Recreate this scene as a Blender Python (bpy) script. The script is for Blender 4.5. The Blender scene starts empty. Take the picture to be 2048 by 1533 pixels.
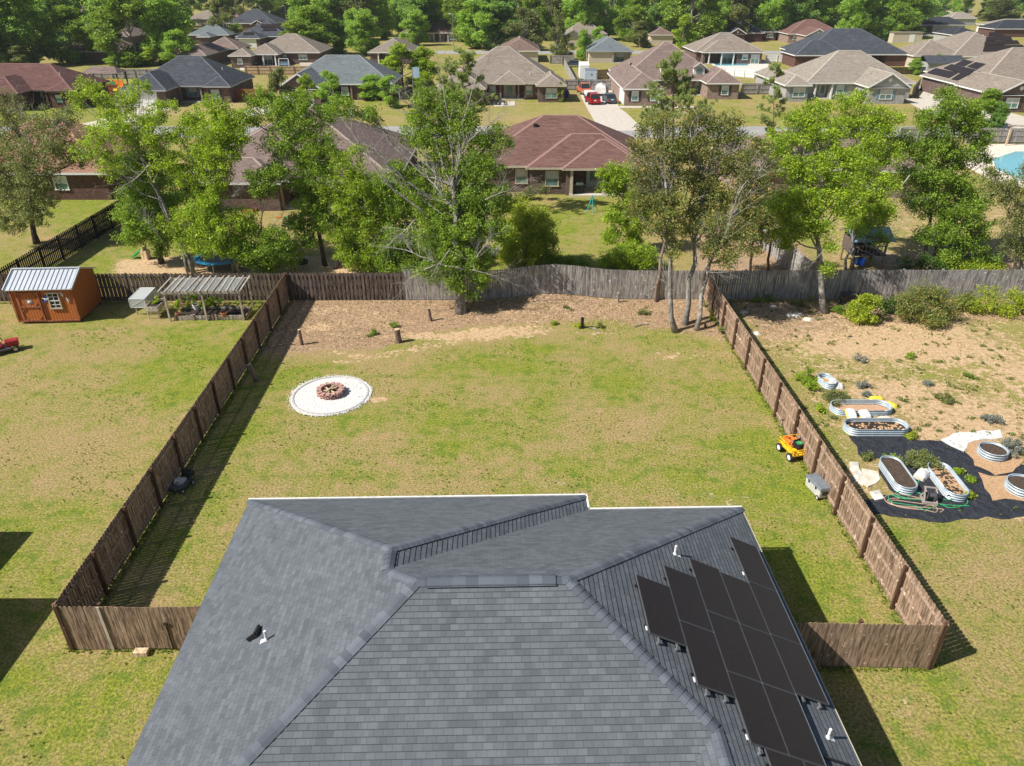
import bpy, math, random
import numpy as np
from mathutils import Vector, Matrix
R = math.radians
# ---------------- camera, sky, sun, exposure ----------------
scene = bpy.context.scene
CAM_H, PITCH, FPX, CX, CY = 18.4, R(29.04), 1470.0, 1024.0, 766.5
cam_d = bpy.data.cameras.new("camera"); cam = bpy.data.objects.new("camera", cam_d)
scene.collection.objects.link(cam); scene.camera = cam
cam.location = (0, 0, CAM_H); cam.rotation_euler = (R(90) - PITCH, 0, 0)
cam_d.sensor_width = 36; cam_d.lens = FPX / 2048 * 36; cam_d.clip_start = .3; cam_d.clip_end = 6000
SUN_EL = 45.6
sun_dir = Vector((-math.cos(R(20)) * math.cos(R(SUN_EL)), -math.sin(R(20)) * math.cos(R(SUN_EL)), math.sin(R(SUN_EL))))
world = bpy.data.worlds.new("World"); scene.world = world; world.use_nodes = True
wn = world.node_tree; sky = wn.nodes.new("ShaderNodeTexSky"); sky.sky_type = 'NISHITA'; sky.sun_disc = False
sky.sun_elevation = R(SUN_EL); sky.sun_rotation = math.atan2(sun_dir.x, sun_dir.y)
wn.links.new(sky.outputs[0], wn.nodes['Background'].inputs[0]); wn.nodes['Background'].inputs[1].default_value = .062
sun_d = bpy.data.lights.new("sun", 'SUN'); sun_d.energy = 5.0; sun_d.angle = R(.5); sun_d.color = (1, .955, .88)
sun = bpy.data.objects.new("sun", sun_d); scene.collection.objects.link(sun); sun.location = (-30, -20, 60)
sun.rotation_euler = sun_dir.to_track_quat('Z', 'Y').to_euler()
vs = scene.view_settings; vs.view_transform = 'Standard'; vs.look = 'None'; vs.exposure = 0.47; vs.gamma = 1
# ---------------- photograph geometry helpers (pixel of the 2048 px photo -> metres) ----------------
SP, CP = math.sin(PITCH), math.cos(PITCH)
def G(px, py, h=0.0):
    v = (py - CY) / FPX; z = (CAM_H - h) / (SP + v * CP)
    return ((px - CX) / FPX * z, z * (CP - v * SP), h)
def PY(px, py, Y):
    v = (py - CY) / FPX; z = Y / (CP - v * SP)
    return Vector(((px - CX) / FPX * z, Y, CAM_H - z * (SP + v * CP)))
def depth_at(Y, Z=0): return Y * CP + (CAM_H - Z) * SP
def zg(x, y):     # the low mound of earth by the back fence
    return .55 * np.exp(-((x - 2.6) / 2.9) ** 2 - ((y - 45.6) / 2.6) ** 2)
col = scene.collection
# ---------------- materials ----------------
class N:
    def __init__(s, name):
        s.m = bpy.data.materials.new(name); s.m.use_nodes = True; s.t = s.m.node_tree; s.b = s.t.nodes['Principled BSDF']
    def n(s, typ, ins=None, **kw):
        nd = s.t.nodes.new('ShaderNode' + typ)
        for k, v in kw.items(): setattr(nd, k, v)
        for k, v in (ins or {}).items(): s.i(nd, k, v)
        return nd
    def i(s, nd, k, v):
        if isinstance(v, bpy.types.NodeSocket): s.t.links.new(v, nd.inputs[k])
        elif v is not None:
            if isinstance(v, tuple) and len(v) == 3 and nd.inputs[k].type == 'RGBA': v = v + (1,)
            nd.inputs[k].default_value = v
    def noise(s, sc, det=3, vec=None, rough=.55, dist=0):
        return s.n('TexNoise', {'Scale': sc, 'Detail': det, 'Roughness': rough, 'Distortion': dist, 'Vector': vec}).outputs[0]
    def mix(s, f, a, b, bt='MIX'):
        nd = s.n('Mix', data_type='RGBA', blend_type=bt); s.i(nd, 0, f); s.i(nd, 6, a); s.i(nd, 7, b); return nd.outputs[2]
    def math(s, op, a, b=0.0, clamp=False):
        nd = s.n('Math', operation=op, use_clamp=clamp); s.i(nd, 0, a); s.i(nd, 1, b); return nd.outputs[0]
    def ramp(s, f, lo, hi):
        nd = s.n('MapRange', {'Value': f, 'From Min': lo, 'From Max': hi}); return nd.outputs[0]
    def attr(s, name, out=2): return s.n('Attribute', attribute_name=name).outputs[out]
    def pos(s): return s.n('NewGeometry').outputs['Position']
    def obj(s): return s.n('TexCoord').outputs['Object']
    def uv(s): return s.n('TexCoord').outputs['UV']
    def scale(s, vec, x, y, z): return s.n('VectorMath', {0: vec, 1: (x, y, z)}, operation='MULTIPLY').outputs[0]
    def bump(s, h, st=.3, d=.02): s.i(s.b, 'Normal', s.n('Bump', {'Height': h, 'Strength': st, 'Distance': d}).outputs[0])
    def out(s, c, rough=.8, metal=0.0, spec=.5):
        s.i(s.b, 'Base Color', c); s.i(s.b, 'Roughness', rough); s.i(s.b, 'Metallic', metal); s.i(s.b, 'Specular IOR Level', spec); return s.m
M = {}
def pm(name, c, rough=.6, metal=0.0, var=.15, sc=6.0, bump=0.0, spec=.4):
    n = N(name); f = n.noise(sc, 4, n.obj()); d = tuple(x * (1 - var) for x in c); l = tuple(min(1, x * (1 + var)) for x in c)
    cc = n.mix(n.ramp(f, .3, .7), d, l)
    if bump: n.bump(n.noise(sc * 6, 3, n.obj()), bump, .01)
    M[name] = n.out(cc, rough, metal, spec); return M[name]
def shingle(name, a, b, w=.36, h=.145, mort=.45, rough=.92, bump=.5, fine=True):
    n = N(name); uv = n.uv()
    def br(ww, off, v=uv):
        nd = n.n('TexBrick', {'Vector': v, 'Color1': (0, 0, 0), 'Color2': (1, 1, 1), 'Mortar': (.5, .5, .5), 'Scale': 1.0, 'Mortar Size': .006, 'Mortar Smooth': .3, 'Bias': 0.0, 'Brick Width': ww, 'Row Height': h}, offset=off, offset_frequency=2)
        return nd
    b1 = br(w, .37); b2 = br(w * 1.73, .61)
    t = n.math('MULTIPLY', n.math('ADD', b1.outputs[0], b2.outputs[0]), .5)
    big = n.noise(.35, 3, n.pos()); t = n.math('ADD', t, n.math('MULTIPLY', n.math('SUBTRACT', big, .5), .5))
    c = n.mix(n.ramp(t, 0, 1), a, b)
    sp = n.noise(60 if fine else 25, 2, n.pos()); c = n.mix(n.ramp(sp, .25, .75), n.mix(.75, c, (0, 0, 0), 'MIX') if 0 else n.mix(.22, c, (0, 0, 0)), c)
    mf = n.math('MULTIPLY', b1.outputs[1], mort); c = n.mix(mf, c, (.012, .012, .013))
    # thin shadow line along the butt of each course
    sx = n.n('SeparateXYZ', {0: uv}).outputs[1]; fr = n.math('FRACT', n.math('DIVIDE', sx, h)); ln = n.math('LESS_THAN', fr, .07)
    c = n.mix(n.math('MULTIPLY', ln, mort), c, (.012, .012, .013))
    n.bump(n.math('SUBTRACT', n.math('MULTIPLY', sp, .3), n.math('ADD', fr, b1.outputs[1])), bump, .012)
    M[name] = n.out(c, rough, 0, .25)
def brickwall(name, a, b, mortar, w=.24, h=.08):
    n = N(name); uv = n.uv(); nd = n.n('TexBrick', {'Vector': uv, 'Color1': a, 'Color2': b, 'Mortar': mortar, 'Scale': 1.0, 'Mortar Size': .008, 'Brick Width': w, 'Row Height': h})
    c = n.mix(n.ramp(n.noise(3, 4, n.pos()), .3, .7), nd.outputs[0], n.mix(.35, nd.outputs[0], (.02, .015, .015)))
    n.bump(nd.outputs[1], -.3, .01); M[name] = n.out(c, .9, 0, .2)
def siding(name, a, step=.15, vert=False, lw=.09):
    n = N(name); sp = n.n('SeparateXYZ', {0: n.uv()}).outputs[0 if vert else 1]; fr = n.math('FRACT', n.math('DIVIDE', sp, step)); ln = n.math('LESS_THAN', fr, lw)
    c = n.mix(n.ramp(n.noise(2, 3, n.pos()), .3, .7), tuple(x * .9 for x in a), a); c = n.mix(n.math('MULTIPLY', ln, .6), c, tuple(x * .25 for x in a))
    n.bump(fr, .4, .02); M[name] = n.out(c, .7, 0, .3)
def wood(name, a, b, grey=.0, rough=.85, streak=14.0, knot=True):
    n = N(name); r = n.attr('rnd'); o = n.pos()
    g = n.noise(1, 4, n.n('VectorMath', {0: n.scale(o, streak, streak, 1.6), 1: n.n('CombineXYZ', {0: n.math('MULTIPLY', r, 37.0), 1: 0.0, 2: n.math('MULTIPLY', r, 91.0)}).outputs[0]}, operation='ADD').outputs[0], .6)
    c = n.mix(r, a, b); c = n.mix(n.math('MULTIPLY', n.ramp(g, .42, .68), .55), c, tuple(min(1, x * 1.9 + grey) for x in b)); c = n.mix(n.math('MULTIPLY', n.ramp(g, .5, .3), .6), c, tuple(x * .45 for x in a))
    if knot: c = n.mix(n.math('MULTIPLY', n.ramp(n.noise(5.5, 2, o), .66, .74), .7), c, tuple(min(1, x * 3.0 + .05) for x in b))
    n.bump(g, .4, .01); M[name] = n.out(c, rough, 0, .2)
def leaf(name, dark, light, trans=.35, tip=None):
    n = N(name); r = n.attr('rnd'); q = n.attr('clump'); orr = n.n('ObjectInfo').outputs['Random']
    f = n.math('ADD', n.math('MULTIPLY', r, .45), n.math('MULTIPLY', q, .55))
    c = n.mix(n.ramp(f, .08, .88), dark, light)
    if tip: c = n.mix(n.ramp(r, .86, .9), c, tip)
    c = n.mix(n.math('MULTIPLY', orr, .25), c, (dark[0] * 1.5, dark[1] * 1.1, dark[2]))
    n.out(c, .5, 0, .35)
    tr = n.n('BsdfTranslucent', {0: n.mix(.5, c, (light[0] * 1.3, light[1] * 1.25, light[2] * .8))}); mx = n.n('MixShader', {0: trans, 1: n.b.outputs[0], 2: tr.outputs[0]})
    n.t.links.new(mx.outputs[0], n.t.nodes['Material Output'].inputs[0]); M[name] = n.m
def bark(name, a, b):
    n = N(name); o = n.pos(); g = n.noise(1, 5, n.scale(o, 9, 9, 3)); s = n.noise(2.2, 3, o)
    c = n.mix(n.ramp(g, .35, .65), a, b); c = n.mix(n.math('MULTIPLY', n.ramp(s, .5, .7), .5), c, tuple(min(1, x * 1.7) for x in b)); n.bump(g, .8, .04); M[name] = n.out(c, .95, 0, .15)
# ---------------- mesh builder ----------------
class MB:
    def __init__(s): s.v = []; s.f = []; s.r = []; s.mi = []
    def add(s, vs, fs, r=None, mi=0):
        k = len(s.v); s.v += [tuple(x) for x in vs]; rr = random.random() if r is None else r
        for f in fs: s.f.append(tuple(k + i for i in f)); s.r.append(rr); s.mi.append(mi)
        return s
    def box(s, cx, cy, cz, sx, sy, sz, rz=0, r=None, mi=0, top=1.0):
        c, q = math.cos(rz), math.sin(rz); vs = []
        for dz in (-1, 1):
            t = top if dz > 0 else 1
            for dx, dy in ((-1, -1), (1, -1), (1, 1), (-1, 1)):
                x, y = dx * sx / 2 * t, dy * sy / 2 * t; vs.append((cx + x * c - y * q, cy + x * q + y * c, cz + dz * sz / 2))
        return s.add(vs, [(3, 2, 1, 0), (4, 5, 6, 7), (0, 1, 5, 4), (1, 2, 6, 5), (2, 3, 7, 6), (3, 0, 4, 7)], r, mi)
    def beam(s, a, b, w, h, up=(0, 0, 1), r=None, mi=0):
        a, b = Vector(a), Vector(b); d = (b - a).normalized(); u = Vector(up)
        sd = d.cross(u)
        if sd.length < 1e-4: sd = d.cross(Vector((1, 0, 0)))
        sd.normalize(); n = sd.cross(d).normalized(); vs = []
        for p in (a, b):
            for i, j in ((-1, -1), (1, -1), (1, 1), (-1, 1)): vs.append(p + sd * (i * w / 2) + n * (j * h / 2))
        return s.add(vs, [(3, 2, 1, 0), (4, 5, 6, 7), (0, 1, 5, 4), (1, 2, 6, 5), (2, 3, 7, 6), (3, 0, 4, 7)], r, mi)
    def tube(s, pts, rad, n=6, cap=True, r=None, mi=0):
        pts = [Vector(p) for p in pts]
        if not hasattr(rad, '__len__'): rad = [rad] * len(pts)
        k = len(s.v); rr = random.random() if r is None else r; ref = None
        for i, p in enumerate(pts):
            d = (pts[min(i + 1, len(pts) - 1)] - pts[max(i - 1, 0)])
            if d.length < 1e-6: d = Vector((0, 0, 1))
            d.normalize()
            if ref is None: ref = d.orthogonal().normalized()
            ref = (ref - d * ref.dot(d))
            if ref.length < 1e-4: ref = d.orthogonal()
            ref.normalize(); o = d.cross(ref)
            for j in range(n):
                a = 2 * math.pi * j / n; s.v.append(tuple(p + (ref * math.cos(a) + o * math.sin(a)) * rad[i]))
        for i in range(len(pts) - 1):
            for j in range(n):
                a, b = k + i * n + j, k + i * n + (j + 1) % n; s.f.append((a, b, b + n, a + n)); s.r.append(rr); s.mi.append(mi)
        if cap:
            s.f.append(tuple(k + j for j in reversed(range(n)))); s.f.append(tuple(k + (len(pts) - 1) * n + j for j in range(n))); s.r += [rr, rr]; s.mi += [mi, mi]
        return s
    def lathe(s, cx, cy, prof, n=20, r=None, mi=0, sx=1, sy=1, ax=None):
        k = len(s.v); rr = random.random() if r is None else r; m = len(prof)
        for q in range(n):
            a = 2 * math.pi * q / n
            for (rad, z) in prof:
                p = (rad * math.cos(a) * sx, rad * math.sin(a) * sy, z)
                if ax == 'x': p = (p[2], p[0], p[1])
                if ax == 'y': p = (p[0], p[2], p[1])
                s.v.append((cx[0] + p[0], cx[1] + p[1], cx[2] + p[2]) if hasattr(cx, '__len__') else (cx + p[0], cy + p[1], p[2]))
        for q in range(n):
            for i in range(m - 1):
                a, b = k + q * m + i, k + (q + 1) % n * m + i; s.f.append((a, b, b + 1, a + 1)); s.r.append(rr); s.mi.append(mi)
        return s
    def prism(s, poly, z0, z1, r=None, mi=0):      # poly: xy list ccw
        n = len(poly); vs = [(p[0], p[1], z0) for p in poly] + [(p[0], p[1], z1) for p in poly]
        return s.add(vs, [tuple(reversed(range(n))), tuple(range(n, 2 * n))] + [(i, (i + 1) % n, n + (i + 1) % n, n + i) for i in range(n)], r, mi)
    def build(s, name, mats, parent=None, loc=None, rz=0, smooth=False, uv=True, bevel=0):
        me = bpy.data.meshes.new(name); me.from_pydata(s.v, [], s.f)
        for m in (mats if isinstance(mats, (list, tuple)) else [mats]): me.materials.append(M[m])
        a = me.attributes.new('rnd', 'FLOAT', 'FACE'); a.data.foreach_set('value', np.array(s.r, dtype=np.float32))
        if any(s.mi): me.polygons.foreach_set('material_index', s.mi)
        if smooth: me.polygons.foreach_set('use_smooth', [True] * len(me.polygons))
        if uv: boxuv(me)
        o = bpy.data.objects.new(name, me); col.objects.link(o)
        if loc is not None: o.location = loc
        o.rotation_euler.z = rz
        if parent is not None: o.parent = parent
        if bevel:
            b = o.modifiers.new('bevel', 'BEVEL'); b.width = bevel; b.segments = 2; b.limit_method = 'ANGLE'
        return o
def boxuv(me):
    nv, nl, npg = len(me.vertices), len(me.loops), len(me.polygons)
    if not npg: return
    co = np.empty(nv * 3); me.vertices.foreach_get('co', co); co = co.reshape(-1, 3)
    no = np.empty(npg * 3); me.polygons.foreach_get('normal', no); no = no.reshape(-1, 3)
    lv = np.empty(nl, dtype=np.int32); me.loops.foreach_get('vertex_index', lv)
    lt = np.empty(npg, dtype=np.int32); me.polygons.foreach_get('loop_total', lt)
    nn = np.repeat(no, lt, 0); t = np.stack([-nn[:, 1], nn[:, 0], np.zeros(nl)], 1); L = np.linalg.norm(t, axis=1)
    t[L < .05] = (1, 0, 0); L[L < .05] = 1; t /= L[:, None]; b = np.cross(nn, t); p = co[lv]
    uv = np.stack([(p * t).sum(1), (p * b).sum(1)], 1).astype(np.float32)
    me.uv_layers.new(name='UVMap').data.foreach_set('uv', uv.ravel())
def tag(o, label=None, cat=None, group=None, kind=None):
    if label: o['label'] = label
    if cat: o['category'] = cat
    if group: o['group'] = group
    if kind: o['kind'] = kind
    return o
def thing(name, label, cat, loc=(0, 0, 0), rz=0, group=None):
    o = bpy.data.objects.new(name, None); col.objects.link(o); o.location = loc; o.rotation_euler.z = rz; o.empty_display_size = .3
    return tag(o, label, cat, group)
def dup(root, loc, rz=0, label=None, group=None, sc=None):
    r = root.copy(); col.objects.link(r); r.location = loc; r.rotation_euler.z = rz
    if sc: r.scale = (sc, sc, sc) if not hasattr(sc, '__len__') else sc
    if label: r['label'] = label
    if group: r['group'] = group
    for ch in list(root.children):
        c = ch.copy(); col.objects.link(c); c.parent = r
        for g in list(ch.children):
            d = g.copy(); col.objects.link(d); d.parent = c
    return r
random.seed(7); rng = np.random.default_rng(11)
# ---------------- palette ----------------
shingle('roof_slate', (.094, .106, .121), (.156, .173, .192), .21, .145, .26, .9, .6)
shingle('roof_dark', (.035, .040, .050), (.095, .105, .122), .4, .16, .3, fine=False)
shingle('roof_black', (.022, .026, .036), (.05, .056, .068), .4, .16, .3, fine=False)
shingle('roof_grey', (.17, .185, .18), (.27, .285, .275), .4, .16, .25, fine=False)
shingle('roof_lightslate', (.11, .13, .14), (.20, .225, .235), .4, .16, .25, fine=False)
shingle('roof_tan', (.19, .155, .125), (.33, .28, .23), .4, .16, .3, fine=False)
shingle('roof_sand', (.22, .19, .155), (.37, .325, .27), .4, .16, .3, fine=False)
shingle('roof_brown', (.13, .085, .068), (.25, .17, .14), .4, .16, .35, fine=False)
shingle('roof_maroon', (.095, .045, .040), (.19, .095, .083), .45, .17, .3, fine=False)
shingle('roof_rust', (.24, .12, .08), (.39, .215, .15), .45, .17, .4, fine=False)
shingle('roof_red', (.125, .066, .055), (.225, .122, .102), .36, .17, .4, fine=False)
shingle('roof_taupe', (.15, .11, .098), (.28, .205, .175), .45, .17, .35, fine=False)
brickwall('brick_brown', (.10, .062, .055), (.22, .14, .12), (.17, .15, .13))
brickwall('brick_red', (.10, .040, .030), (.18, .085, .065), (.14, .11, .10))
brickwall('brick_pink', (.24, .15, .12), (.38, .27, .22), (.36, .31, .27))
brickwall('brick_grey', (.33, .32, .31), (.47, .46, .44), (.42, .41, .39))
siding('siding_white', (.72, .71, .68)); siding('siding_cream', (.55, .48, .38)); siding('siding_grey', (.38, .38, .37))
siding('shed_wood', (.46, .135, .030), .17, True, .24)
wood('fence_brown', (.125, .082, .054), (.28, .19, .128), .05)
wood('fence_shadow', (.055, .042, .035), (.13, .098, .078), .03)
wood('fence_dark', (.014, .011, .010), (.034, .027, .024), .0, knot=False)
wood('fence_grey', (.155, .142, .135), (.31, .29, .275), .04)
wood('fence_new', (.33, .22, .13), (.46, .33, .21), 0)
wood('fence_rust', (.22, .075, .035), (.32, .12, .06), 0)
wood('post_brown', (.06, .033, .020), (.11, .06, .036), 0)
wood('rail_brown', (.22, .145, .10), (.33, .235, .175), .03)
wood('old_wood', (.20, .175, .145), (.40, .35, .29), .0)
wood('pale_wood', (.42, .30, .19), (.55, .40, .26), .0)
leaf('leaf_bright', (.09, .185, .014), (.50, .65, .05), .38); leaf('leaf_yellow', (.15, .24, .014), (.56, .63, .06), .38)
leaf('leaf_mid', (.058, .135, .016), (.36, .51, .05), .36); leaf('leaf_dark', (.026, .07, .012), (.12, .22, .03))
leaf('leaf_olive', (.09, .12, .035), (.32, .36, .12)); leaf('leaf_rust', (.085, .12, .03), (.34, .40, .10), .36, (.50, .28, .08))
leaf('leaf_pine', (.14, .21, .05), (.48, .58, .20), .35); leaf('leaf_grey', (.12, .14, .115), (.30, .33, .28), .15)
leaf('leaf_far', (.12, .25, .04), (.48, .68, .11), .5); leaf('leaf_fardark', (.085, .19, .045), (.34, .52, .11), .48)
bark('bark_grey', (.13, .115, .10), (.30, .28, .25)); bark('bark_dark', (.05, .038, .03), (.13, .10, .08)); bark('bark_dead', (.20, .185, .165), (.40, .375, .34)); bark('bark_brown', (.11, .075, .055), (.24, .17, .13))
pm('white_trim', (.72, .72, .70), .5); pm('tan_trim', (.50, .44, .34), .6); pm('dark_trim', (.05, .045, .04), .6); pm('grey_trim', (.36, .37, .38), .5)
pm('dark_void', (.02, .018, .018), .9); pm('concrete', (.52, .47, .40), .9, 0, .12, 1.5, .2); pm('asphalt', (.31, .30, .29), .95, 0, .1, .8, .2); pm('asphalt_dark', (.14, .13, .13), .95, 0, .15, 1)
pm('black_plastic', (.022, .022, .025), .45); pm('charcoal', (.07, .072, .078), .5); pm('grey_plastic', (.50, .49, .47), .45); pm('lid_grey', (.17, .19, .22), .4); pm('white_plastic', (.75, .75, .73), .4)
pm('yellow_paint', (.80, .47, .02), .4); pm('orange', (.75, .22, .03), .6); pm('blue', (.02, .12, .62), .5); pm('teal', (.03, .36, .36), .5); pm('green_plastic', (.06, .42, .14), .5); pm('red_paint', (.34, .018, .018), .3, 0, .1)
pm('car_red', (.42, .012, .02), .22, .2, .05); pm('car_slate', (.07, .10, .13), .22, .3, .05); pm('truck_orange', (.48, .12, .05), .4, 0, .25); pm('tyre', (.02, .02, .02), .85); pm('rim', (.5, .5, .5), .35, .7); pm('chrome', (.65, .65, .65), .2, .9)
pm('galvanised', (.50, .58, .63), .38, .35, .12, 3); pm('metal_roof', (.56, .60, .64), .35, .35, .08, 1); pm('blue_metal', (.42, .56, .72), .3, .2, .08, 1); pm('metal_grey', (.35, .36, .37), .4, .7)
pm('soil', (.075, .05, .035), .95, 0, .5, 14, .8); pm('dark_soil', (.035, .024, .018), .95, 0, .6, 14, .8); pm('mulch_tan', (.46, .29, .16), .95, 0, .35, 18, .9); pm('dirt_orange', (.48, .30, .19), .95, 0, .2, 6, .5)
pm('terracotta', (.42, .15, .07), .8); pm('bag_white', (.66, .65, .62), .5, 0, .22, 4, .8); pm('bag_yellow', (.78, .62, .06), .5, 0, .1); pm('hose_green', (.04, .33, .14), .45); pm('hose_tan', (.42, .31, .22), .5); pm('reel_taupe', (.33, .28, .25), .6)
pm('paver_brick', (.44, .26, .22), .9, 0, .35, 11, .4); pm('charred', (.015, .013, .012), .95); pm('mesh_white', (.55, .58, .57), .7); pm('trampoline_blue', (.02, .22, .45), .5); pm('pool_blue', (.16, .45, .52), .1); pm('glass_teal', (.12, .22, .20), .12, 0, .5, .8); pm('glass_dark', (.025, .03, .034), .08)
pm('rock_pale', (.66, .58, .48), .95, 0, .25, 4, .5); pm('rock_white', (.60, .56, .50), .95, 0, .3, 3, .8); pm('taillight', (.5, .01, .01), .3); pm('shutter_blue', (.16, .25, .32), .6); pm('flag_red', (.5, .05, .06), .8); pm('flag_blue', (.04, .06, .25), .8); pm('toy_red', (.6, .08, .05), .5); pm('blind', (.50, .52, .50), .6)
M['panel_glass'] = None
n = N('panel_glass'); uv = n.uv(); bt = n.n('TexBrick', {'Vector': uv, 'Color1': (.020, .015, .014), 'Color2': (.028, .020, .018), 'Mortar': (.010, .010, .012), 'Scale': 1.0, 'Mortar Size': .004, 'Brick Width': .083, 'Row Height': .166}, offset=0)
c_ = n.mix(n.math('MULTIPLY', n.ramp(n.noise(5, 3, n.scale(uv, 1, 14, 1)), .3, .7), .5), bt.outputs[0], (.040, .028, .024)); M['panel_glass'] = n.out(c_, .33, 0, .22)
# ---------------- ground sheet ----------------
def wpoly(pts): return np.array([G(x, y)[:2] for x, y in pts])
def pmask(X, Y, poly, soft=.5):      # 1 inside, falling off over 'soft' metres
    P = X.ravel(); Q = Y.ravel(); ins = np.zeros(P.shape, bool); dd = np.full(P.shape, 1e9); n = len(poly)
    for i in range(n):
        x0, y0 = poly[i]; x1, y1 = poly[(i + 1) % n]
        c = ((y0 > Q) != (y1 > Q)) & (P < (x1 - x0) * (Q - y0) / (y1 - y0 + 1e-12) + x0); ins ^= c
        dx, dy = x1 - x0, y1 - y0; t = np.clip(((P - x0) * dx + (Q - y0) * dy) / (dx * dx + dy * dy + 1e-12), 0, 1)
        dd = np.minimum(dd, np.hypot(P - x0 - t * dx, Q - y0 - t * dy))
    sd = np.where(ins, dd, -dd); return np.clip(.5 + sd / (2 * soft), 0, 1).reshape(X.shape)
xs = np.concatenate([np.array([-3000, -1200, -500, -250, -120, -70]), np.arange(-45, 45.01, .25), np.array([70, 120, 250, 500, 1200, 3000])])
ys = np.concatenate([np.array([-400, -100, -20, 0]), np.arange(6, 68.01, .25), np.arange(69, 135, 1.5), np.array([140, 160, 200, 250, 320, 400, 600, 1000, 3500])])
GX, GY = np.meshgrid(xs, ys); GZ = zg(GX, GY)
near = (np.abs(GX) < 46) & (GY > 5) & (GY < 68); GZ = GZ * 1.0
dirt = np.zeros(GX.shape); mulch = np.zeros(GX.shape); green = np.full(GX.shape, .42); tan = np.zeros(GX.shape)
def paint(arr, pts, val, soft, world=False):
    m = pmask(GX, GY, np.array(pts) if world else wpoly(pts), soft); arr[:] = arr * (1 - m) + val * m
def spot(arr, px, py, rx, ry, val):
    x, y, _ = G(px, py); g = np.exp(-((GX - x) / rx) ** 2 - ((GY - y) / ry) ** 2); arr[:] = arr + (val - arr) * g
# back strip of our yard
paint(mulch, [(560, 596), (1410, 592), (1470, 690), (1390, 668), (1280, 655), (1210, 640), (1080, 650), (960, 655), (850, 672), (760, 700), (640, 708), (505, 712)], .86, 1.3); paint(dirt, [(600, 610), (1400, 600), (1400, 640), (900, 650), (640, 690)], .33, 1.0)
paint(dirt, [(600, 690), (740, 705), (850, 685), (960, 655), (1100, 640), (1100, 668), (1000, 684), (900, 694), (760, 722), (690, 722)], .56, .6)
for q in [(850, 672, 2.2, .5, .9), (990, 665, 2.5, .6, .8), (1190, 668, 2, .5, .5), (1345, 712, 1.1, .5, .95), (1395, 706, 1.5, .5, .45), (1400, 705, 3.0, 1.0, .3), (630, 655, 1.2, .6, .8), (690, 725, 1.3, .4, .5), (755, 800, .8, .4, .7), (650, 620, 2, .8, .5), (750, 640, 1.5, .7, .5), (1800, 1420, .5, .5, .55), (1350, 975, 1.6, .8, .35), (720, 1000, 2, .8, .3), (1100, 965, 1.2, .5, .45), (1450, 1000, 1.5, .5, .4)]: spot(dirt, *q)
# garden side
paint(dirt, [(1440, 592), (2120, 590), (2300, 1040), (1780, 1040), (1640, 900), (1560, 760), (1490, 660)], .40, 1.2)
paint(mulch, [(1440, 590), (2120, 590), (2120, 640), (1960, 650), (1800, 665), (1640, 690), (1530, 690)], .72, 1.2)
for q in [(1750, 690, 4, 1.6, .95), (1900, 700, 3, 1.6, .85), (1820, 660, 3, 1, .8), (1950, 830, 3.5, 1.6, .75), (1800, 780, 2.5, 1.2, .7), (1850, 900, 2, 1, .7), (1680, 740, 1.5, 1, .5), (1920, 870, 2, 1, .8), (1970, 1000, 2.5, 1.2, .75), (1690, 960, .8, .8, .8), (2040, 750, 2, 2, .7)]: spot(dirt, *q)
# behind the back fence
paint(dirt, [(230, 520), (420, 508), (700, 512), (770, 552), (230, 552)], .8, .7); paint(mulch, [(560, 520), (760, 520), (760, 560), (560, 560)], .6, .7)
paint(mulch, [(1380, 450), (1570, 440), (1660, 560), (1380, 560)], .75, 1.0); paint(dirt, [(1600, 400), (2100, 400), (2150, 560), (1640, 560)], .42, 1.5)
paint(mulch, [(1740, 505), (2100, 500), (2100, 560), (1740, 560)], .8, .8)
paint(dirt, [(170, 470), (100, 470), (20, 520), (110, 500)], .55, .8); paint(mulch, [(985, 370), (1050, 375), (1050, 392), (985, 395)], .7, .6)
paint(green, [(0, 395), (250, 395), (180, 440), (0, 450)], 1.0, 1.5); paint(green, [(120, 500), (300, 440), (480, 500), (420, 520), (200, 545)], .6, 1.5)
paint(green, [(60, 200), (215, 195), (200, 250), (60, 260)], 1.1, 2); paint(green, [(1990, 218), (2200, 222), (2200, 245), (2030, 240)], 1.1, 2)
paint(green, [(1550, 72), (1640, 72), (1660, 88), (1540, 90)], .9, 3); paint(green, [(1100, 102), (1110, 102), (1110, 112), (1080, 112)], .9, 3)
paint(green, [(1090, 390), (1240, 390), (1250, 540), (1060, 540)], .62, 2)
# lawns near
paint(green, [(330, 680), (560, 580), (560, 700), (330, 830), (200, 770)], .85, 1.4); paint(green, [(-400, 1030), (200, 1000), (160, 1230), (-400, 1300)], .8, 1.2)
paint(green, [(-900, 1300), (400, 1300), (250, 1800), (-900, 1800)], .66, 1.2); paint(green, [(520, 725), (760, 725), (640, 770), (520, 790)], .75, .8)
for q in [(1150, 760, 5, 2.4, .78), (950, 740, 3, 1.4, .7), (1300, 950, 4, 1.8, .72), (1500, 900, 2.5, 2.5, .7), (1600, 1130, 1.6, 2, .9), (900, 860, 4, 2, .6), (1420, 690, 3, 1, .7), (600, 900, 2.5, 1.6, .3), (1250, 850, 5, 1.2, .35), (480, 1000, 1.6, 3, .35), (120, 900, 6, 3, .2), (150, 700, 5, 1.5, .3), (1990, 1150, 4, 2, .4), (1900, 1450, 2, 2, .6), (1650, 1400, 1.2, 2, .75), (1450, 740, 4, 1, .35), (1080, 700, 2.2, .5, .85), (1580, 960, 1, 1.5, .8)]: spot(green, *q)
paint(tan, [(440, 180), (530, 180), (520, 240), (360, 235), (400, 215)], .8, 3); paint(tan, [(830, 215), (1170, 215), (1180, 245), (820, 245)], .45, 3)
gm = bpy.data.meshes.new('ground'); ny, nx = GX.shape
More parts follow.
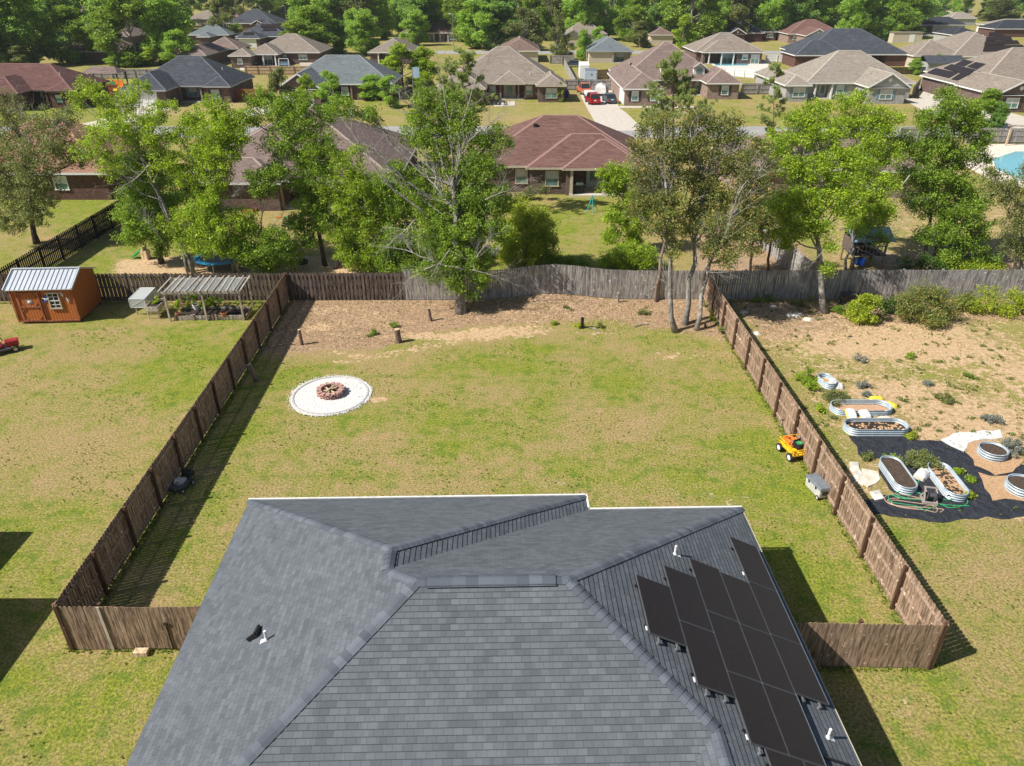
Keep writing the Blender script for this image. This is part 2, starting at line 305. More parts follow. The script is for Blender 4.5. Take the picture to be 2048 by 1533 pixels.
gv = np.stack([GX.ravel(), GY.ravel(), GZ.ravel()], 1); ii = (np.arange(ny - 1)[:, None] * nx + np.arange(nx - 1)[None]).ravel()
gf = np.stack([ii, ii + 1, ii + nx + 1, ii + nx], 1)
gm.vertices.add(len(gv)); gm.vertices.foreach_set('co', gv.ravel()); gm.loops.add(gf.size); gm.loops.foreach_set('vertex_index', gf.ravel().astype(np.int32))
gm.polygons.add(len(gf)); gm.polygons.foreach_set('loop_start', np.arange(0, gf.size, 4, dtype=np.int32)); gm.update(); gm.validate()
for nm, ar in (('dirt', dirt), ('mulch', mulch), ('green', green), ('tan', tan)):
    a = gm.attributes.new(nm, 'FLOAT', 'POINT'); a.data.foreach_set('value', ar.ravel().astype(np.float32))
gm.polygons.foreach_set('use_smooth', [True] * len(gm.polygons))
n = N('ground'); p = n.pos()
def thr(w, att, lo=.35, hi=.65): return n.ramp(n.math('ADD', w, n.math('SUBTRACT', att, .5)), lo, hi)
nA = n.noise(.45, 5, p, .6); nB = n.noise(1.7, 5, p, .65); nC = n.noise(4.5, 5, p, .75); nD = n.noise(11, 4, p, .75); nE = n.noise(24, 3, p, .75)
mixn = n.math('ADD', n.math('MULTIPLY', nA, .4), n.math('ADD', n.math('MULTIPLY', nB, .3), n.math('MULTIPLY', nC, .3)))
ga = n.attr('green')
def cen(x, k): return n.math('MULTIPLY', n.math('SUBTRACT', x, .5), k)
gsel = n.math('ADD', n.math('ADD', n.math('ADD', n.math('ADD', cen(n.noise(.13, 3, p, .5), .7), cen(nA, .75)), cen(nB, .7)), n.math('ADD', cen(nC, .45), cen(ga, .42))), .5)
gl = n.mix(n.ramp(nD, .36, .64), (.078, .115, .014), (.35, .375, .045))  # fine dark specks in green and dry grass colours imitate shade between blades
gl = n.mix(n.math('MULTIPLY', n.ramp(nB, .5, .62), .55), gl, (.09, .165, .03))
dry = n.mix(n.ramp(nD, .36, .64), (.175, .130, .055), (.50, .39, .165)); dry = n.mix(n.math('MULTIPLY', n.ramp(n.noise(.8, 6, p, .75), .54, .66), .7), dry, (.46, .29, .17))
grass = n.mix(n.ramp(n.math('ADD', gsel, n.math('MULTIPLY', n.math('SUBTRACT', nE, .5), .6)), .34, .66), dry, gl)
grass = n.mix(n.math('MULTIPLY', n.attr('tan'), .6), grass, (.40, .30, .15))
sand = n.mix(n.ramp(nC, .35, .65), (.44, .275, .145), (.68, .51, .315)); sand = n.mix(n.ramp(nD, .52, .66), sand, (.27, .17, .095))
lit = n.mix(n.ramp(nD, .38, .62), (.19, .115, .066), (.52, .36, .22)); lit = n.mix(n.ramp(n.noise(5, 5, p, .85), .53, .60), lit, (.60, .42, .29)); lit = n.mix(n.math('MULTIPLY', n.ramp(n.noise(2.2, 5, p, .8), .54, .62), .75), lit, (.10, .125, .03))
da = n.math('ADD', n.math('MULTIPLY', nB, .45), n.math('ADD', n.math('MULTIPLY', nC, .35), n.math('MULTIPLY', nD, .2)))
c = n.mix(n.ramp(n.math('ADD', cen(da, 2.6), n.attr('mulch')), .40, .56), grass, lit)
c = n.mix(n.ramp(n.math('ADD', cen(da, 3.4), n.attr('dirt')), .42, .60), c, sand)
n.bump(n.math('ADD', nD, n.math('MULTIPLY', nE, .6)), .9, .05); M['ground'] = n.out(c, .95, 0, .1)
gm.materials.append(M['ground']); go = bpy.data.objects.new('ground', gm); col.objects.link(go); go['kind'] = 'structure'
def sheet(name, pts, z, mat, kind='structure', label=None, cat=None, world=False):
    w = [tuple(q) for q in pts] if world else [G(*q)[:2] for q in pts]
    a = sum(w[i][0] * w[(i + 1) % len(w)][1] - w[(i + 1) % len(w)][0] * w[i][1] for i in range(len(w)))
    if a < 0: w.reverse()
    b = MB(); b.prism(w, z - .3, z); o = b.build(name, mat); tag(o, label, cat, None, kind); return o
sheet('road', [(-400, 98.5), (400, 98.5), (400, 106.5), (-400, 106.5)], .02, 'asphalt', world=True)
sheet('road', [(-40, 214), (300, 214), (300, 223), (-40, 223)], .02, 'asphalt', world=True)
sheet('road', [(90, 281), (400, 281), (400, 290), (90, 290)], .02, 'asphalt', world=True)
for k, pts in enumerate([[(1152, 166), (1228, 166), (1237, 216), (1252, 226), (1290, 262), (1200, 262), (1177, 222), (1163, 196)], [(290, 212), (350, 215), (322, 226), (270, 245), (190, 258), (120, 268), (100, 262), (240, 232)],
      [(1836, 172), (1905, 190), (1980, 215), (2070, 240), (2090, 262), (1960, 262), (1905, 246), (1859, 229), (1813, 203), (1813, 196), (1838, 199)], [(560, 206), (640, 206), (610, 222), (470, 235), (500, 218)], [(1100, 98), (1130, 98), (1128, 103), (1090, 103)], [(1234, 213), (1420, 214), (1422, 217), (1236, 216.5)]]):
    sheet('driveway', pts, .03 + k * .004, 'concrete')
# ---------------- fences ----------------
def fence(name, label, pts, side=1, style='solid', mats=('fence_brown', 'rail_brown', 'post_brown'), h=1.83, bw=.14, group=None, posts=True, lean=.006, skip=None):
    root = thing(name, label, 'fence', (pts[0][0], pts[0][1], 0), 0, group); ox, oy = pts[0][:2]
    bd = MB(); rl = [MB(), MB(), MB()]; rnd = random.Random(hash(label) % 1000 if 0 else len(label) * 13)
    for a, b in zip(pts[:-1], pts[1:]):
        ax, ay = a[0] - ox, a[1] - oy; L = math.hypot(b[0] - a[0], b[1] - a[1]); ux, uy = (b[0] - a[0]) / L, (b[1] - a[1]) / L; nx_, ny_ = -uy * side, ux * side; rz = math.atan2(uy, ux)
        k = 0; s = 0.0; gap = .012 if style == 'solid' else (.05 if style == 'shadowbox' else .02)
        while s < L - bw * .5:
            off = 0
            if style == 'shadowbox': off = .085 if k % 2 else -.002
            x, y = ax + ux * (s + bw / 2) + nx_ * (off), ay + uy * (s + bw / 2) + ny_ * (off); z0 = float(zg(x + ox, y + oy)) + .03; hh = h + rnd.uniform(-.012, .012); t = .016
            cx_, cy_ = x, y; w2 = bw / 2; prof = [(-w2, z0), (w2, z0), (w2, z0 + hh - .04), (w2 - .035, z0 + hh), (-w2 + .035, z0 + hh), (-w2, z0 + hh - .04)]
            tl = rnd.uniform(-lean, lean); vsx = []
            for dn in (-t / 2, t / 2):
                for (u, z) in prof: uu = u + (z - z0) * tl * .5; vsx.append((cx_ + ux * uu + nx_ * dn, cy_ + uy * uu + ny_ * dn, z))
            bd.add(vsx, [(0, 1, 2, 3, 4, 5), (11, 10, 9, 8, 7, 6)] + [(i, 6 + i, 6 + (i + 1) % 6, (i + 1) % 6) for i in range(6)], rnd.random())
            s += bw + gap * (1 if style == 'solid' else .0) + (0 if style == 'solid' else -.02 + gap * .0); k += 1
            if style == 'shadowbox': s += -.0
        nseg = max(1, round(L / 2.44)); ro = .035 if style == 'solid' else .042
        for i in range(nseg):
            p0, p1 = (ax + ux * L * i / nseg + nx_ * ro, ay + uy * L * i / nseg + ny_ * ro), (ax + ux * L * (i + 1) / nseg + nx_ * ro, ay + uy * L * (i + 1) / nseg + ny_ * ro)
            za, zb = float(zg(p0[0] + ox, p0[1] + oy)), float(zg(p1[0] + ox, p1[1] + oy))
            for q, hz in enumerate((.25, .95 * h / 1.83, 1.62 * h / 1.83)): rl[q].beam((p0[0], p0[1], za + hz), (p1[0], p1[1], zb + hz), .04, .09)
        if posts:
            for i in range(nseg + 1):
                x, y = ax + ux * (L * i / nseg) + nx_ * .105, ay + uy * (L * i / nseg) + ny_ * .105; z0 = float(zg(x + ox, y + oy)); pb = MB(); pb.box(x, y, z0 + (h + .05) / 2, .1, .1, h + .05, rz); pb.build('post', mats[2], root)
    bd.build('board', mats[0], root)
    for r_ in rl: r_.build('rail', mats[1], root)
    return root
A_, B_, C_, D_ = G(140, 1300), G(578, 602), G(1863, 1338), G(1407, 599)
fence('wooden_fence', 'long brown picket fence down the left side of the near lawn, casting a broad shadow', [A_, B_], -1)
fence('wooden_fence', 'long brown picket fence down the right side of the near lawn, between lawn and garden', [C_, D_], 1)
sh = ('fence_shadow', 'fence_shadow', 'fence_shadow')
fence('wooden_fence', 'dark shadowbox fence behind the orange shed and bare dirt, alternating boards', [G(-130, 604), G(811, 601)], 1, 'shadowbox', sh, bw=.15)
fgy = ('fence_grey', 'fence_grey', 'fence_grey')
m0, m1 = Vector(G(811, 601)), Vector(G(1407, 599)); fence('wooden_fence', 'weathered grey back fence that rises over a mound behind the near yard', [tuple(m0.lerp(m1, t)) for t in (0, .25, .4, .5, .6, .75, 1)], 1, 'solid', fgy, h=1.95)
fence('wooden_fence', 'weathered grey back fence behind the garden, dappled with tree shade', [G(1407, 599), G(2180, 597)], 1, 'solid', fgy, h=1.95)
fence('wooden_fence', 'black open-slat fence running back from the orange shed', [G(4, 600), (-33.2, 67, 0)], -1, 'shadowbox', ('fence_dark',) * 3, bw=.13)
fence('wooden_fence', 'grey fence running back behind the garden, with the tree shade on its panels', [(19.8, 46.2, 0), (19.2, 56.5, 0)], 1, 'solid', fgy)
g0, g1 = G(140, 1300), (-7.9, G(375, 1300)[1], 0); gx = Vector(g0).lerp(Vector(g1), .23)
ff = fence('wooden_fence', 'short brown fence with a gate at the left side of the dark grey house', [g0, tuple(gx)], 1)
fence('wooden_fence', 'short brown fence from the right side of the dark grey house, half in shadow', [(7.75, C_[1] + .12, 0), C_], 1)
gt = thing('fence_gate', 'brown plank gate with a black latch, left of the dark grey house', 'gate', tuple(gx))
b = MB(); Lg = g1[0] - gx[0]; k = 0; x = .02
while x < Lg:
    b.box(x + .07, .0, .95, .138, .016, 1.8 + random.uniform(-.02, .02) - .05 * math.sin(x * 1.2)); x += .15
b.build('board', 'fence_brown', gt)
for zz in (.3, 1.0, 1.6):
    b = MB(); b.beam((.05, .035, zz), (Lg, .035, zz), .04, .09); b.build('rail', 'rail_brown', gt)
b = MB(); b.beam((1.9, -.03, .05), (1.9, -.03, 1.2), .03, .03); b.box(1.9, -.03, 1.15, .12, .05, .1); b.build('latch', 'black_plastic', gt)
b = MB(); b.box(0.02, -.03, .95, .09, .03, 1.82); b.build('hinge_board', 'old_wood', gt)
# ---------------- main house ----------------
TH = R(1.25); cT, sT = math.cos(TH), math.sin(TH)
def L2W(x, y, z=0): return (x * cT - y * sT, x * sT + y * cT, z)
HS = thing('house', 'large near house under dark grey hip roof with black solar panels', 'house', L2W(0, 12, 0), TH)
XL, XR, XW, YW, YM, ZE, PM = -8.58, 8.22, 2.98, 20.33, 19.55, 2.6, .5
def V(x, y, z): return Vector((x, y - 12, z))
hr = (YM - 2 * 6.62 + YM) / 2; ZR = ZE + PM * 6.62; yr = YM - 6.62
Cp = V(XR - 6.62, yr, ZR); Bp = V(XL + 6.62, yr, ZR); xw = (XL + XW) / 2; zw = ZE + PM * (XW - XL) / 2
Ap = V(xw, YW - (XW - XL) / 2, zw); A2 = V(xw, YM - (zw - ZE) / PM, zw)
YF = yr - 6.62
xg0 = .9; xg = (xg0 + XR) / 2; zgr = ZE + PM * (XR - xg0) / 2; Gp = V(xg, YF + (zgr - ZE) / PM, zgr); yg = 3.0; Gf = V(xg, yg + (XR - xg0) / 2, zgr)
class RB:
    def __init__(s): s.v = []; s.f = []; s.uv = []
    def plane(s, poly, h=.145):
        nrm = (poly[1] - poly[0]).cross(poly[2] - poly[1]).normalized()
        if nrm.z < 0: nrm = -nrm
        t = Vector((-nrm.y, nrm.x, 0)).normalized(); b = nrm.cross(t); base = min(p.dot(b) for p in poly) if not hasattr(s, 'base') else 0
        vmin = min(p.z for p in poly); bz = b.z; off = ZE / bz
        P = [(p.dot(t), p.z / bz - off, p) for p in poly]; v1 = max(q[1] for q in P); k = max(0, int(min(q[1] for q in P) / h - .01))
        def clip(P, lim, keep_above):
            out = []
            for i in range(len(P)):
                a, c = P[i], P[(i + 1) % len(P)]; ia = (a[1] >= lim) == keep_above or abs(a[1] - lim) < 1e-6; ic = (c[1] >= lim) == keep_above or abs(c[1] - lim) < 1e-6
                if ia: out.append(a)
                if ia != ic and abs(c[1] - a[1]) > 1e-9:
                    q = (lim - a[1]) / (c[1] - a[1]); out.append((a[0] + (c[0] - a[0]) * q, lim, a[2].lerp(c[2], q)))
            return out
        while k * h < v1 - 1e-4:
            lo, hi = k * h, (k + 1) * h; Q = clip(clip(P, lo, True), hi, False)
            if len(Q) >= 3:
                st = len(s.v); low = []
                for i, (u, v, p3) in enumerate(Q):
                    lift = .011 - .009 * (v - lo) / h; s.v.append(tuple(p3 + nrm * lift))
                    if abs(v - lo) < 1e-5: low.append((u, p3))
                s.f.append(list(range(st, st + len(Q)))); s.uv.append([(q[0], q[1]) for q in Q])
                if len(low) >= 2:
                    low.sort(key=lambda q: q[0]); a, c = low[0], low[-1]; st = len(s.v)
                    s.v += [tuple(a[1] - nrm * .004), tuple(c[1] - nrm * .004), tuple(c[1] + nrm * .011), tuple(a[1] + nrm * .011)]; s.f.append([st, st + 1, st + 2, st + 3]); s.uv.append([(a[0], lo), (c[0], lo), (c[0], lo + .01), (a[0], lo + .01)])
            k += 1
    def build(s, name, mat, parent):
        me = bpy.data.meshes.new(name); me.from_pydata(s.v, [], s.f); me.materials.append(M[mat]); u = me.uv_layers.new(name='UVMap'); k = 0
        for F in s.uv:
            for q in F: u.data[k].uv = (q[0] + 40, q[1]); k += 1
        o = bpy.data.objects.new(name, me); col.objects.link(o); o.parent = parent; return o
rb = RB(); e = ZE
# left plane split at A2 ; rear wing plane ; wing side strip ; main rear ; right ; front ; garage wing
rb.plane([V(XL, YW, e), V(XL, A2.y + 12, e), A2, Ap]); rb.plane([V(XL, A2.y + 12, e), V(XL, YF, e), Bp, A2])
rb.plane([V(XL, YW, e), Ap, V(XW, YW, e)]); rb.plane([V(XW, YW, e), Ap, A2, V(XW, YM, e)])
rb.plane([V(XW, YM, e), A2, Bp, V(Bp.x, YM, e) if 0 else Cp, V(XR, YM, e)])
rb.plane([V(XR, YM, e), Cp, Gp, V(XR, YF + (XR - xg), e)]); rb.plane([V(XR, YF + (XR - xg), e), Gp, Gf, V(XR, yg, e)])
rb.plane([Bp, V(XL, YF, e), V(xg0, YF, e), Gp, Cp] if 0 else [Bp, V(XL, YF, e), V(xg0, YF, e), Gp, Cp]); rb.plane([V(xg0, YF, e), V(xg0, yg, e), Gf, Gp]); rb.plane([V(xg0, yg, e), V(XR, yg, e), Gf])
roof = rb.build('roof', 'roof_slate', HS)
n = N('hip_cap'); r_ = n.attr('rnd'); cc = n.mix(n.ramp(r_, 0, 1), (.085, .098, .118), (.15, .17, .198)); cc = n.mix(n.ramp(n.noise(60, 2, n.pos()), .3, .7), n.mix(.25, cc, (0, 0, 0)), cc); M['hip_cap'] = n.out(cc, .92, 0, .25)
def caps(mb, p0, p1, n1, n2, w=.15, exp=.19, lift=.02):
    d = p1 - p0; L = d.length; d.normalize(); s1 = d.cross(n1).normalized(); s2 = d.cross(n2).normalized()
    if s1.dot(n2) > 0: s1 = -s1
    if s2.dot(n1) > 0: s2 = -s2
    up = (n1 + n2).normalized(); k = 0; t = 0
    while t < L:
        ln = min(exp * 1.25, L - t + .02); a = p0 + d * t; c = a + d * ln; la, lc = lift + .014, lift; vs = []
        for q, l in ((a, la), (c, lc)):
            vs += [q + s1 * w + n1 * (l), q + s1 * .04 + up * (l + .006), q + s2 * .04 + up * (l + .006), q + s2 * w + n2 * (l)]
        vs += [a + s1 * w, a, a + s2 * w]
        mb.add(vs, [(0, 4, 5, 1), (1, 5, 6, 2), (2, 6, 7, 3), (0, 1, 9, 8), (1, 2, 9), (2, 3, 10, 9)], random.random()); t += exp
NL, NR_, NB, NF = Vector((-PM, 0, 1)).normalized(), Vector((PM, 0, 1)).normalized(), Vector((0, PM, 1)).normalized(), Vector((0, -PM, 1)).normalized()
cb = MB()
caps(cb, V(XL, YW, e), Ap, NL, NB); caps(cb, V(XW, YW, e), Ap, NB, NR_); caps(cb, A2 , Ap, NL, NR_); caps(cb, A2, Bp, NL, NB); caps(cb, V(XL, YF, e), Bp, NL, NF)
caps(cb, V(XR, YM, e), Cp, NR_, NB); caps(cb, Gp, Cp, NR_, NF); caps(cb, Gf, Gp, NL, NR_); caps(cb, Bp, Cp, NB, NF); caps(cb, V(XR, yg, e), Gf, NR_, NF); caps(cb, V(xg0, yg, e), Gf, NL, NF)
cb.build('hip_cap', 'hip_cap', HS)
b = MB(); b1, c1 = Bp + Vector((.25, 0, .0)), Cp - Vector((.3, 0, 0)); caps(b, b1, c1, NB, NF, .19, .3, .055)
for sgn, nn in ((1, NB), (-1, NF)): b.beam(b1 + Vector((0, sgn * .165, -.075 + .05)), c1 + Vector((0, sgn * .165, -.075 + .05)), .03, .05, r=0)
b.build('ridge_vent', 'hip_cap', HS)
# gutters, fascia, walls
b = MB(); z = e - .03
for p0, p1 in ((V(XL - .06, YW + .08, z), V(XW + .05, YW + .08, z)), (V(XW + .05, YW + .1, z), V(XW + .05, YM + .14, z)), (V(XW + .09, YM + .08, z), V(XR + .02, YM + .08, z))):
    b.beam(p0, p1, .065, .09)
b.build('gutter', 'white_trim', HS)
b = MB()
for p0, p1 in ((V(XL + .12, YW - .1, z - .03), V(XL + .12, YF, z - .03)), (V(XR - .02, YM, z - .03), V(XR - .02, yg, z - .03)), (V(XL, YF + .02, z - .03), V(xg0, YF + .02, z - .03)), (V(xg0, yg + .02, z - .03), V(XR, yg + .02, z - .03))): b.beam(p0, p1, .03, .17)
b.prism([(XL + .05, YF - 12 + .05), (XR - .05, YF - 12 + .05), (XR - .05, YM - 12 - .05), (XW - .05, YM - 12 - .05), (XW - .05, YW - 12 - .05), (XL + .05, YW - 12 - .05)], e - .16, e - .14); b.prism([(xg0 + .05, yg - 11.95), (XR - .05, yg - 11.95), (XR - .05, YF - 11.96), (xg0 + .05, YF - 11.96)], e - .163, e - .143)
b.build('fascia', 'tan_trim', HS)
b = MB(); b.prism([(XL + .5, YF - 11.5), (xg0 + .5, YF - 11.5), (xg0 + .5, yg - 11.5), (XR - .5, yg - 11.5), (XR - .5, YM - 12.5), (XW - .5, YM - 12.5), (XW - .5, YW - 12.5), (XL + .5, YW - 12.5)], -.1, e - .165); b.build('wall', 'brick_brown', HS)
# solar panels on the right slope
SQ = math.hypot(1, PM); ex, en = Vector((1 / SQ, 0, -PM / SQ)), NR_
def onR(x, y, lift=0): return V(x, y, ZE + PM * (XR - x)) + NR_ * lift
grid = [(3.37, 4.26, 11.93, 13.80)] + [(4.28, 5.17, a, b_) for a, b_ in ((10.86, 12.70), (12.73, 14.60))] + [(5.19, 6.07, a, b_) for a, b_ in ((9.75, 11.57), (11.60, 13.43), (13.46, 15.36))] + [(6.09, 6.96, a, b_) for a, b_ in ((9.75, 11.57), (11.60, 13.39), (13.42, 15.27))] + [(6.98, 7.87, a, b_) for a, b_ in ((11.65, 13.44), (13.47, 15.36), (15.39, 17.25))] + [(5.5, 6.38, 7.88, 9.72), (6.4, 7.28, 7.88, 9.72)]
for (xa, xb, ya, yb) in grid:
    b = MB(); P = [onR(xa, ya, .12), onR(xb, ya, .12), onR(xb, yb, .12), onR(xa, yb, .12)]; b.add(P + [q + NR_ * .035 for q in P], [(3, 2, 1, 0), (4, 5, 6, 7), (0, 1, 5, 4), (1, 2, 6, 5), (2, 3, 7, 6), (3, 0, 4, 7)], 0)
    o = b.build('solar_panel', 'panel_glass', HS)
    f = MB()
    for i in range(4): f.beam(P[i] + NR_ * .0185, P[(i + 1) % 4] + NR_ * .0185, .016, .044, up=NR_, r=0)
    f.build('frame', 'charcoal', o)
for c0, ys_ in ((3.37, (12.2, 13.5)), (4.28, (11.2, 14.2)), (5.19, (10.1, 15.0)), (6.98, (12, 16.8)), (5.5, (8.2, 9.4))):
    for yy in ys_: b = MB(); b.beam(onR(c0 - .04, yy, .06), onR(min(c0 + 2.6, 7.9) if c0 > 3.4 else 4.2, yy, .06), .04, .05, up=NR_); b.build('mounting_rail', 'black_plastic', HS)
for (x, y) in ((3.6, 11.86), (4.05, 11.86), (4.5, 10.8), (4.95, 10.8), (5.4, 9.68), (7.2, 11.6), (7.65, 11.6)): b = MB(); b.beam(onR(x, y - .05, .0), onR(x, y - .05, .12), .05, .05); b.beam(onR(x, y - .08, .1), onR(x, y + .1, .1), .04, .04, up=NR_); b.build('mounting_foot', 'metal_grey', HS)
for (x, y) in ((3.32, 12.05), (4.23, 10.98), (5.14, 9.87), (6.93, 15.65)): b = MB(); b.beam(onR(x, y - .06, .14), onR(x, y + .06, .14), .04, .03, up=NR_, r=0); b.build('panel_clip', 'white_trim', HS)
for xx, (ya, yb) in ((4.27, (11.93, 13.8)), (5.18, (10.86, 14.6)), (6.08, (9.75, 15.3)), (6.97, (11.6, 15.3)), (7.885, (11.65, 17.25)), (6.975, (9.75, 11.6)), (6.39, (7.9, 9.7))): b = MB(); b.beam(onR(xx, ya, .148), onR(xx, yb, .148), .028, .016, up=NR_, r=0); b.build('edge_strip', 'galvanised', HS)
def vent_pipe(base, nrm, h=.32):
    b = MB(); b.tube([base, base + Vector((0, 0, h))], .033, 10); b.tube([base + Vector((0, 0, .02)), base + Vector((0, 0, .09))], [.06, .035], 10)
    dn = Vector((nrm.x, nrm.y, 0)).normalized(); tt = Vector((-dn.y, dn.x, 0)); sl = Vector((dn.x, dn.y, -PM)).normalized(); q = base + nrm * .025
    b.add([q + tt * .05 - sl * .03, q - tt * .05 - sl * .03, q - tt * .07 + sl * .17, q + tt * .07 + sl * .17], [(0, 1, 2, 3)]); b.build('vent_pipe', 'white_plastic', HS)
vent_pipe(onR(4.88, 15.49), NR_); vent_pipe(onR(7.56, 10.74), NR_)
def onL(px, py):
    v = (py - CY) / FPX; u = (px - CX) / FPX; d = (u, CP - v * SP, -(SP + v * CP)); dx = d[0] * cT + d[1] * sT; dy = -d[0] * sT + d[1] * cT
    t = (ZE - PM * XL - CAM_H) / (d[2] - PM * dx); return V(t * dx, t * dy, CAM_H + t * d[2])
vent_pipe(onL(533, 1281), NL)
b = MB(); q = [onL(*p_) + NL * .05 for p_ in ((500, 1268), (517, 1257), (517, 1272), (499, 1282))]; q0 = [onL(*p_) for p_ in ((500, 1268), (517, 1257), (517, 1272), (499, 1282))]
b.add([q0[0], q0[1], q[2] + NL * .08, q[3] + NL * .08, q0[2], q0[3]], [(0, 1, 2, 3), (1, 4, 2), (0, 3, 5)]); b.build('roof_vent', 'hip_cap', HS)
b = MB(); b.beam(onL(521, 1256) + NL * .03, onL(517, 1274) + NL * .1, .07, .16, up=NL); b.beam(onL(517, 1274) + NL * .1, onL(499, 1284) + NL * .06, .06, .14, up=NL); b.build('vent_mouth', 'black_plastic', HS)
# ---------------- houses of the neighbourhood ----------------
for k_, c_ in (('roof_dark', (.11, .12, .135)), ('roof_black', (.06, .065, .08)), ('roof_grey', (.30, .32, .31)), ('roof_lightslate', (.22, .245, .25)), ('roof_tan', (.36, .31, .26)), ('roof_sand', (.40, .355, .30)), ('roof_brown', (.28, .20, .165)), ('roof_maroon', (.20, .105, .09)), ('roof_rust', (.42, .21, .14)), ('roof_red', (.28, .165, .14)), ('roof_taupe', (.33, .255, .22))): pm(k_ + '_cap', c_, .9, 0, .15, 8)
def ray(px, py):
    v = (py - CY) / FPX; return Vector(((px - CX) / FPX, CP - v * SP, -(SP + v * CP)))
def xat(px, Y, Z=1.3): return (px - CX) / FPX * depth_at(Y, Z)
def house(label, roof, wall, mains, wings=(), feats=(), trim='white_trim', ze=2.6, name='house', group=None, ped=None):
    rects = []
    for q in mains:
        xl, xr, pe, pr, m = q[:5]; a = G(xl, pe, ze); c = G(xr, pe, ze); r = ray(CX, pr); k = -r.z / r.y; half = ((CAM_H - ze) - k * a[1]) / (m + k)
        rects.append([a[0], c[0], a[1], a[1] + 2 * half, m, q[5] if len(q) > 5 else 'hip', ze])
    m0 = mains[0][4]
    for i, (xl, xr, pe, dep, kind) in enumerate(wings):
        a = G(xl, pe, ze); c = G(xr, pe, ze); rects.append([a[0], c[0], a[1], a[1] + dep, m0 * (1 + .013 * (i + 1)), kind, ze + .012 * (i + 1)])
    X0, X1, Y0 = rects[0][0], rects[0][1], rects[0][2]; ox, oy = (X0 + X1) / 2, Y0
    root = thing(name, label, 'house', (ox, oy, 0), 0, group); rf, fb, cap, wl = MB(), MB(), MB(), MB(); gab = MB(); gab2 = MB()
    def P(x, y, z): return Vector((x - ox, y - oy, z))
    rec = {}
    for f in feats:
        if f[0] == 'p': rec.setdefault(f[1], []).append(f)
    for idx, (x0, x1, y0, y1, m, kind, z0) in enumerate(rects):
        w, d = x1 - x0, y1 - y0; A, B, C, D = P(x0, y0, z0), P(x1, y0, z0), P(x1, y1, z0), P(x0, y1, z0); un = Vector((0, 0, -.03))
        if kind[:3] == 'hip':
            h = min(w, d) / 2
            if w >= d: R0, R1 = P(x0 + h, y0 + h, z0 + h * m), P(x1 - h, y0 + h, z0 + h * m); F = [(0, 1, 5, 4), (1, 2, 5), (2, 3, 4, 5), (3, 0, 4)]
            else: R0, R1 = P(x0 + h, y0 + h, z0 + h * m), P(x0 + h, y1 - h, z0 + h * m); F = [(0, 1, 4), (1, 2, 5, 4), (2, 3, 5), (3, 0, 4, 5)]
            if abs(w - d) < .05: R1 = R0 + Vector((.05, 0, 0))
            rf.add([A, B, C, D, R0, R1], F + [(3, 2, 1, 0)], 0)
            nl, nr, nf, nb = Vector((-m, 0, 1)).normalized(), Vector((m, 0, 1)).normalized(), Vector((0, -m, 1)).normalized(), Vector((0, m, 1)).normalized()
            if w >= d: E_ = [(A, R0, nl, nf), (D, R0, nl, nb), (B, R1, nr, nf), (C, R1, nr, nb), (R0, R1, nf, nb)]
            else: E_ = [(A, R0, nl, nf), (B, R0, nr, nf), (C, R1, nr, nb), (D, R1, nl, nb), (R0, R1, nl, nr)]
            for e0, e1, na, nb_ in E_:
                if (e1 - e0).length > .5: caps(cap, e0, e1, na, nb_, .15, 50, .01)
        elif kind == 'gable':      # ridge runs front to back, gable wall faces the camera
            h = w / 2; R0, R1 = P(x0 + h, y0, z0 + h * m), P(x0 + h, y1, z0 + h * m)
            rf.add([A, B, C, D, R0, R1], [(1, 2, 5, 4), (3, 0, 4, 5)], 0); rf.add([q + un * 4 for q in (A, B, C, D, R0, R1)], [(4, 5, 2, 1), (5, 4, 0, 3)], 0)
            gab.add([A + Vector((.35, .4, 0)), B + Vector((-.35, .4, 0)), R0 + Vector((0, .4, -.12))], [(0, 1, 2)]); gab2.add([D + Vector((.35, -.4, 0)), C + Vector((-.35, -.4, 0)), R1 + Vector((0, -.4, -.12))], [(1, 0, 2)])
            for e0, e1 in ((A, R0), (B, R0)): fb.beam(e0 + Vector((0, -.02, -.08)), e1 + Vector((0, -.02, -.08)), .05, .22)
            caps(cap, R0, R1, Vector((-m, 0, 1)).normalized(), Vector((m, 0, 1)).normalized(), .15, 50, .01)
            fb.tube([R0 + Vector((0, .38, -1.1)), R0 + Vector((0, .34, -1.1))], .3, 12)
        zz = z0 - .1
        for e0, e1 in ((A, B), (B, C), (C, D), (D, A)):
            if kind == 'gable' and e0 in (A, C) and (e0 == A or e0 == C): continue
            fb.beam(Vector((e0.x, e0.y, zz)), Vector((e1.x, e1.y, zz)), .06, .19)
        fb.prism([(A.x + .04, A.y + .04), (B.x - .04, B.y + .04), (C.x - .04, C.y - .04), (D.x + .04, D.y - .04)], z0 - .16 + idx * .003, z0 - .14 + idx * .003)
        if kind == 'hipn': continue
        o_ = .42; xa, xb, ya, yb = x0 + o_ - ox, x1 - o_ - ox, y0 + o_ - oy, y1 - o_ - oy - idx * .07; prof = [(xa, ya)]
        for f in sorted(rec.get(idx, []), key=lambda f: f[2]):
            p0, p1 = xat(f[2], y0, 2.2) - ox, xat(f[3], y0, 2.2) - ox; p0, p1 = max(p0, xa), min(p1, xb)
            if p0 <= xa + .01: prof = [(xa, ya + f[4]), (p1, ya + f[4]), (p1, ya)]
            elif p1 >= xb - .01: prof += [(p0, ya), (p0, ya + f[4]), (xb, ya + f[4])]
            else: prof += [(p0, ya), (p0, ya + f[4]), (p1, ya + f[4]), (p1, ya)]
            if not f[5]: continue
            s = MB(); s.box((p0 + p1) / 2, ya + f[4] / 2 - .2, .06, p1 - p0, f[4] + .4, .12); s.build('porch_slab', 'concrete', root)
        if abs(prof[-1][0] - xb) > .01: prof.append((xb, ya))
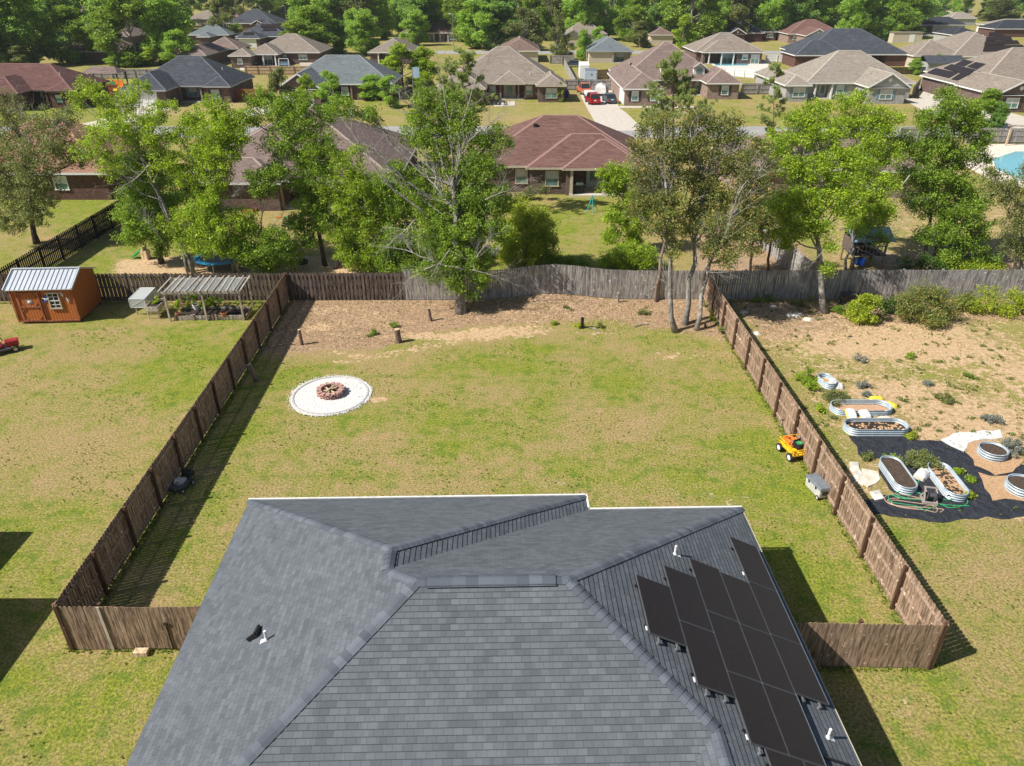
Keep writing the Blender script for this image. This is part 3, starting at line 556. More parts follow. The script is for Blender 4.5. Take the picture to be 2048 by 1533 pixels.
        prof += [(xb, yb), (xa, yb)]; wl.prism(prof, -.1, z0 - .16 - idx * .004)
    rf.build('roof', roof, root); fb.build('fascia', trim, root); cap.build('ridge_cap', roof + '_cap', root); wl.build('wall', wall, root)
    if gab.f: gab.build('gable', wall if ped is None else ped, root); gab2.build('gable', wall if ped is None else ped, root)
    for f in feats:
        if f[0] == 'p':
            for cx in f[5]:
                y = rects[f[1]][2] + .3; c = MB(); x = xat(cx, y, 1.3) - ox; c.box(x, y - oy, 1.22, .26, .26, 2.44); c.box(x, y - oy, .1, .36, .36, .2); c.build('column', f[6] if len(f) > 6 else trim, root)
            continue
        if f[0] in 'wdgs':
            kind, ri, px, w, z0, z1 = f[:6]; opt = f[6] if len(f) > 6 else None; rec_d = f[7] if len(f) > 7 else 0; y = rects[ri][2] + .42 + rec_d; x = xat(px, y, (z0 + z1) / 2) - ox; y -= oy
            b = MB(); fw = .09; nm = {'w': 'window', 'd': 'door', 'g': 'garage_door', 's': 'door'}[kind]
            if kind in 'ws':
                b.box(x, y - .02, z1 - fw / 2, w, .1, fw); b.box(x, y - .03, z0 + fw / 2, w + .1, .14, fw); b.box(x - w / 2 + fw / 2, y - .02, (z0 + z1) / 2, fw, .098, z1 - z0 - 2 * fw); b.box(x + w / 2 - fw / 2, y - .02, (z0 + z1) / 2, fw, .098, z1 - z0 - 2 * fw)
                if kind == 'w': b.box(x, y - .022, (z0 + z1) / 2, w - 2 * fw, .07, .06)
                if w > 1.3: b.box(x, y - .02, (z0 + z1) / 2, .07, .08, z1 - z0 - 2 * fw)
                o = b.build(nm, trim, root); g = MB(); g.box(x, y - .012, (z0 + z1) / 2, w - fw, .03, z1 - z0 - fw); g.build('pane', 'glass_teal', o)
                g = MB(); g.box(x, y - .006, z1 - (z1 - z0) * .27, w - 2.4 * fw, .052, (z1 - z0) * .42); g.build('blind', 'blind', o)
            elif kind == 'g':
                for i in range(4): b.box(x, y - .03 + .004 * (i % 2), z0 + (z1 - z0) * (i + .5) / 4, w, .06, (z1 - z0) / 4 - .025)
                b.build(nm, 'white_trim', root)
            else:
                b.box(x, y - .03, (z0 + z1) / 2, w, .08, z1 - z0); o = b.build(nm, opt or 'tan_trim', root); g = MB(); g.box(x, y - .075, (z0 + z1) / 2 + .2, w * .5, .02, (z1 - z0) * .6); g.build('pane', 'glass_teal', o); opt = None
            if opt:
                for sx in (-1, 1): s = MB(); s.box(x + sx * (w / 2 + .24), y - .02, (z0 + z1) / 2, .4, .06, z1 - z0); s.build('shutter', opt, root)
        elif f[0] in ('spn', 'spl', 'sv', 'sp_pipe'):   # things on the near (n) or left (l) slope
            ri = f[1]; x0, x1, y0, y1, m, kd, z0 = rects[ri]
            def hit(px, py, lf=0):
                d = ray(px, py)
                if f[0] == 'spl' or (len(f) > 4 and f[4] == 'l'): t = (z0 - m * x0 - CAM_H) / (d.z - m * d.x); nn = Vector((-m, 0, 1)).normalized()
                else: t = (z0 - m * y0 - CAM_H) / (d.z - m * d.y); nn = Vector((0, -m, 1)).normalized()
                return Vector((t * d.x - ox, t * d.y - oy, CAM_H + t * d.z)) + nn * lf
            if f[0] in ('spn', 'spl'):
                q = [hit(*p, .1) for p in f[2]]; nn = (q[1] - q[0]).cross(q[2] - q[1]).normalized(); nn = nn if nn.z > 0 else -nn; b = MB()
                b.add(q + [p + nn * .05 for p in q], [(3, 2, 1, 0), (4, 5, 6, 7), (0, 1, 5, 4), (1, 2, 6, 5), (2, 3, 7, 6), (3, 0, 4, 7)], 0); b.build('solar_panel', 'panel_glass', root)
            else:
                p = hit(f[2], f[3]); b = MB()
                if f[0] == 'sv': b.box(p.x, p.y, p.z + .12, .4, .35, .26); b.build('roof_vent', 'black_plastic', root)
                else: b.tube([p, p + Vector((0, 0, .4))], .06, 8); b.build('vent_pipe', 'white_plastic', root)
    root['_r'] = 0; del root['_r']
    return root, rects
bs = 'dark_trim'
# row behind the back fence
house('orange-brown roofed brick house behind the sparse oak at far left', 'roof_rust', 'brick_red', [(-150, 213, 346, 239, .5)], [], [('w', 0, 122, 1.3, .9, 2.2), ('sp_pipe', 0, 150, 300)])
house('brick house with dull purple-brown roof mostly behind the bright leaning trees', 'roof_taupe', 'brick_brown', [(345, 795, 361, 216, .5)], [(345, 560, 366, 6, 'hip')], [('p', 0, 560, 760, 3, [562, 640, 700, 757], 'pale_wood'), ('w', 0, 470, 1.2, .9, 2.2), ('s', 0, 690, 1.8, .1, 2.1, None, 3)])
house('brick house with red-brown hip roof centred behind the back fence', 'roof_red', 'brick_brown', [(943, 1310, 332, 230, .5)], [(1052, 1306, 336, 9, 'hip'), (1125, 1300, 338, 7.5, 'hip')],
      [('w', 1, 1104, 1.3, .75, 2.25), ('w', 0, 1043, 1.2, .8, 2.25), ('p', 2, 1142, 1290, 2.6, [1143, 1208, 1286], 'tan_trim'), ('p', 1, 1142, 1290, 3.3, []), ('p', 0, 1142, 1290, 3.8, []), ('d', 2, 1186, 1.3, .1, 2.2, 'blind', 2.6), ('sv', 0, 1071, 253), ('w', 2, 1250, 1.2, .8, 2.1, None, 2.6)], 'tan_trim')
house('house with grey-brown roof hidden behind the large bright trees at right', 'roof_taupe', 'brick_pink', [(1475, 1872, 338, 262, .5)], [(1690, 1860, 342, 6, 'hip')], [('w', 0, 1600, 1.3, .8, 2.2), ('w', 1, 1740, 1.5, .8, 2.2)])
# row across the street
house('dark maroon roofed brick house with striped green lawn at upper left', 'roof_maroon', 'brick_red', [(-109, 146, 181, 127, .55)], [(-60, 36, 188, 10, 'hip'), (89, 146, 183, 5, 'hip')], [('p', 0, 35, 92, 2, [48, 95], 'brick_red'), ('s', 0, 76, 2.2, .1, 2.2, None, 2), ('w', 2, 118, 1.2, .8, 2.1), ('sp_pipe', 0, 120, 150)], 'dark_trim')
house('brown brick house with charcoal hip roof and black shutters at upper left', 'roof_dark', 'brick_brown', [(256, 461, 172, 112, .6)], [(236, 332, 181, 11, 'hip'), (404, 461, 173.5, 4, 'hip')],
      [('p', 0, 331, 404, 1.6, [361, 403], 'brick_pink'), ('w', 0, 386, 1.4, .6, 2.2, 'shutter_blue', 1.6), ('w', 2, 431, 1.4, .7, 2.1, 'dark_trim'), ('g', 1, 284, 5, .05, 2.3), ('sp_pipe', 0, 445, 140)], 'grey_trim')
house('light grey roofed house with brick front gable and white garage door', 'roof_lightslate', 'brick_brown', [(562, 786, 168, 110, .6)], [(551, 643, 178, 10, 'gable')], [('g', 1, 597, 4.9, .05, 2.3), ('w', 0, 690, 1.2, .7, 2.1), ('w', 0, 760, 1.2, .7, 2.1), ('p', 0, 643, 700, 1.6, [703], 'brick_pink')])
house('brick house with tan hip roof and double front door, upper centre', 'roof_tan', 'brick_brown', [(893, 1118, 167, 93, .6)], [(868, 972, 178, 11, 'hip'), (1072, 1134, 172, 9, 'hip'), (986, 1052, 168, 6, 'hipn')],
      [('p', 0, 988, 1048, 1.4, [1001, 1037], 'brick_pink'), ('d', 0, 1019, 2.0, .1, 2.3, 'tan_trim', 1.4), ('w', 0, 1058, 1.1, .7, 2.2), ('w', 2, 1103, 1.9, .6, 2.2, bs), ('w', 0, 985, 1.1, .9, 2.2, None, 0), ('sp_pipe', 0, 1060, 150)], 'tan_trim')
hb5, r5 = house('large house with reddish-brown roof, two small dormers and side garage', 'roof_taupe', 'brick_pink', [(1240, 1450, 160, 84, .62)], [(1246, 1330, 178, 22, 'hip'), (1413, 1486, 167, 11, 'hip')],
      [('w', 1, 1270, 1.1, .7, 2.2, bs), ('w', 1, 1310, 1.4, .7, 2.2, bs), ('p', 0, 1345, 1412, 1.6, [1380], 'brick_pink'), ('w', 0, 1398, 1.3, .7, 2.2, None, 1.6), ('w', 2, 1450, 1.2, .7, 2.2, bs), ('sv', 1, 1262, 130, 'l'), ('g', 1, 1290, .01, .1, .12)])
def side_garage(root, rects, ri, ya, yb, mat='white_trim', sgn=-1):
    x0, x1, y0, y1 = rects[ri][:4]; x = (x0 + .42 if sgn < 0 else x1 - .42) - root.location.x; b = MB()
    for i in range(4): b.box(x + sgn * .03, (ya + yb) / 2 - root.location.y, .05 + .56 * (i + .5), .06, yb - ya, .535)
    b.build('garage_door', mat, root)
    for yy in (ya - .2, yb + .2): c = MB(); c.box(x + sgn * .03, yy - root.location.y, 1.25, .05, .2, 2.4); c.build('door_trim', mat, root)
side_garage(hb5, r5, 1, r5[1][2] + 1.2, r5[1][2] + 6.2)
def dormer(root, rects, ri, px, py, w, roof, wall='siding_white'):
    x0, x1, y0, y1, m, _, z0 = rects[ri]; d = ray(px, py); t = (z0 - m * y0 - CAM_H) / (d.z - m * d.y); x, y, z = t * d.x - root.location.x, t * d.y - root.location.y, CAM_H + t * d.z
    b = MB(); b.box(x, y + 1.2, z + .45, w, 2.4, 1.3); o = b.build('dormer', wall, root); r = MB(); h = w * .5 + .25
    A = [(x - h, y - .25, z + 1.05), (x + h, y - .25, z + 1.05), (x, y - .25, z + 1.05 + h * .7)]; Bk = [(q[0], y + 2.8, q[2]) for q in A]; r.add(A + Bk, [(0, 2, 5, 3), (2, 1, 4, 5), (1, 0, 3, 4)]); r.build('dormer_roof', roof, o)
    g = MB(); g.add([(x - w / 2, y - .01, z + 1.1), (x + w / 2, y - .01, z + 1.1), (x, y - .01, z + 1.1 + w * .33)], [(0, 1, 2)]); g.build('dormer_gable', wall, o)
    f = MB(); f.beam(A[0], A[2], .06, .16); f.beam(A[1], A[2], .06, .16); f.build('dormer_fascia', 'white_trim', o); p = MB(); p.box(x, y - .02, z + .5, w * .5, .05, .8); p.build('pane', 'glass_teal', o)
dormer(hb5, r5, 0, 1332, 148, 1.9, 'roof_taupe'); dormer(hb5, r5, 0, 1398, 149, 1.9, 'roof_taupe')
hb6, r6 = house('grey brick house with beige hip roof, blue shutters and a front gable', 'roof_sand', 'brick_grey', [(1612, 1832, 166, 101, .6)], [(1571, 1626, 171, 18, 'hip'), (1738, 1822, 175, 12, 'gable')],
      [('w', 1, 1598, 2.0, .7, 2.2, 'shutter_blue'), ('p', 0, 1627, 1662, 1.3, [1630, 1663], 'white_trim'), ('d', 0, 1644, 1.2, .1, 2.2, 'blind', 1.3), ('w', 0, 1680, 1.2, .7, 2.2, 'shutter_blue'), ('w', 2, 1772, 2.0, .7, 2.2, 'shutter_blue')], ped='siding_grey')
hb7, r7 = house('tan roofed house at right edge with six solar panels over its side garage', 'roof_tan', 'brick_brown', [(1960, 2250, 168, 95, .5)], [(1985, 2075, 186, 23, 'hip'), (1993, 2093, 190, 12, 'gable')],
      [('w', 2, 2024, 2.0, .6, 2.1, bs)] + [('spl', 1, q) for q in ([(1854, 147), (1872, 138), (1916, 147), (1898, 157)], [(1887, 138), (1903, 130), (1951, 141), (1937, 152)], [(1903, 160), (1921, 148), (1935, 152), (1915, 162)], [(1910, 131), (1928, 121), (1947, 125), (1929, 135)], [(1934, 135), (1952, 126), (1972, 130), (1954, 141)])], ped='brick_brown')
side_garage(hb7, r7, 1, r7[1][2] + 1.0, r7[1][2] + 6.0)
# third row and beyond
house('brown roofed brick house behind the tall trees at upper left', 'roof_brown', 'brick_brown', [(120, 249, 103, 72, .5)], [])
house('taupe roofed house with small patio, between two big tree masses at upper left', 'roof_taupe', 'brick_brown', [(178, 262, 73, 42, .5)], [], [('s', 0, 220, 1.8, .1, 2.1), ('w', 0, 245, 1.2, .8, 2.1)], 'grey_trim')
house('grey-brown roofed house beside the big dark trees, left of the patio umbrellas', 'roof_taupe', 'brick_brown', [(350, 412, 111, 66, .5), (400, 478, 98, 72, .5)], [], [], 'grey_trim')
house('blue-grey roofed house just behind the grey-brown one at upper left', 'roof_lightslate', 'brick_brown', [(375, 458, 70, 43, .5)], [(392, 420, 74, 6, 'hip')])
house('tan roofed house with a covered patio of white columns and a blue garden swing', 'roof_tan', 'brick_brown', [(500, 640, 105, 67, .5)], [(455, 502, 112, 7, 'hip'), (490, 556, 109, 10, 'hip')],
      [('p', 2, 502, 552, 2.6, [527, 551]), ('s', 2, 535, 2.4, .1, 2.2, None, 2.6), ('w', 0, 568, 1.3, .9, 2.1), ('w', 0, 606, 2, .9, 2.1), ('w', 1, 480, 1.1, .8, 2.0)])
house('dark slate roofed house with black solar panels, behind the patio house', 'roof_dark', 'brick_brown', [(470, 575, 73, 40, .5)], [(470, 520, 77, 8, 'hip')], [('g', 1, 496, 5, .1, 2.3), ('spn', 0, [(521, 56), (522, 50), (568, 49), (569, 55)]), ('spn', 0, [(525, 63), (527, 57), (552, 56), (553, 62)]), ('spn', 1, [(486, 71), (488, 66), (507, 65), (508, 70)])])
house('slate roofed house with a flag on its front, far upper left', 'roof_dark', 'brick_brown', [(447, 552, 47, 18, .5)], [(500, 528, 49, 8, 'gable')], [('w', 0, 480, 1.3, .8, 2.1)])
house('grey roofed house above the orange bare earth, far upper left corner', 'roof_taupe', 'siding_white', [(130, 212, 24, 4, .45)])
house('white-walled house partly behind trees at the top left edge', 'roof_lightslate', 'siding_white', [(196, 236, 17, 0, .5)], [], [('w', 0, 214, 2, .8, 2)])
house('small tan-brown roofed house with a satellite dish, far upper left', 'roof_tan', 'siding_cream', [(372, 438, 38, 18, .45)])
house('reddish-brown roofed house among trees at the top, left of centre', 'roof_brown', 'siding_cream', [(690, 792, 45, 12, .45)], [(640, 700, 43, 12, 'hip')], [('w', 0, 772, 1.6, .8, 2)])
house('brown roofed house with a small white porch and tan lawn, upper centre', 'roof_brown', 'brick_pink', [(800, 922, 66, 40, .5)], [], [('p', 0, 868, 898, 1.5, [868, 880, 896]), ('w', 0, 908, 3, .6, 2.2), ('d', 0, 884, 1, .1, 2.1, 'tan_trim', 1.5)])
house('tan roofed house half hidden by a leafy tree, above the light grey roof', 'roof_tan', 'brick_brown', [(735, 826, 105, 64, .5)], [], [('p', 0, 755, 790, 2, [757])])
house('dark roofed white house far behind at the top, by the tall pole', 'roof_dark', 'siding_white', [(888, 926, 42, 26, .5)])
house('light tan house with a small front gable in front of the far wood, top centre', 'roof_tan', 'siding_cream', [(1125, 1215, 68, 40, .55)], [(1127, 1166, 72, 12, 'gable')], [('w', 0, 1190, 1.6, .8, 2)], 'grey_trim')
house('slate-grey roofed patio house behind the parked trailers', 'roof_lightslate', 'siding_cream', [(1176, 1268, 103, 63, .5)], [], [('p', 0, 1225, 1262, 2.2, [1226, 1262]), ('s', 0, 1240, 2, .1, 2.1, None, 2.2)], 'grey_trim')
house('small brown roofed house mostly hidden by trees, left of the trailers', 'roof_brown', 'siding_cream', [(1000, 1080, 102, 56, .5)])
house('red-brown roofed house peeking over the round bright tree, top centre', 'roof_brown', 'siding_cream', [(1300, 1350, 70, 40, .5)])
house('dark slate roofed brick house with a small brick front gable, top right of centre', 'roof_dark', 'brick_red', [(1425, 1530, 66, 38, .55)], [(1458, 1494, 68, 10, 'gable'), (1505, 1556, 64, 8, 'hip')], [('p', 2, 1512, 1532, 1.5, [1513, 1530], 'brick_red'), ('w', 2, 1540, 2, .8, 2.1)])
house('tan roofed brick house with white columned patio beside the blue pool', 'roof_tan', 'brick_brown', [(1390, 1530, 103, 65, .5)], [(1405, 1530, 105, 9, 'hip')], [('p', 1, 1412, 1475, 2.6, [1418, 1443, 1467]), ('p', 0, 1412, 1475, 2.8, []), ('s', 1, 1455, 2.4, .1, 2.1, None, 2.6), ('w', 1, 1490, 1.3, .9, 2.1), ('s', 1, 1510, 2, .1, 2.1)])
house('red roofed cream brick house with a garage gable, top right', 'roof_red', 'brick_pink', [(1576, 1690, 68, 39, .5)], [(1612, 1662, 72, 10, 'gable')], [('g', 1, 1636, 5, .05, 2.3), ('w', 0, 1590, 1.3, .8, 2.1)], ped='siding_grey')
house('wide charcoal roofed brick house with a dark covered patio, upper right', 'roof_dark', 'brick_red', [(1608, 1820, 109, 57, .55)], [(1590, 1700, 111, 10, 'hip')], [('p', 0, 1712, 1775, 3, [1740])])
hc, rc = house('tan roofed house with stacked rows of solar panels near the right edge', 'roof_tan', 'siding_cream', [(1905, 2060, 113, 55, .5)], [(1828, 1932, 112, 12, 'hip')], [('spn', 0, q) for q in ([(1976, 74), (1978, 66), (2003, 65), (2008, 73)], [(1971, 83), (1972, 75), (2020, 74), (2025, 82)], [(1968, 92), (1969, 84), (2034, 82), (2040, 90)], [(1965, 104), (1968, 93), (2044, 91), (2055, 103)])])
house('black roofed house with clutter in its carport, far right', 'roof_black', 'siding_cream', [(1838, 1935, 50, 34, .5)], [], [('p', 0, 1840, 1868, 4, [1841, 1866])])
house('dark roofed brick house at the right edge, behind the solar rows', 'roof_black', 'brick_red', [(1990, 2110, 58, 40, .45)])
house('white metal-clad house at the far right edge', 'roof_sand', 'siding_white', [(1992, 2110, 52, 38, .3)])
house('long pale grey roof far off at upper right, behind the black roof', 'roof_sand', 'siding_grey', [(1900, 1956, 37, 24, .5)])
house('tan roof far off, above the long pale grey one at upper right', 'roof_tan', 'siding_cream', [(1908, 1948, 20, 6, .45)])
house('dark brown low roof just behind the tan side-garage house at right', 'roof_black', 'siding_grey', [(1905, 1968, 70, 50, .4)])
# house left of the frame whose shadow falls on the left lawn
# ---------------- trees and shrubs ----------------
leafs_fine = True
def leaf_mesh(name, mat, C, Rr, nper, size, parent, squash=.8, seed=1, needle=False, aspect=.62, loc=None):
    if leafs_fine and not needle and nper >= 30 and size < .2: nper = int(nper * 1.4); size *= .83
    g = np.random.default_rng(seed); k = len(C); C = np.asarray(C, float); Rr = np.asarray(Rr, float)
    idx = np.repeat(np.arange(k), nper); n = len(idx)
    n = n; d = g.normal(size=(n, 3)); d /= np.linalg.norm(d, axis=1)[:, None]; rad = g.random(n) ** .5
    p = C[idx] + d * (rad * Rr[idx])[:, None] * np.array([1, 1, squash])
    nrm = g.normal(size=(n, 3)) + np.array([0, 0, .9]); nrm /= np.linalg.norm(nrm, axis=1)[:, None]
    a = np.cross(nrm, g.normal(size=(n, 3))); a /= np.linalg.norm(a, axis=1)[:, None] + 1e-9
    if needle: a = d * .8 + np.array([0, 0, .5]) + .25 * g.normal(size=(n, 3)); a /= np.linalg.norm(a, axis=1)[:, None]; nrm = np.cross(a, g.normal(size=(n, 3))); nrm /= np.linalg.norm(nrm, axis=1)[:, None] + 1e-9
    b = np.cross(nrm, a); s = size * (1.12 if not needle else 1) * g.uniform(.6, 1.25, n)[:, None]
    if needle: p = C[idx] + d * (rad * Rr[idx] * .3)[:, None]
    L, W = s * .5, s * .5 * aspect
    size_ = 0
    v = np.stack([p - a * L, p + b * W + nrm * s * .06, p + a * L, p - b * W + nrm * s * .06], 1).reshape(-1, 3)
    me = bpy.data.meshes.new(name); me.vertices.add(4 * n); me.vertices.foreach_set('co', v.ravel()); me.loops.add(4 * n); me.loops.foreach_set('vertex_index', np.arange(4 * n, dtype=np.int32))
    me.polygons.add(n); me.polygons.foreach_set('loop_start', np.arange(0, 4 * n, 4, dtype=np.int32)); me.update(); me.materials.append(M[mat])
    at = me.attributes.new('rnd', 'FLOAT', 'FACE'); at.data.foreach_set('value', g.random(n).astype(np.float32)); at = me.attributes.new('clump', 'FLOAT', 'FACE'); at.data.foreach_set('value', g.random(k)[idx].astype(np.float32))
    o = bpy.data.objects.new(name, me); col.objects.link(o); o.parent = parent; return o
def curve(p0, p1, rnd, n=6, bend=.12, up=.15):
    p0, p1 = Vector(p0), Vector(p1); L = (p1 - p0).length; o = Vector((rnd.uniform(-1, 1), rnd.uniform(-1, 1), rnd.uniform(-.3, .3))) * L * bend; pts = []
    for i in range(n + 1):
        t = i / n; q = p0.lerp(p1, t) + o * math.sin(math.pi * t) + Vector((0, 0, -up * L)) * math.sin(math.pi * t) * (1 - t); q += Vector((rnd.uniform(-1, 1), rnd.uniform(-1, 1), rnd.uniform(-1, 1))) * L * .018 * (0 < i < n); pts.append(q)
    return pts
def twigs(mb, p0, d, L, r, rnd, depth):
    d = d.normalized(); e = p0 + d * L; mid = p0.lerp(e, .5) + Vector((rnd.uniform(-1, 1), rnd.uniform(-1, 1), rnd.uniform(-1, 1))) * L * .12; mb.tube([p0, mid, e], [r, r * .75, r * .5], 4, cap=False)
    if depth > 0:
        for q in range(3):
            nd = d + Vector((rnd.uniform(-1, 1), rnd.uniform(-1, 1), rnd.uniform(-.6, .8))) * .85; twigs(mb, mid if q == 0 else (e if q == 1 else mid.lerp(e, .5)), nd, L * rnd.uniform(.5, .75), r * .5, rnd, depth - 1)
def tree(name, label, base, blobs, mat='leaf_bright', bk='bark_grey', tr=.16, dens=1.0, leafs=.17, nper=42, fork=.3, group=None, cat='tree', dead=(), seed=1, trunks=None, sub=.5, ypos=None):
    """base: pixel of the foot; blobs: (px, py, radius_px, dY) of crown masses, each placed at its own depth and real size"""
    rnd = random.Random(seed); bx, by, _ = G(*base) if ypos is None else (xat(base[0], ypos, 0), ypos, 0); bz = float(zg(bx, by)); root = thing(name, label, cat, (bx, by, bz), 0, group); B0 = Vector((bx, by, bz))
    cs = []
    for q in blobs:
        px, py, r, dy = q[:4]; w = PY(px, py, by + dy) - B0; rr = r * depth_at(by + dy, w.z) / FPX; cs.append((w, rr, q[4] if len(q) > 4 else 1.0))
    C, Rr = [], []; wd = MB(); tot = sum(c[1] ** 2 for c in cs); top = sum((c[0] * c[1] ** 2 for c in cs), Vector()) / tot; maxz = max(c[0].z for c in cs)
    feet = trunks or [(0, 0)]; stems = []
    for (fx, fy) in feet:
        f = Vector((fx, fy, -.1)); tgt = Vector((top.x * .8 + fx * .5, top.y * .8 + fy * .5, max(top.z, maxz * .62))); pts = curve(f, tgt, rnd, 8, .06, -.03); r0 = tr if len(feet) == 1 else tr * .75
        rad = [r0 * (1.35 if i == 0 else 1) * (1 - .62 * i / 8) for i in range(9)]; wd.tube(pts, rad, 8); stems.append((pts, rad))
    for c, rr, dn in cs:
        pts, rad = min(stems, key=lambda s: (s[0][0] - c).xy.length); want = max(fork * maxz, min(c.z * .72, pts[-1].z)); j = min(range(len(pts)), key=lambda i: abs(pts[i].z - want)); st = pts[j]
        r1 = min(rad[j] * .62, .035 + rr * .035); lp = curve(st, c, rnd, 6, .10, .12); wd.tube(lp, [r1 * (1 - .11 * i) for i in range(7)], 6, cap=False)
        rr *= 1.14; k = max(6, int(dens * (.35 + .65 * dn) * (10.5) * (rr / sub) ** 2)); loc = []
        for _ in range(k):
            d = Vector((rnd.gauss(0, 1), rnd.gauss(0, 1), rnd.gauss(0, 1))).normalized(); q = c + Vector((d.x, d.y, d.z * .82)) * rr * (rnd.random() ** .45)
            if q.z < .25: q.z = .25 + rnd.random() * .3
            C.append(q); Rr.append(sub * rnd.uniform(.55, 1.15)); loc.append(q)
        for q in rnd.sample(loc, min(len(loc), int(6 + rr * 5))): s0 = lp[rnd.choice((3, 4, 5, 6))]; wd.tube(curve(s0, q, rnd, 3, .1, .05), [.022, .017, .012, .007], 4, cap=False)
    for (px0, py0, px1, py1, r, dy) in dead:      # bare limbs
        a = PY(px0, py0, by + dy) - B0; c = PY(px1, py1, by + dy + rnd.uniform(-.5, .5)) - B0; pts = curve(a, c, rnd, 7, .07, .0); dm.append((root, pts, r, rnd.random()))
    wd.build('trunk', bk, root, smooth=True); leaf_mesh('crown', mat, [tuple(c) for c in C], Rr, nper, leafs, root, seed=seed)
    if dead:
        db = MB()
        for rt, pts, r, _ in [q for q in dm if q[0] == root]:
            db.tube(pts, [r * (1 - .1 * i) for i in range(8)], 6); 
            for i in range(2, 8):
                for _ in range(rnd.choice((1, 2))): twigs(db, pts[i], (pts[i] - pts[i - 1]).normalized() + Vector((rnd.uniform(-1, 1), rnd.uniform(-1, 1), rnd.uniform(-.5, 1))) * .9, rnd.uniform(.6, 1.5), r * .32, rnd, 2)
        db.build('bare_branch', 'bark_dead', root, smooth=True)
    return root
dm = []
# --- the row behind the back fence, left to right
tree('oak_tree', 'sparse olive oak with a crooked trunk at the left edge, beyond the black fence', (74, 487), [(30, 260, 46, 4, .55), (95, 250, 38, 2, .5), (125, 290, 40, 1, .6), (70, 320, 50, 0, .8), (30, 370, 50, 0, 1), (75, 380, 40, -1, 1), (25, 430, 38, -1, 1), (75, 425, 30, -1.5, .9), (165, 315, 26, 1, .45), (-20, 310, 50, 1, .6), (12, 215, 34, 4, .4), (140, 235, 24, 3, .4)], 'leaf_olive', 'bark_dark', .22, .8, .15, 34, .3, seed=3, dead=[(88, 330, 118, 250, .05, 1), (60, 330, 40, 230, .05, 2)])
tree('water_oak_tree', 'dark low-crowned tree standing beside the green toy slide', (324, 527), [(290, 440, 46, 0), (270, 400, 36, 0), (320, 460, 34, -.5), (300, 350, 36, 0, .8), (330, 400, 32, .5), (285, 320, 30, 0, .6), (265, 470, 28, -.5), (320, 495, 18, -.3), (250, 430, 22, 0, .7), (255, 330, 26, 1, .5)], 'leaf_mid', 'bark_dark', .20, 1.0, .15, 42, .2, seed=5)
tree('water_oak_tree', 'tall tree with two pale leaning trunks rising left beside the blue trampoline', (388, 548), [(215, 215, 30, 2, .7), (175, 180, 26, 3, .5), (260, 200, 24, 3, .7), (150, 200, 20, 3, .4), (250, 265, 40, 1, .7), (300, 280, 34, 1, .8), (200, 265, 28, 1.5, .45), (330, 320, 30, .5, .8), (205, 310, 26, 1, .5), (165, 300, 22, 1, .45), (300, 240, 26, 2, .6), (325, 215, 26, 2, .5), (280, 175, 18, 3, .5), (220, 340, 24, .5, .5), (345, 450, 22, 0, .5)], 'leaf_bright', 'bark_grey', .19, .85, .15, 40, .25, seed=8, trunks=[(0, 0), (-.5, .3)], dead=[(300, 330, 235, 380, .045, 0), (330, 490, 290, 440, .03, -.3), (340, 360, 250, 230, .05, 1)])
tree('water_oak_tree', 'bright green tree directly behind the wooden pergola, its crown reaching over the purple-brown roof', (470, 546), [(400, 430, 40, 0), (440, 460, 38, -.5), (485, 440, 30, 0), (380, 480, 30, 0), (420, 390, 30, 0, .9), (470, 490, 28, -.5), (430, 270, 42, 1), (390, 240, 28, 2, .8), (460, 240, 30, 2, .8), (440, 310, 34, .5), (395, 310, 30, 1), (475, 280, 26, 1, .8), (430, 350, 32, .5), (375, 350, 28, .5, .9), (445, 497, 22, -.9, 1), (408, 500, 18, -.8, 1), (485, 497, 18, -.9, 1), (360, 270, 24, 1.5, .6), (430, 210, 22, 2, .6), (500, 460, 20, 0)], 'leaf_bright', 'bark_grey', .17, 1.0, .15, 42, .25, seed=12, trunks=[(0, 0), (.45, -.2)], dead=[(430, 440, 470, 385, .03, 0)])
tree('young_oak_tree', 'thin tree with dark bushy base between the trampoline and the tire swing', (530, 545), [(540, 490, 38, -.5, 1.2), (510, 510, 28, -.8, 1.2), (570, 510, 28, -.6, 1.1), (530, 530, 26, -.6, 1.1), (530, 365, 24, 0, .8), (505, 350, 18, 0, .7), (550, 345, 18, 0, .7), (520, 385, 16, 0, .6)], 'leaf_mid', 'bark_dark', .10, 1.1, .15, 42, .15, seed=14, dead=[(528, 480, 580, 400, .025, 0)])
tree('water_oak_tree', 'tall green tree on a dark trunk just right of the tire swing', (650, 532), [(560, 230, 36, 2, .9), (520, 200, 26, 3, .7), (600, 250, 34, 1.5, .9), (640, 290, 34, 1, .9), (560, 290, 32, 1, .8), (600, 210, 30, 2, .8), (500, 240, 24, 2, .6), (640, 340, 34, .5), (600, 360, 30, .5), (625, 410, 34, 0, 1.1), (600, 450, 28, 0), (650, 440, 30, -.3, 1.1), (610, 310, 30, 1, .9), (655, 235, 24, 2, .7), (545, 340, 24, 1, .7), (620, 480, 20, -.3)], 'leaf_mid', 'bark_dark', .17, 1.0, .15, 42, .28, seed=17)
tree('water_oak_tree', 'yellow-green tree with a dark trunk next to the end of the shadowbox fence', (672, 537), [(700, 350, 36, .5), (680, 320, 24, 1, .8), (730, 380, 36, 0), (690, 410, 34, 0), (730, 440, 38, 0, 1.1), (690, 470, 34, -.3, 1.1), (760, 480, 36, -.3, 1.1), (700, 510, 30, -.6, 1.1), (745, 520, 30, -.7, 1.1), (660, 380, 24, .5, .8), (770, 420, 28, 0), (720, 300, 16, 1, .5)], 'leaf_bright', 'bark_dark', .16, 1.0, .15, 42, .2, seed=19, dead=[(760, 430, 665, 370, .045, -.2), (800, 460, 720, 420, .05, -.3)])
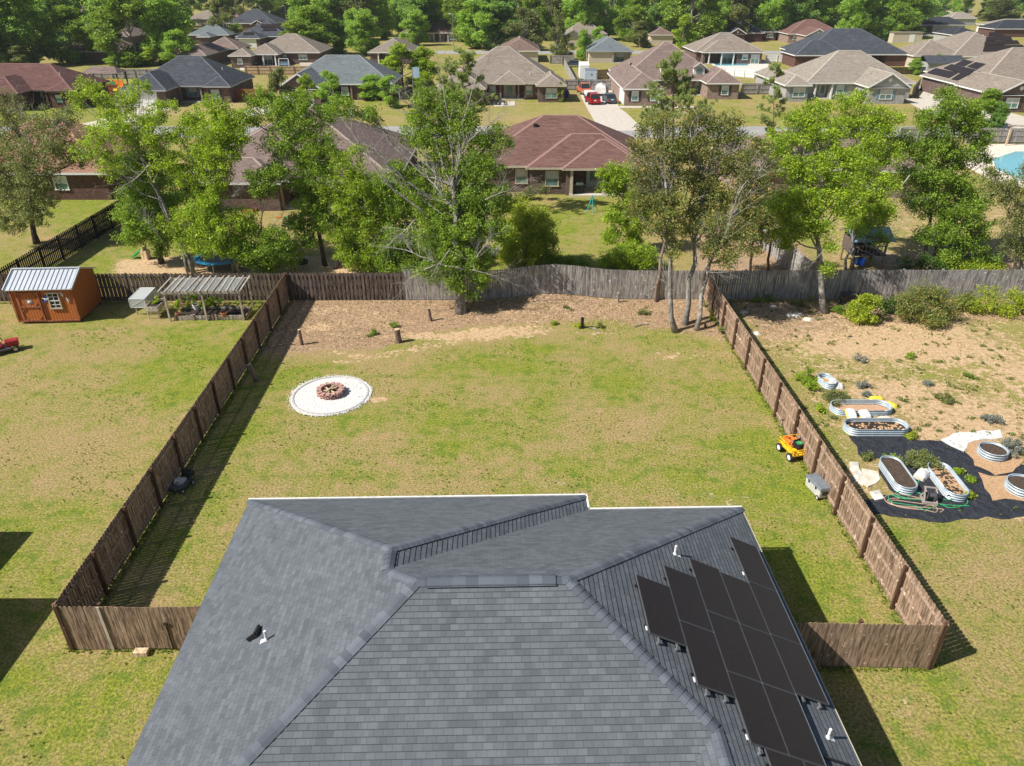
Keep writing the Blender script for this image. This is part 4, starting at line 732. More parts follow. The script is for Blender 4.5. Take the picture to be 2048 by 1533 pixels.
tree('water_oak_tree', 'leafy tree behind the grey fence, left of the great half-dead oak', (815, 545), [(810, 460, 36, 0), (790, 500, 32, -.4, 1.1), (840, 490, 32, -.3, 1.1), (780, 530, 26, -.6, 1.1), (830, 530, 28, -.7, 1.1), (800, 400, 34, .3), (760, 370, 26, .5, .7), (840, 420, 30, .3), (865, 540, 24, -.7, 1.1)], 'leaf_mid', 'bark_grey', .14, 1.05, .15, 42, .2, seed=23)
tree('oak_tree', 'great half-dead oak with grey bare limbs, standing on the bare dirt inside the back fence', (922, 626), [(920, 460, 48, 2), (870, 480, 40, 1.5), (960, 450, 42, 2), (900, 520, 38, .8), (950, 520, 36, 1), (985, 400, 40, 2.5), (930, 400, 44, 2.5), (870, 420, 36, 2.5), (965, 335, 40, 3), (910, 340, 38, 3.5, .8), (860, 540, 26, .2), (840, 370, 34, 3, .7), (790, 350, 28, 3.5, .6), (985, 280, 34, 4, .9), (930, 270, 36, 4, .75), (870, 290, 36, 4, .8), (830, 270, 28, 4.5, .7), (880, 240, 34, 4.5, .9), (840, 230, 26, 5, .7), (930, 230, 28, 4.5, .6), (960, 560, 20, .2), (905, 565, 22, -.2), (1000, 460, 26, 1.5), (945, 590, 10, -.1, 1.2), (890, 200, 26, 5, .7), (690, 215, 26, 4, .6), (740, 235, 24, 4, .5), (850, 200, 24, 5, .6)],
     'leaf_mid', 'bark_grey', .30, 1.05, .15, 44, .25, seed=29, dead=[(915, 430, 870, 370, .13, 1.5), (870, 405, 745, 300, .11, 2.5), (905, 410, 920, 300, .09, 2.5), (920, 340, 885, 170, .07, 3.5), (915, 350, 955, 150, .06, 3.5), (930, 290, 1005, 230, .05, 3), (860, 435, 720, 290, .08, 2), (830, 440, 800, 470, .05, .5), (930, 540, 810, 500, .06, -.3), (940, 560, 985, 470, .05, 0), (870, 530, 815, 560, .04, -.5), (930, 380, 1000, 320, .04, 2), (885, 250, 800, 200, .05, 4), (970, 400, 1020, 380, .035, 1), (900, 500, 860, 560, .03, -.8), (945, 540, 1010, 560, .03, -.5)])
tree('pine_tree', 'tall pine whose needled top rises beside the tan hip roof, upper centre', (915, 330), [(925, 120, 17, 0), (945, 140, 17, 0), (905, 140, 15, 0), (930, 165, 18, 0), (955, 170, 14, 0), (895, 160, 12, 0), (915, 110, 10, 0), (975, 225, 10, 0), (915, 200, 12, 0), (940, 200, 12, 0)], 'leaf_pine', 'bark_brown', .17, .6, .42, 10, .6, seed=31, ypos=62) if 0 else None
tree('bush', 'rounded yellow-green bush against the back of the grey fence, near the mound', (1050, 532), [(1030, 440, 30, 0), (1075, 440, 32, 0, 1.1), (1050, 480, 38, -.2, 1.1), (1090, 480, 28, 0), (1020, 490, 26, -.2), (1070, 515, 26, -.4), (1020, 520, 22, -.4), (1100, 510, 18, 0, .8), (1040, 410, 16, .3, .8)], 'leaf_yellow', 'bark_grey', .09, 1.1, .15, 42, .12, cat='bush', seed=37)
tree('bush', 'low bright green bush behind the grey fence, below the big olive-orange tree', (1265, 538), [(1220, 520, 20, 0), (1255, 505, 24, 0, 1.1), (1290, 510, 22, 0, 1.1), (1240, 530, 18, -.3), (1275, 530, 20, -.3), (1310, 525, 16, 0)], 'leaf_bright', 'bark_grey', .06, 1.2, .14, 42, .12, cat='bush', seed=41)
tree('water_oak_tree', 'bright green tree beside the covered porch of the red-brown roofed house', (1290, 505), [(1240, 350, 28, 0), (1215, 375, 18, 0, .8), (1260, 385, 28, 0), (1235, 430, 26, 0), (1270, 440, 28, 0), (1225, 470, 20, 0), (1265, 480, 22, 0), (1290, 410, 26, 0), (1205, 345, 12, 0, .7)], 'leaf_bright', 'bark_grey', .13, 1.0, .16, 42, .2, seed=43)
orange = [(1352, 665), (1369, 650), (1393, 661)]
tree('laurel_oak_tree', 'slender olive and orange tree on the leftmost of three pale trunks in the dirt corner', orange[0], [(1330, 300, 32, 2.5, .75), (1290, 330, 30, 2.5, .75), (1320, 250, 26, 3, .55), (1350, 350, 32, 2.5, .8), (1300, 390, 32, 2, .8), (1340, 410, 32, 1.5, .8), (1280, 290, 22, 3, .5), (1270, 420, 22, 1.5, .5), (1310, 450, 26, 1, .6), (1350, 460, 24, 1, .6), (1350, 290, 26, 2.5, .7), (1275, 365, 22, 2.5, .6), (1290, 250, 16, 3, .4), (1345, 500, 18, .5, .5)], 'leaf_rust', 'bark_grey', .16, 1.15, .14, 38, .4, seed=47, dead=[(1350, 440, 1330, 330, .05, 1.5), (1350, 420, 1290, 350, .045, 1.5), (1345, 470, 1330, 240, .045, 2), (1352, 590, 1325, 560, .035, -.1)])
tree('laurel_oak_tree', 'tallest olive and orange tree of the corner group, on the middle pale trunk', orange[1], [(1390, 300, 34, 2.5, .8), (1420, 260, 30, 3, .75), (1390, 230, 24, 3.5, .5), (1440, 320, 34, 2.5, .8), (1400, 360, 32, 2, .8), (1430, 390, 30, 1.5, .75), (1470, 280, 28, 3, .7), (1390, 420, 26, 1.5, .7), (1460, 240, 20, 3.5, .5), (1370, 260, 22, 3, .6), (1375, 455, 22, 1, .5), (1440, 440, 22, 1, .6)], 'leaf_rust', 'bark_grey', .17, 1.15, .14, 38, .42, seed=53, dead=[(1365, 450, 1400, 330, .06, 1.5), (1375, 430, 1450, 330, .05, 1.5), (1370, 400, 1380, 260, .045, 2), (1400, 400, 1440, 290, .04, 2)])
tree('laurel_oak_tree', 'olive tree with spreading right-hand limbs on the rightmost pale trunk of the corner group', orange[2], [(1480, 340, 32, 2.5, .8), (1510, 300, 28, 3, .7), (1520, 370, 28, 2, .8), (1480, 400, 30, 2, .8), (1440, 470, 26, 1, .7), (1480, 460, 28, 1, .8), (1420, 500, 22, .5, .6), (1450, 520, 20, .3, .6), (1500, 430, 26, 1.5, .8), (1540, 330, 20, 2.5, .5), (1410, 455, 22, 1, .6), (1470, 505, 18, .5, .6)], 'leaf_rust', 'bark_grey', .14, 1.15, .14, 38, .4, seed=59, dead=[(1410, 540, 1470, 420, .05, .5), (1405, 520, 1520, 350, .06, 1), (1400, 560, 1395, 470, .04, .2), (1412, 545, 1450, 545, .02, 0), (1470, 400, 1510, 340, .05, 1.5)])
b = MB(); p_ = G(1313, 604); rt = thing('bare_tree', 'bare leaning trunk against the grey fence, left of the three pale trunks', 'tree trunk', p_); b.tube(curve((0, 0, -.1), tuple(PY(1333, 470, p_[1] + .6) - Vector(p_)), random.Random(3), 6, .05), [.15, .12, .11, .10, .09, .08, .07], 8); twigs(b, Vector((.2, .1, 4.3)), Vector((.2, 0, 1)), 1.2, .04, random.Random(4), 2); b.build('trunk', 'bark_brown', rt, smooth=True)
for k, (lb, bs_, blobs, sd) in enumerate([('dark small-leaved tree on two thin trunks left of the rear grey side fence', (1500, 548), [(1500, 430, 28, 0, .9), (1480, 470, 24, 0, .8), (1520, 470, 24, 0, .9), (1540, 440, 22, 0, .8), (1510, 500, 18, -.3, .6), (1475, 430, 20, 0, .6)], 61), ('slim dark tree just in front of the rear grey side fence post', (1537, 546), [(1560, 400, 24, 0, .9), (1545, 430, 20, 0, .8), (1570, 450, 22, 0, .9), (1550, 475, 18, 0, .7), (1585, 425, 18, 0, .7)], 67)]):
    tree('water_oak_tree', lb, bs_, blobs, 'leaf_rust' if k == 0 else 'leaf_dark', 'bark_dark', .11, 1, .14, 38, .3, seed=sd)
tree('water_oak_tree', 'large bright green tree rooted among rocks in the garden, trunk crossing the grey fence', (1650, 626), [(1600, 440, 36, 1.5), (1570, 470, 26, 1.5), (1640, 400, 36, 2), (1590, 390, 32, 2.5), (1690, 380, 36, 2), (1560, 420, 24, 2, .9), (1620, 340, 36, 3), (1570, 330, 30, 3, .9), (1670, 320, 36, 3), (1720, 340, 34, 2.5), (1560, 280, 28, 4, .8), (1610, 270, 32, 4), (1660, 260, 32, 4), (1620, 230, 24, 5, .8), (1540, 300, 20, 4, .6), (1640, 455, 22, 1, .8), (1660, 490, 16, .3, .8), (1655, 540, 12, -.2, 1.1), (1700, 420, 26, 1.5), (1585, 240, 20, 4.5, .7)], 'leaf_bright', 'bark_grey', .21, 1.0, .15, 42, .34, seed=71, dead=[(1650, 500, 1620, 535, .03, -.3)])
tree('water_oak_tree', 'bright green tree with twin pale trunks in front of the blue-roofed playhouse', (1705, 542), [(1740, 400, 32, 1), (1770, 370, 28, 1), (1720, 450, 26, .5), (1760, 430, 28, .5), (1700, 320, 28, 2), (1740, 290, 32, 2), (1780, 310, 28, 2), (1700, 250, 26, 3), (1740, 230, 26, 3, .9), (1690, 210, 20, 3.5, .9), (1760, 260, 24, 2.5), (1720, 195, 16, 4, .9), (1780, 240, 20, 3, .8), (1760, 480, 18, 0, .8), (1650, 215, 18, 3.5, .7)], 'leaf_bright', 'bark_grey', .13, 1.0, .15, 42, .28, seed=73, trunks=[(0, 0), (-.45, .1)], dead=[(1720, 500, 1800, 530, .035, -.8), (1730, 480, 1780, 480, .04, -.6), (1740, 480, 1790, 555, .03, -1.0), (1715, 480, 1780, 520, .03, -1.0), (1820, 350, 1785, 420, .05, 0)])
tree('water_oak_tree', 'tall green tree with three dark trunks between the playhouse and the teal toy', (1848, 530), [(1860, 240, 30, 2), (1900, 220, 28, 2), (1930, 250, 28, 2), (1880, 290, 34, 1.5), (1920, 310, 32, 1.5), (1840, 300, 30, 2), (1870, 350, 34, 1), (1910, 370, 30, 1), (1830, 350, 28, 1, .9), (1860, 410, 30, .5), (1895, 420, 28, .5), (1820, 400, 24, .8, .8), (1850, 470, 22, 0, .7), (1930, 390, 26, 1), (1960, 280, 22, 2, .8), (1890, 190, 20, 3, .9), (1950, 220, 20, 2.5, .8), (1800, 280, 20, 2.5, .8), (1885, 460, 20, 0, .8), (1965, 320, 18, 2, .7)], 'leaf_mid', 'bark_dark', .16, 1.0, .15, 42, .3, seed=79, trunks=[(0, 0), (.5, .1), (.85, -.1)])
tree('water_oak_tree', 'grey-green tree right of the three dark trunks, behind the grey fence', (1925, 535), [(1930, 430, 30, 0), (1960, 460, 26, 0), (1900, 470, 26, 0), (1940, 490, 26, -.2), (1960, 410, 22, .3, .8), (1900, 510, 24, -.4, 1.1), (1940, 530, 24, -.6, 1.1), (1975, 520, 20, -.4), (1890, 540, 18, -.7, 1.1)], 'leaf_mid', 'bark_grey', .12, 1.0, .15, 42, .2, seed=83)
tree('oak_tree', 'sparse olive tree at the right edge beside the turquoise pool', (2034, 548), [(2000, 370, 30, 1, .7), (2030, 400, 32, .5, .7), (2060, 360, 34, 1, .7), (1985, 350, 22, 1.5, .6), (2030, 450, 28, 0, .7), (2060, 430, 30, 0, .8), (2020, 490, 22, 0, .7), (2050, 500, 24, -.2, .8), (2070, 330, 24, 1.5, .6)], 'leaf_olive', 'bark_grey', .15, .85, .14, 36, .25, seed=89, trunks=[(0, 0), (.5, .2)])
# pines of the corner
def pine(label, base, top, spread, bare=.45, mat='leaf_pine', seed=1, group=None, ypos=None, n=34, tr=.14):
    rnd = random.Random(seed); bx, by, _ = G(*base) if ypos is None else (xat(base[0], ypos, 0), ypos, 0); root = thing('pine_tree', label, 'tree', (bx, by, 0), 0, group); T = PY(top[0], top[1], by) - Vector((bx, by, 0)); H = T.z; wd = MB(); tr_ = [Vector((T.x * t, 0, H * t - .1)) for t in np.linspace(0, 1, 9)]; wd.tube(tr_, [tr * (1 - .85 * i / 8) for i in range(9)], 7); C = []
    for i in range(n):
        t = bare + (1 - bare) * (i / n) ** .9; st = Vector((T.x * t, 0, H * t)); a = rnd.uniform(0, 6.28); L = spread * (1.05 - t) / (1.05 - bare) * rnd.uniform(.6, 1.1) + .3; e = st + Vector((math.cos(a) * L, math.sin(a) * L, L * .30)); pts = [st, st.lerp(e, .5) + Vector((0, 0, -.1)), e]; wd.tube(pts, [.045, .03, .015], 5, cap=False)
        for q in range(int(5 + L * 4)):
            u = rnd.uniform(.35, 1); c = st.lerp(e, u) + Vector((rnd.uniform(-.3, .3), rnd.uniform(-.3, .3), rnd.uniform(-.1, .3))) * (.4 + L * .4); wd.tube([st.lerp(e, u * .9), c], [.014, .008], 3, cap=False); C.append(tuple(c))
    for _ in range(6): C.append(tuple(T + Vector((rnd.uniform(-.25, .25), rnd.uniform(-.25, .25), rnd.uniform(-.5, .1)))))
    wd.build('trunk', 'bark_brown', root, smooth=True); g_ = np.random.default_rng(seed)
    leaf_mesh('crown', mat, C, [.5] * len(C), 30, .34, root, seed=seed, needle=True, aspect=.13); return root
pine('tall feathery pine rising in front of the two-dormer house', (1345, 410), (1347, 108), 3.6, .50, seed=5, ypos=64, n=40, tr=.17)
pine('pine with drooping needled top beside the tan hip roof, above the half-dead oak', (915, 430), (928, 104), 3.3, .6, seed=9, ypos=63, n=32, tr=.17)
pine('spindly young pine in front of the grey brick house', (1545, 400), (1549, 128), 1.9, .45, seed=13, ypos=70, n=16, tr=.09)
# shrubs of the garden side
def shrub(label, base, rpx, mat, hs=.75, name='shrub', cat='shrub', nper=70, leafs=.075, group=None, seed=None, dens=1.0, cl=.16):
    x, y, _ = G(*base); r = rpx * depth_at(y) / FPX; seed = seed or int(base[0] * 7 + base[1]); rnd = random.Random(seed); root = thing(name, label, cat, (x, y, 0), 0, group); C = []; wd = MB(); k = max(6, int(dens * 16 * (r / .5) ** 2)) if r < 1.5 else int(dens * 110)
    for i in range(k):
        d = Vector((rnd.gauss(0, 1), rnd.gauss(0, 1), abs(rnd.gauss(0, 1)))).normalized() * (rnd.random() ** .4); c = Vector((d.x * r, d.y * r, .06 + d.z * r * 2 * hs)); C.append(tuple(c))
        if i < 14: wd.tube([Vector((0, 0, 0)), c * .5 + Vector((0, 0, .03)), c], [.016, .01, .006], 3, cap=False)
    wd.build('stem', 'bark_brown', root); leaf_mesh('foliage', mat, C, [max(cl, r * .26)] * k, nper, leafs, root, seed=seed); return root
shrub('bright lime green bush in front of the garden fence, beside the wheelbarrow', (1722, 642), 30, 'leaf_yellow', 1.05, 'bush', 'bush', 60, .13, dens=1.3, cl=.3)
tree('bush', 'wide dark shrub with orange tints against the shaded garden fence', (1850, 640), [(1820, 600, 22, 0), (1850, 590, 26, .3), (1880, 600, 24, 0), (1835, 625, 20, -.3), (1870, 630, 22, -.6), (1895, 620, 18, -.2), (1810, 620, 16, -.2), (1865, 645, 16, -1.2, 1.2)], 'leaf_rust', 'bark_dark', .05, 1.1, .12, 42, .1, cat='bush', seed=97)
tree('bush', 'yellow-green bush at the far right end of the garden fence', (1985, 628), [(1978, 585, 14, .5), (1960, 610, 16, 0), (1990, 615, 18, 0), (2030, 600, 20, 0), (2050, 610, 20, -.3), (2010, 630, 18, -.4), (1940, 605, 12, .3)], 'leaf_yellow', 'bark_grey', .05, 1.1, .12, 42, .1, cat='bush', seed=101)
for lb, bs_, r_, mt, hs in [('small leafy green plant at the foot of the garden fence, left end', (1515, 606), 11, 'leaf_bright', .6), ('little bright plant beside the small one at the fence foot', (1537, 602), 9, 'leaf_mid', .6), ('rust-tinted sprig left of the garden oak trunk', (1600, 615), 14, 'leaf_rust', .5), ('low green plant right behind the garden oak trunk', (1622, 597), 8, 'leaf_yellow', .5), ('green weeds just right of the garden oak trunk', (1680, 625), 18, 'leaf_mid', .35),
        ('feathery bright green bush behind the smallest metal planter', (1608, 760), 22, 'leaf_bright', .55), ('feathery bright green bush touching the smallest metal planter', (1618, 776), 20, 'leaf_bright', .5), ('grey-green trailing bush above the upper oval planter', (1668, 800), 28, 'leaf_olive', .3), ('small bright green shrub beside the fence, left of the upper oval planter', (1638, 822), 13, 'leaf_bright', .5),
        ('round blue-grey bush on bare ground near the garden centre', (1721, 722), 11, 'leaf_grey', .6), ('round grey bush at right, above the white ground cloth', (1984, 846), 21, 'leaf_grey', .5), ('large grey-green bush at the right edge beside the round planter', (2022, 905), 26, 'leaf_grey', .5), ('wide olive bush on black fabric above the two leaning oval planters', (1838, 930), 40, 'leaf_olive', .3),
        ('tiny green plant in the bare earth, upper garden', (1818, 716), 9, 'leaf_bright', .5), ('grey wispy plant left of the tiny dark shrub', (1725, 775), 14, 'leaf_grey', .35), ('dark small shrub in mid garden above the yellow bags', (1733, 790), 11, 'leaf_grey', .5), ('tiny grey tuft in the open middle of the garden', (1853, 770), 7, 'leaf_grey', .6), ('pale green weed patch right of the yellow bags', (1890, 803), 20, 'leaf_olive', .2), ('low green weed right of centre in the garden', (1935, 755), 11, 'leaf_mid', .3),
        ('yellow-green plant at the right end of the lower oval planter', (1822, 876), 11, 'leaf_yellow', .6), ('green plant between black fabric and the leaning planters', (1782, 920), 13, 'leaf_mid', .45), ('tuft of weeds on black fabric beside the fence shadow', (1735, 918), 13, 'leaf_olive', .4), ('lime green plant at the foot of the right leaning planter', (1938, 998), 10, 'leaf_yellow', .5), ('small sprout on black fabric near the leaning planters', (1915, 945), 7, 'leaf_bright', .5), ('pine seedling on black fabric, right of the leaning planters', (1940, 962), 7, 'leaf_bright', .5),
        ('weedy green tuft on the bare strip, left of the leaning trunk', (1288, 628), 13, 'leaf_olive', .4), ('yellow-green tuft beside the burnt stump', (1157, 655), 10, 'leaf_yellow', .5), ('orange-green tuft right of the burnt stump', (1200, 656), 8, 'leaf_rust', .5), ('small weed near the sandy patch left of the burnt stump', (1108, 650), 6, 'leaf_yellow', .5), ('leafy weed on the shaded mound', (1135, 622), 10, 'leaf_olive', .5), ('green sprigs behind the thick middle stump', (785, 655), 11, 'leaf_mid', .5), ('weeds left of the thick middle stump', (745, 672), 12, 'leaf_mid', .3), ('weeds at the foot of the right-hand fence near the pale trunks', (1443, 668), 11, 'leaf_olive', .5), ('weeds by the fence corner behind the pale trunks', (1425, 640), 10, 'leaf_yellow', .4), ('small weed against the grey fence foot at the mound edge', (1026, 585), 10, 'leaf_dark', .6)]:
    shrub(lb, bs_, r_, mt, hs)
for lb, bs_, blobs, mt, sd in [('dark undergrowth bush behind the grey fence near the golf cart', (1130, 540), [(1110, 525, 14, 0), (1140, 530, 16, 0), (1165, 528, 12, 0)], 'leaf_mid', 201), ('undergrowth bush behind the grey fence below the playhouse', (1840, 545), [(1810, 530, 12, 0), (1845, 525, 16, 0), (1870, 535, 14, 0)], 'leaf_dark', 203),
        ('low leafy bush below the teal toy at right', (1960, 545), [(1920, 545, 16, 0), (1955, 540, 18, 0), (1990, 540, 14, 0)], 'leaf_yellow', 207), ('leafy young tree in the green side yard between orange and purple roofs', (355, 430), [(350, 360, 22, 0, .8), (340, 400, 18, 0, .8), (365, 390, 18, 0, .8)], 'leaf_mid', 211),
        ('low shaded bush between the lime bush and the wide dark shrub', (1775, 628), [(1765, 612, 13, 0), (1785, 605, 14, 0), (1800, 622, 12, 0)], 'leaf_dark', 221), ('rust-tinted bush right of the wide dark shrub, at the garden fence', (1925, 622), [(1912, 605, 13, 0), (1932, 600, 14, 0), (1945, 618, 12, 0)], 'leaf_rust', 223),
        ('bush by the brick wall left of the covered porch', (1068, 400), [(1060, 385, 12, 0), (1085, 380, 10, 0), (1045, 395, 10, 0)], 'leaf_olive', 213)]:
    tree('bush', lb, bs_, blobs, mt, 'bark_dark', .05, 1.1, .14, 40, .1, cat='bush', seed=sd)
# --- far trees: a few grown shapes, each copy its own size and turn
def proto(name, blobs, H, mat, bk, seed, nl, leafs, sub):
    rnd = random.Random(seed); root = thing(name, 'x', 'tree'); wd = MB(); wd.tube(curve((0, 0, -.2), (rnd.uniform(-.3, .3), 0, H * .7), rnd, 6, .03), [.28, .24, .2, .17, .13, .1, .06], 7); C = []
    for (x, y, z, r) in blobs:
        wd.tube(curve((0, 0, max(1.2, z * .55)), (x, y, z), rnd, 4, .08), [.11, .09, .07, .05, .03], 5, cap=False)
        for _ in range(int(34 * r * r / 2.2)):
            d = Vector((rnd.gauss(0, 1), rnd.gauss(0, 1), rnd.gauss(0, 1))).normalized() * (rnd.random() ** .45) * r; C.append((x + d.x, y + d.y, max(.5, z + d.z * .85)))
    wd.build('trunk', bk, root); leaf_mesh('crown', mat, C, [sub * rnd.uniform(.6, 1.15) for _ in C], nl, leafs, root, seed=seed); return root
def rblobs(rnd, H, W, n, low=.25):
    low *= .35
    out = []
    for i in range(n):
        z = H * (low + (1 - low) * (i + .5) / n); w = W * math.sin(math.pi * min(1, .22 + .72 * (z / H))) ; a = rnd.uniform(0, 6.28); q = rnd.uniform(.3, 1) * w; out.append((math.cos(a) * q, math.sin(a) * q, z, rnd.uniform(1.1, 1.9) * W / 3.6))
    return out
r_ = random.Random(77); protos = []
for i, (mt, H, W, n_, lo) in enumerate([('leaf_far', 12, 3.8, 17, .18), ('leaf_fardark', 12, 3.6, 18, .12), ('leaf_far', 12, 3.2, 15, .15), ('leaf_mid', 12, 4.2, 18, .2), ('leaf_olive', 12, 3.4, 14, .22), ('leaf_bright', 12, 3.4, 15, .15)]):
    protos.append(proto('broadleaf_tree', rblobs(r_, H, W, n_, lo), H, mt, 'bark_grey', 300 + i, 30, .36, .85))
used = set()
def far(label, px, py_base, py_top, kind, w=None, group=None, Y=None):
    """a tree standing where its foot would show, grown until its top reaches py_top"""
    y = Y or G(px, py_base)[1]; x = xat(px, y, 0); H = PY(px, py_top, y).z; s = max(.25, H / 12.6); sx = s if w is None else (w * depth_at(y, H / 2) / FPX) / 8.2; rz = r_.uniform(0, 6.28); p = protos[kind]
    if kind not in used:
        used.add(kind); p.location = (x, y, 0); p.rotation_euler.z = rz; p.scale = (sx, sx, s); p['label'] = label
        if group: p['group'] = group
        return p
    return dup(p, (x, y, 0), rz, label, group, (sx, sx, s))
for q in [('big dark tree filling the top left corner', 20, 135, -25, 1, 110), ('large leafy tree second from the left edge at the top', 75, 132, -30, 0, 110), ('rounded bright tree beside the taupe roof at upper left', 150, 128, 16, 3, 90), ('broad tree behind the top left corner trees', 120, 95, -20, 1, 100), ('greyish low tree in front of the dark top left tree', 45, 140, 92, 4, 60), ('dark tree at the left edge above the maroon roof', -20, 140, 10, 1, 100),
        ('tall mid-green tree between the taupe roof and the slate roofs', 275, 130, -12, 3, 125), ('dark tree right of the tall mid-green one at upper left', 345, 128, -8, 0, 100), ('yellow-green tree at the foot of the dark one beside the grey-brown roof', 362, 134, 58, 2, 70), ('small round tree behind the charcoal roof', 312, 132, 92, 5, 56), ('grey shrubby tree at the foot of the tall mid-green one', 278, 128, 95, 4, 44), ('low bush row left of the small round tree', 235, 135, 112, 2, 50), ('short bushy tree in front of the brown roof', 262, 135, 115, 0, 40), ('small dark evergreen left of the patio house', 408, 122, 100, 1, 14),
        ('little round tree beside the slate solar roof', 475, 66, 48, 5, 28), ('wide leafy tree covering the right end of the patio house', 625, 112, 15, 3, 105), ('tall narrow bright tree with a forked top, upper left of centre', 735, 113, 22, 0, 70), ('dark companion tree behind the wide leafy one', 680, 108, 40, 1, 60), ('slim tree behind the forked-top tree', 710, 100, 15, 2, 50), ('tall tree in front of the brown roofed porch house', 835, 92, 22, 0, 60), ('bright round tree over the right end of the light grey roof', 805, 178, 88, 5, 90), ('bright tree left of the pine, by the blue banner', 850, 176, 95, 5, 80),
        ('dark green tree low between light grey and tan roofs', 745, 200, 150, 0, 60), ('leafy tree in the front yard left of the tan hip roof', 780, 215, 150, 2, 60), ('small tree below the pine in the tan lawn', 850, 215, 160, 3, 44), ('tall dark tree left of the tan hip roof ridge', 962, 98, 0, 0, 95), ('broad dark tree above the tan hip roof', 1000, 97, 5, 1, 100), ('grey-green tree right of the tan hip roof ridge', 1048, 102, 15, 4, 85), ('thin tree left of the trailers', 1112, 120, 20, 4, 40), ('small multi-coloured tree behind the fence left of the trailers', 1135, 120, 68, 4, 34), ('narrow dark green tree behind the trailers', 1165, 122, 60, 0, 30), ('bright small tree right behind the trailers', 1202, 122, 86, 5, 38), ('leafy tree between trailers and patio', 1195, 110, 52, 2, 40),
        ('round olive tree left of the round bright tree', 1280, 95, 42, 4, 66), ('round bright tree before the tan patio roof, top centre', 1365, 98, 30, 5, 60), ('large rusty brown-green tree in the wood at top centre', 1430, 48, -5, 4, 80), ('big round green tree right of the charcoal roof', 1790, 75, -10, 0, 90), ('broad dark tree behind the red roof', 1680, 55, -12, 1, 90), ('round conical evergreen behind the dark rail fence', 1826, 150, 118, 0, 28), ('small dark evergreen near the grey shed roof', 1870, 140, 122, 1, 22), ('golden green tree at top right', 1990, 42, -8, 4, 90), ('wide bright tree beside the long pale roof', 1850, 36, -5, 0, 80), ('small yellow tree by the black roofed house', 1885, 55, 36, 5, 20), ('small evergreen at the corner of the two-dormer house lawn', 1120, 205, 185, 5, 14),
        ('tall thin tree in front of the light grey roof gable', 570, 235, 135, 4, 60), ('bright tree across the white garage door', 665, 232, 140, 2, 60), ('small leafy tree between the two driveways at upper left', 620, 228, 150, 5, 50), ('tree in the right foreground of the side-garage house', 1960, 255, 180, 3, 62), ('dense small tree at right beside the wide driveway', 1990, 262, 205, 1, 44)]:
    far(*q)
GW = 'trees of the dense wood along the top'; k = 0
placed = []
for ring in range(6):
    Yr = 262 + ring * 24
    for i in range(40 + ring * 2):
        px = -60 + (2170) * (i + r_.uniform(.1, .9)) / (40 + ring * 2); y = Yr + r_.uniform(-9, 9); x = xat(px, y, 0)
        # leave the clearings where houses and yards show
        pyb = CY + FPX * ((CAM_H * CP - y * SP) / (y * CP + CAM_H * SP))
        if any(a < px < c and pyb < e_ for a, c, e_ in ((120, 245, 80), (365, 600, 80), (680, 800, 66), (790, 930, 60), (1820, 2100, 110))) and ring < 5: continue
        H = r_.uniform(13, 20); kd = r_.choice((0, 0, 1, 1, 2, 3, 3, 4)); s = H / 12.6; p = protos[kd]; dup(p, (x, y, 0), r_.uniform(0, 6.28), 'leafy tree in the dense wood along the top of the view', GW, (s * r_.uniform(1.05, 1.35), s * r_.uniform(1.05, 1.35), s)); k += 1
print('far wood', k)

# --- ground cover nobody could count: tufts along fences, weeds on the lawn, leaf litter in the bare strip
leaf('leaf_grass', (.07, .12, .012), (.32, .38, .05), .3)
def scatter_line(a, b_, n, wd, g): t = g.random(n); return np.stack([a[0] + (b_[0] - a[0]) * t + g.normal(0, wd, n), a[1] + (b_[1] - a[1]) * t + g.normal(0, wd, n)], 1)
g = np.random.default_rng(5); P = [scatter_line((A_[0] + .12, A_[1]), (B_[0] + .12, B_[1]), 900, .07, g), scatter_line((A_[0] - .1, A_[1]), (B_[0] - .1, B_[1]), 900, .07, g), scatter_line((C_[0] - .12, C_[1]), (D_[0] - .12, D_[1]), 900, .07, g), scatter_line((C_[0] + .12, C_[1]), (D_[0] + .12, D_[1]), 900, .07, g), scatter_line(A_, g1, 250, .08, g), scatter_line((7.8, C_[1]), C_, 250, .08, g), scatter_line(G(-60, 608), G(560, 606), 700, .1, g), scatter_line(G(1420, 604), G(2080, 602), 700, .15, g)]
n_ = 9000; Q = np.stack([g.uniform(-26, 26, n_), g.uniform(11, 44, n_)], 1); cl = np.sin(Q[:, 0] * 1.3 + 2 * np.sin(Q[:, 1] * .7)) + np.sin(Q[:, 1] * 1.1 + Q[:, 0] * .4); Q = Q[(cl > .2) & ~((Q[:, 0] > -9.5) & (Q[:, 0] < 8.6) & (Q[:, 1] < 21))]; P.append(Q); P = np.concatenate(P); P = P[(P[:, 1] < 44.3)]
o = leaf_mesh('grass_tufts', 'leaf_grass', np.stack([P[:, 0], P[:, 1], np.full(len(P), .03)], 1), np.full(len(P), .09), 8, .085, None, seed=3, needle=True, aspect=.28); o['kind'] = 'stuff'
nn = N('litter'); r_ = nn.attr('rnd'); cc = nn.mix(nn.ramp(r_, 0, .5), (.15, .085, .045), (.48, .30, .16)); cc = nn.mix(nn.ramp(r_, .5, 1), cc, (.68, .50, .36)); M['litter'] = nn.out(cc, .9)
def in_poly(P, pts): return pmask(P[:, 0], P[:, 1], wpoly(pts), .01) > .5
n_ = 34000; Q = np.stack([g.uniform(-15, 32, n_), g.uniform(34, 44.8, n_)], 1); k_ = in_poly(Q, [(575, 603), (1405, 600), (1445, 675), (1340, 668), (1220, 650), (1080, 650), (960, 650), (850, 665), (760, 695), (640, 700), (520, 705)]) | (in_poly(Q, [(1440, 602), (2120, 602), (2120, 640), (1960, 650), (1800, 670), (1640, 700), (1530, 700)]) & (g.random(n_) < .45)); Q = Q[k_]; z = zg(Q[:, 0], Q[:, 1]) + .02
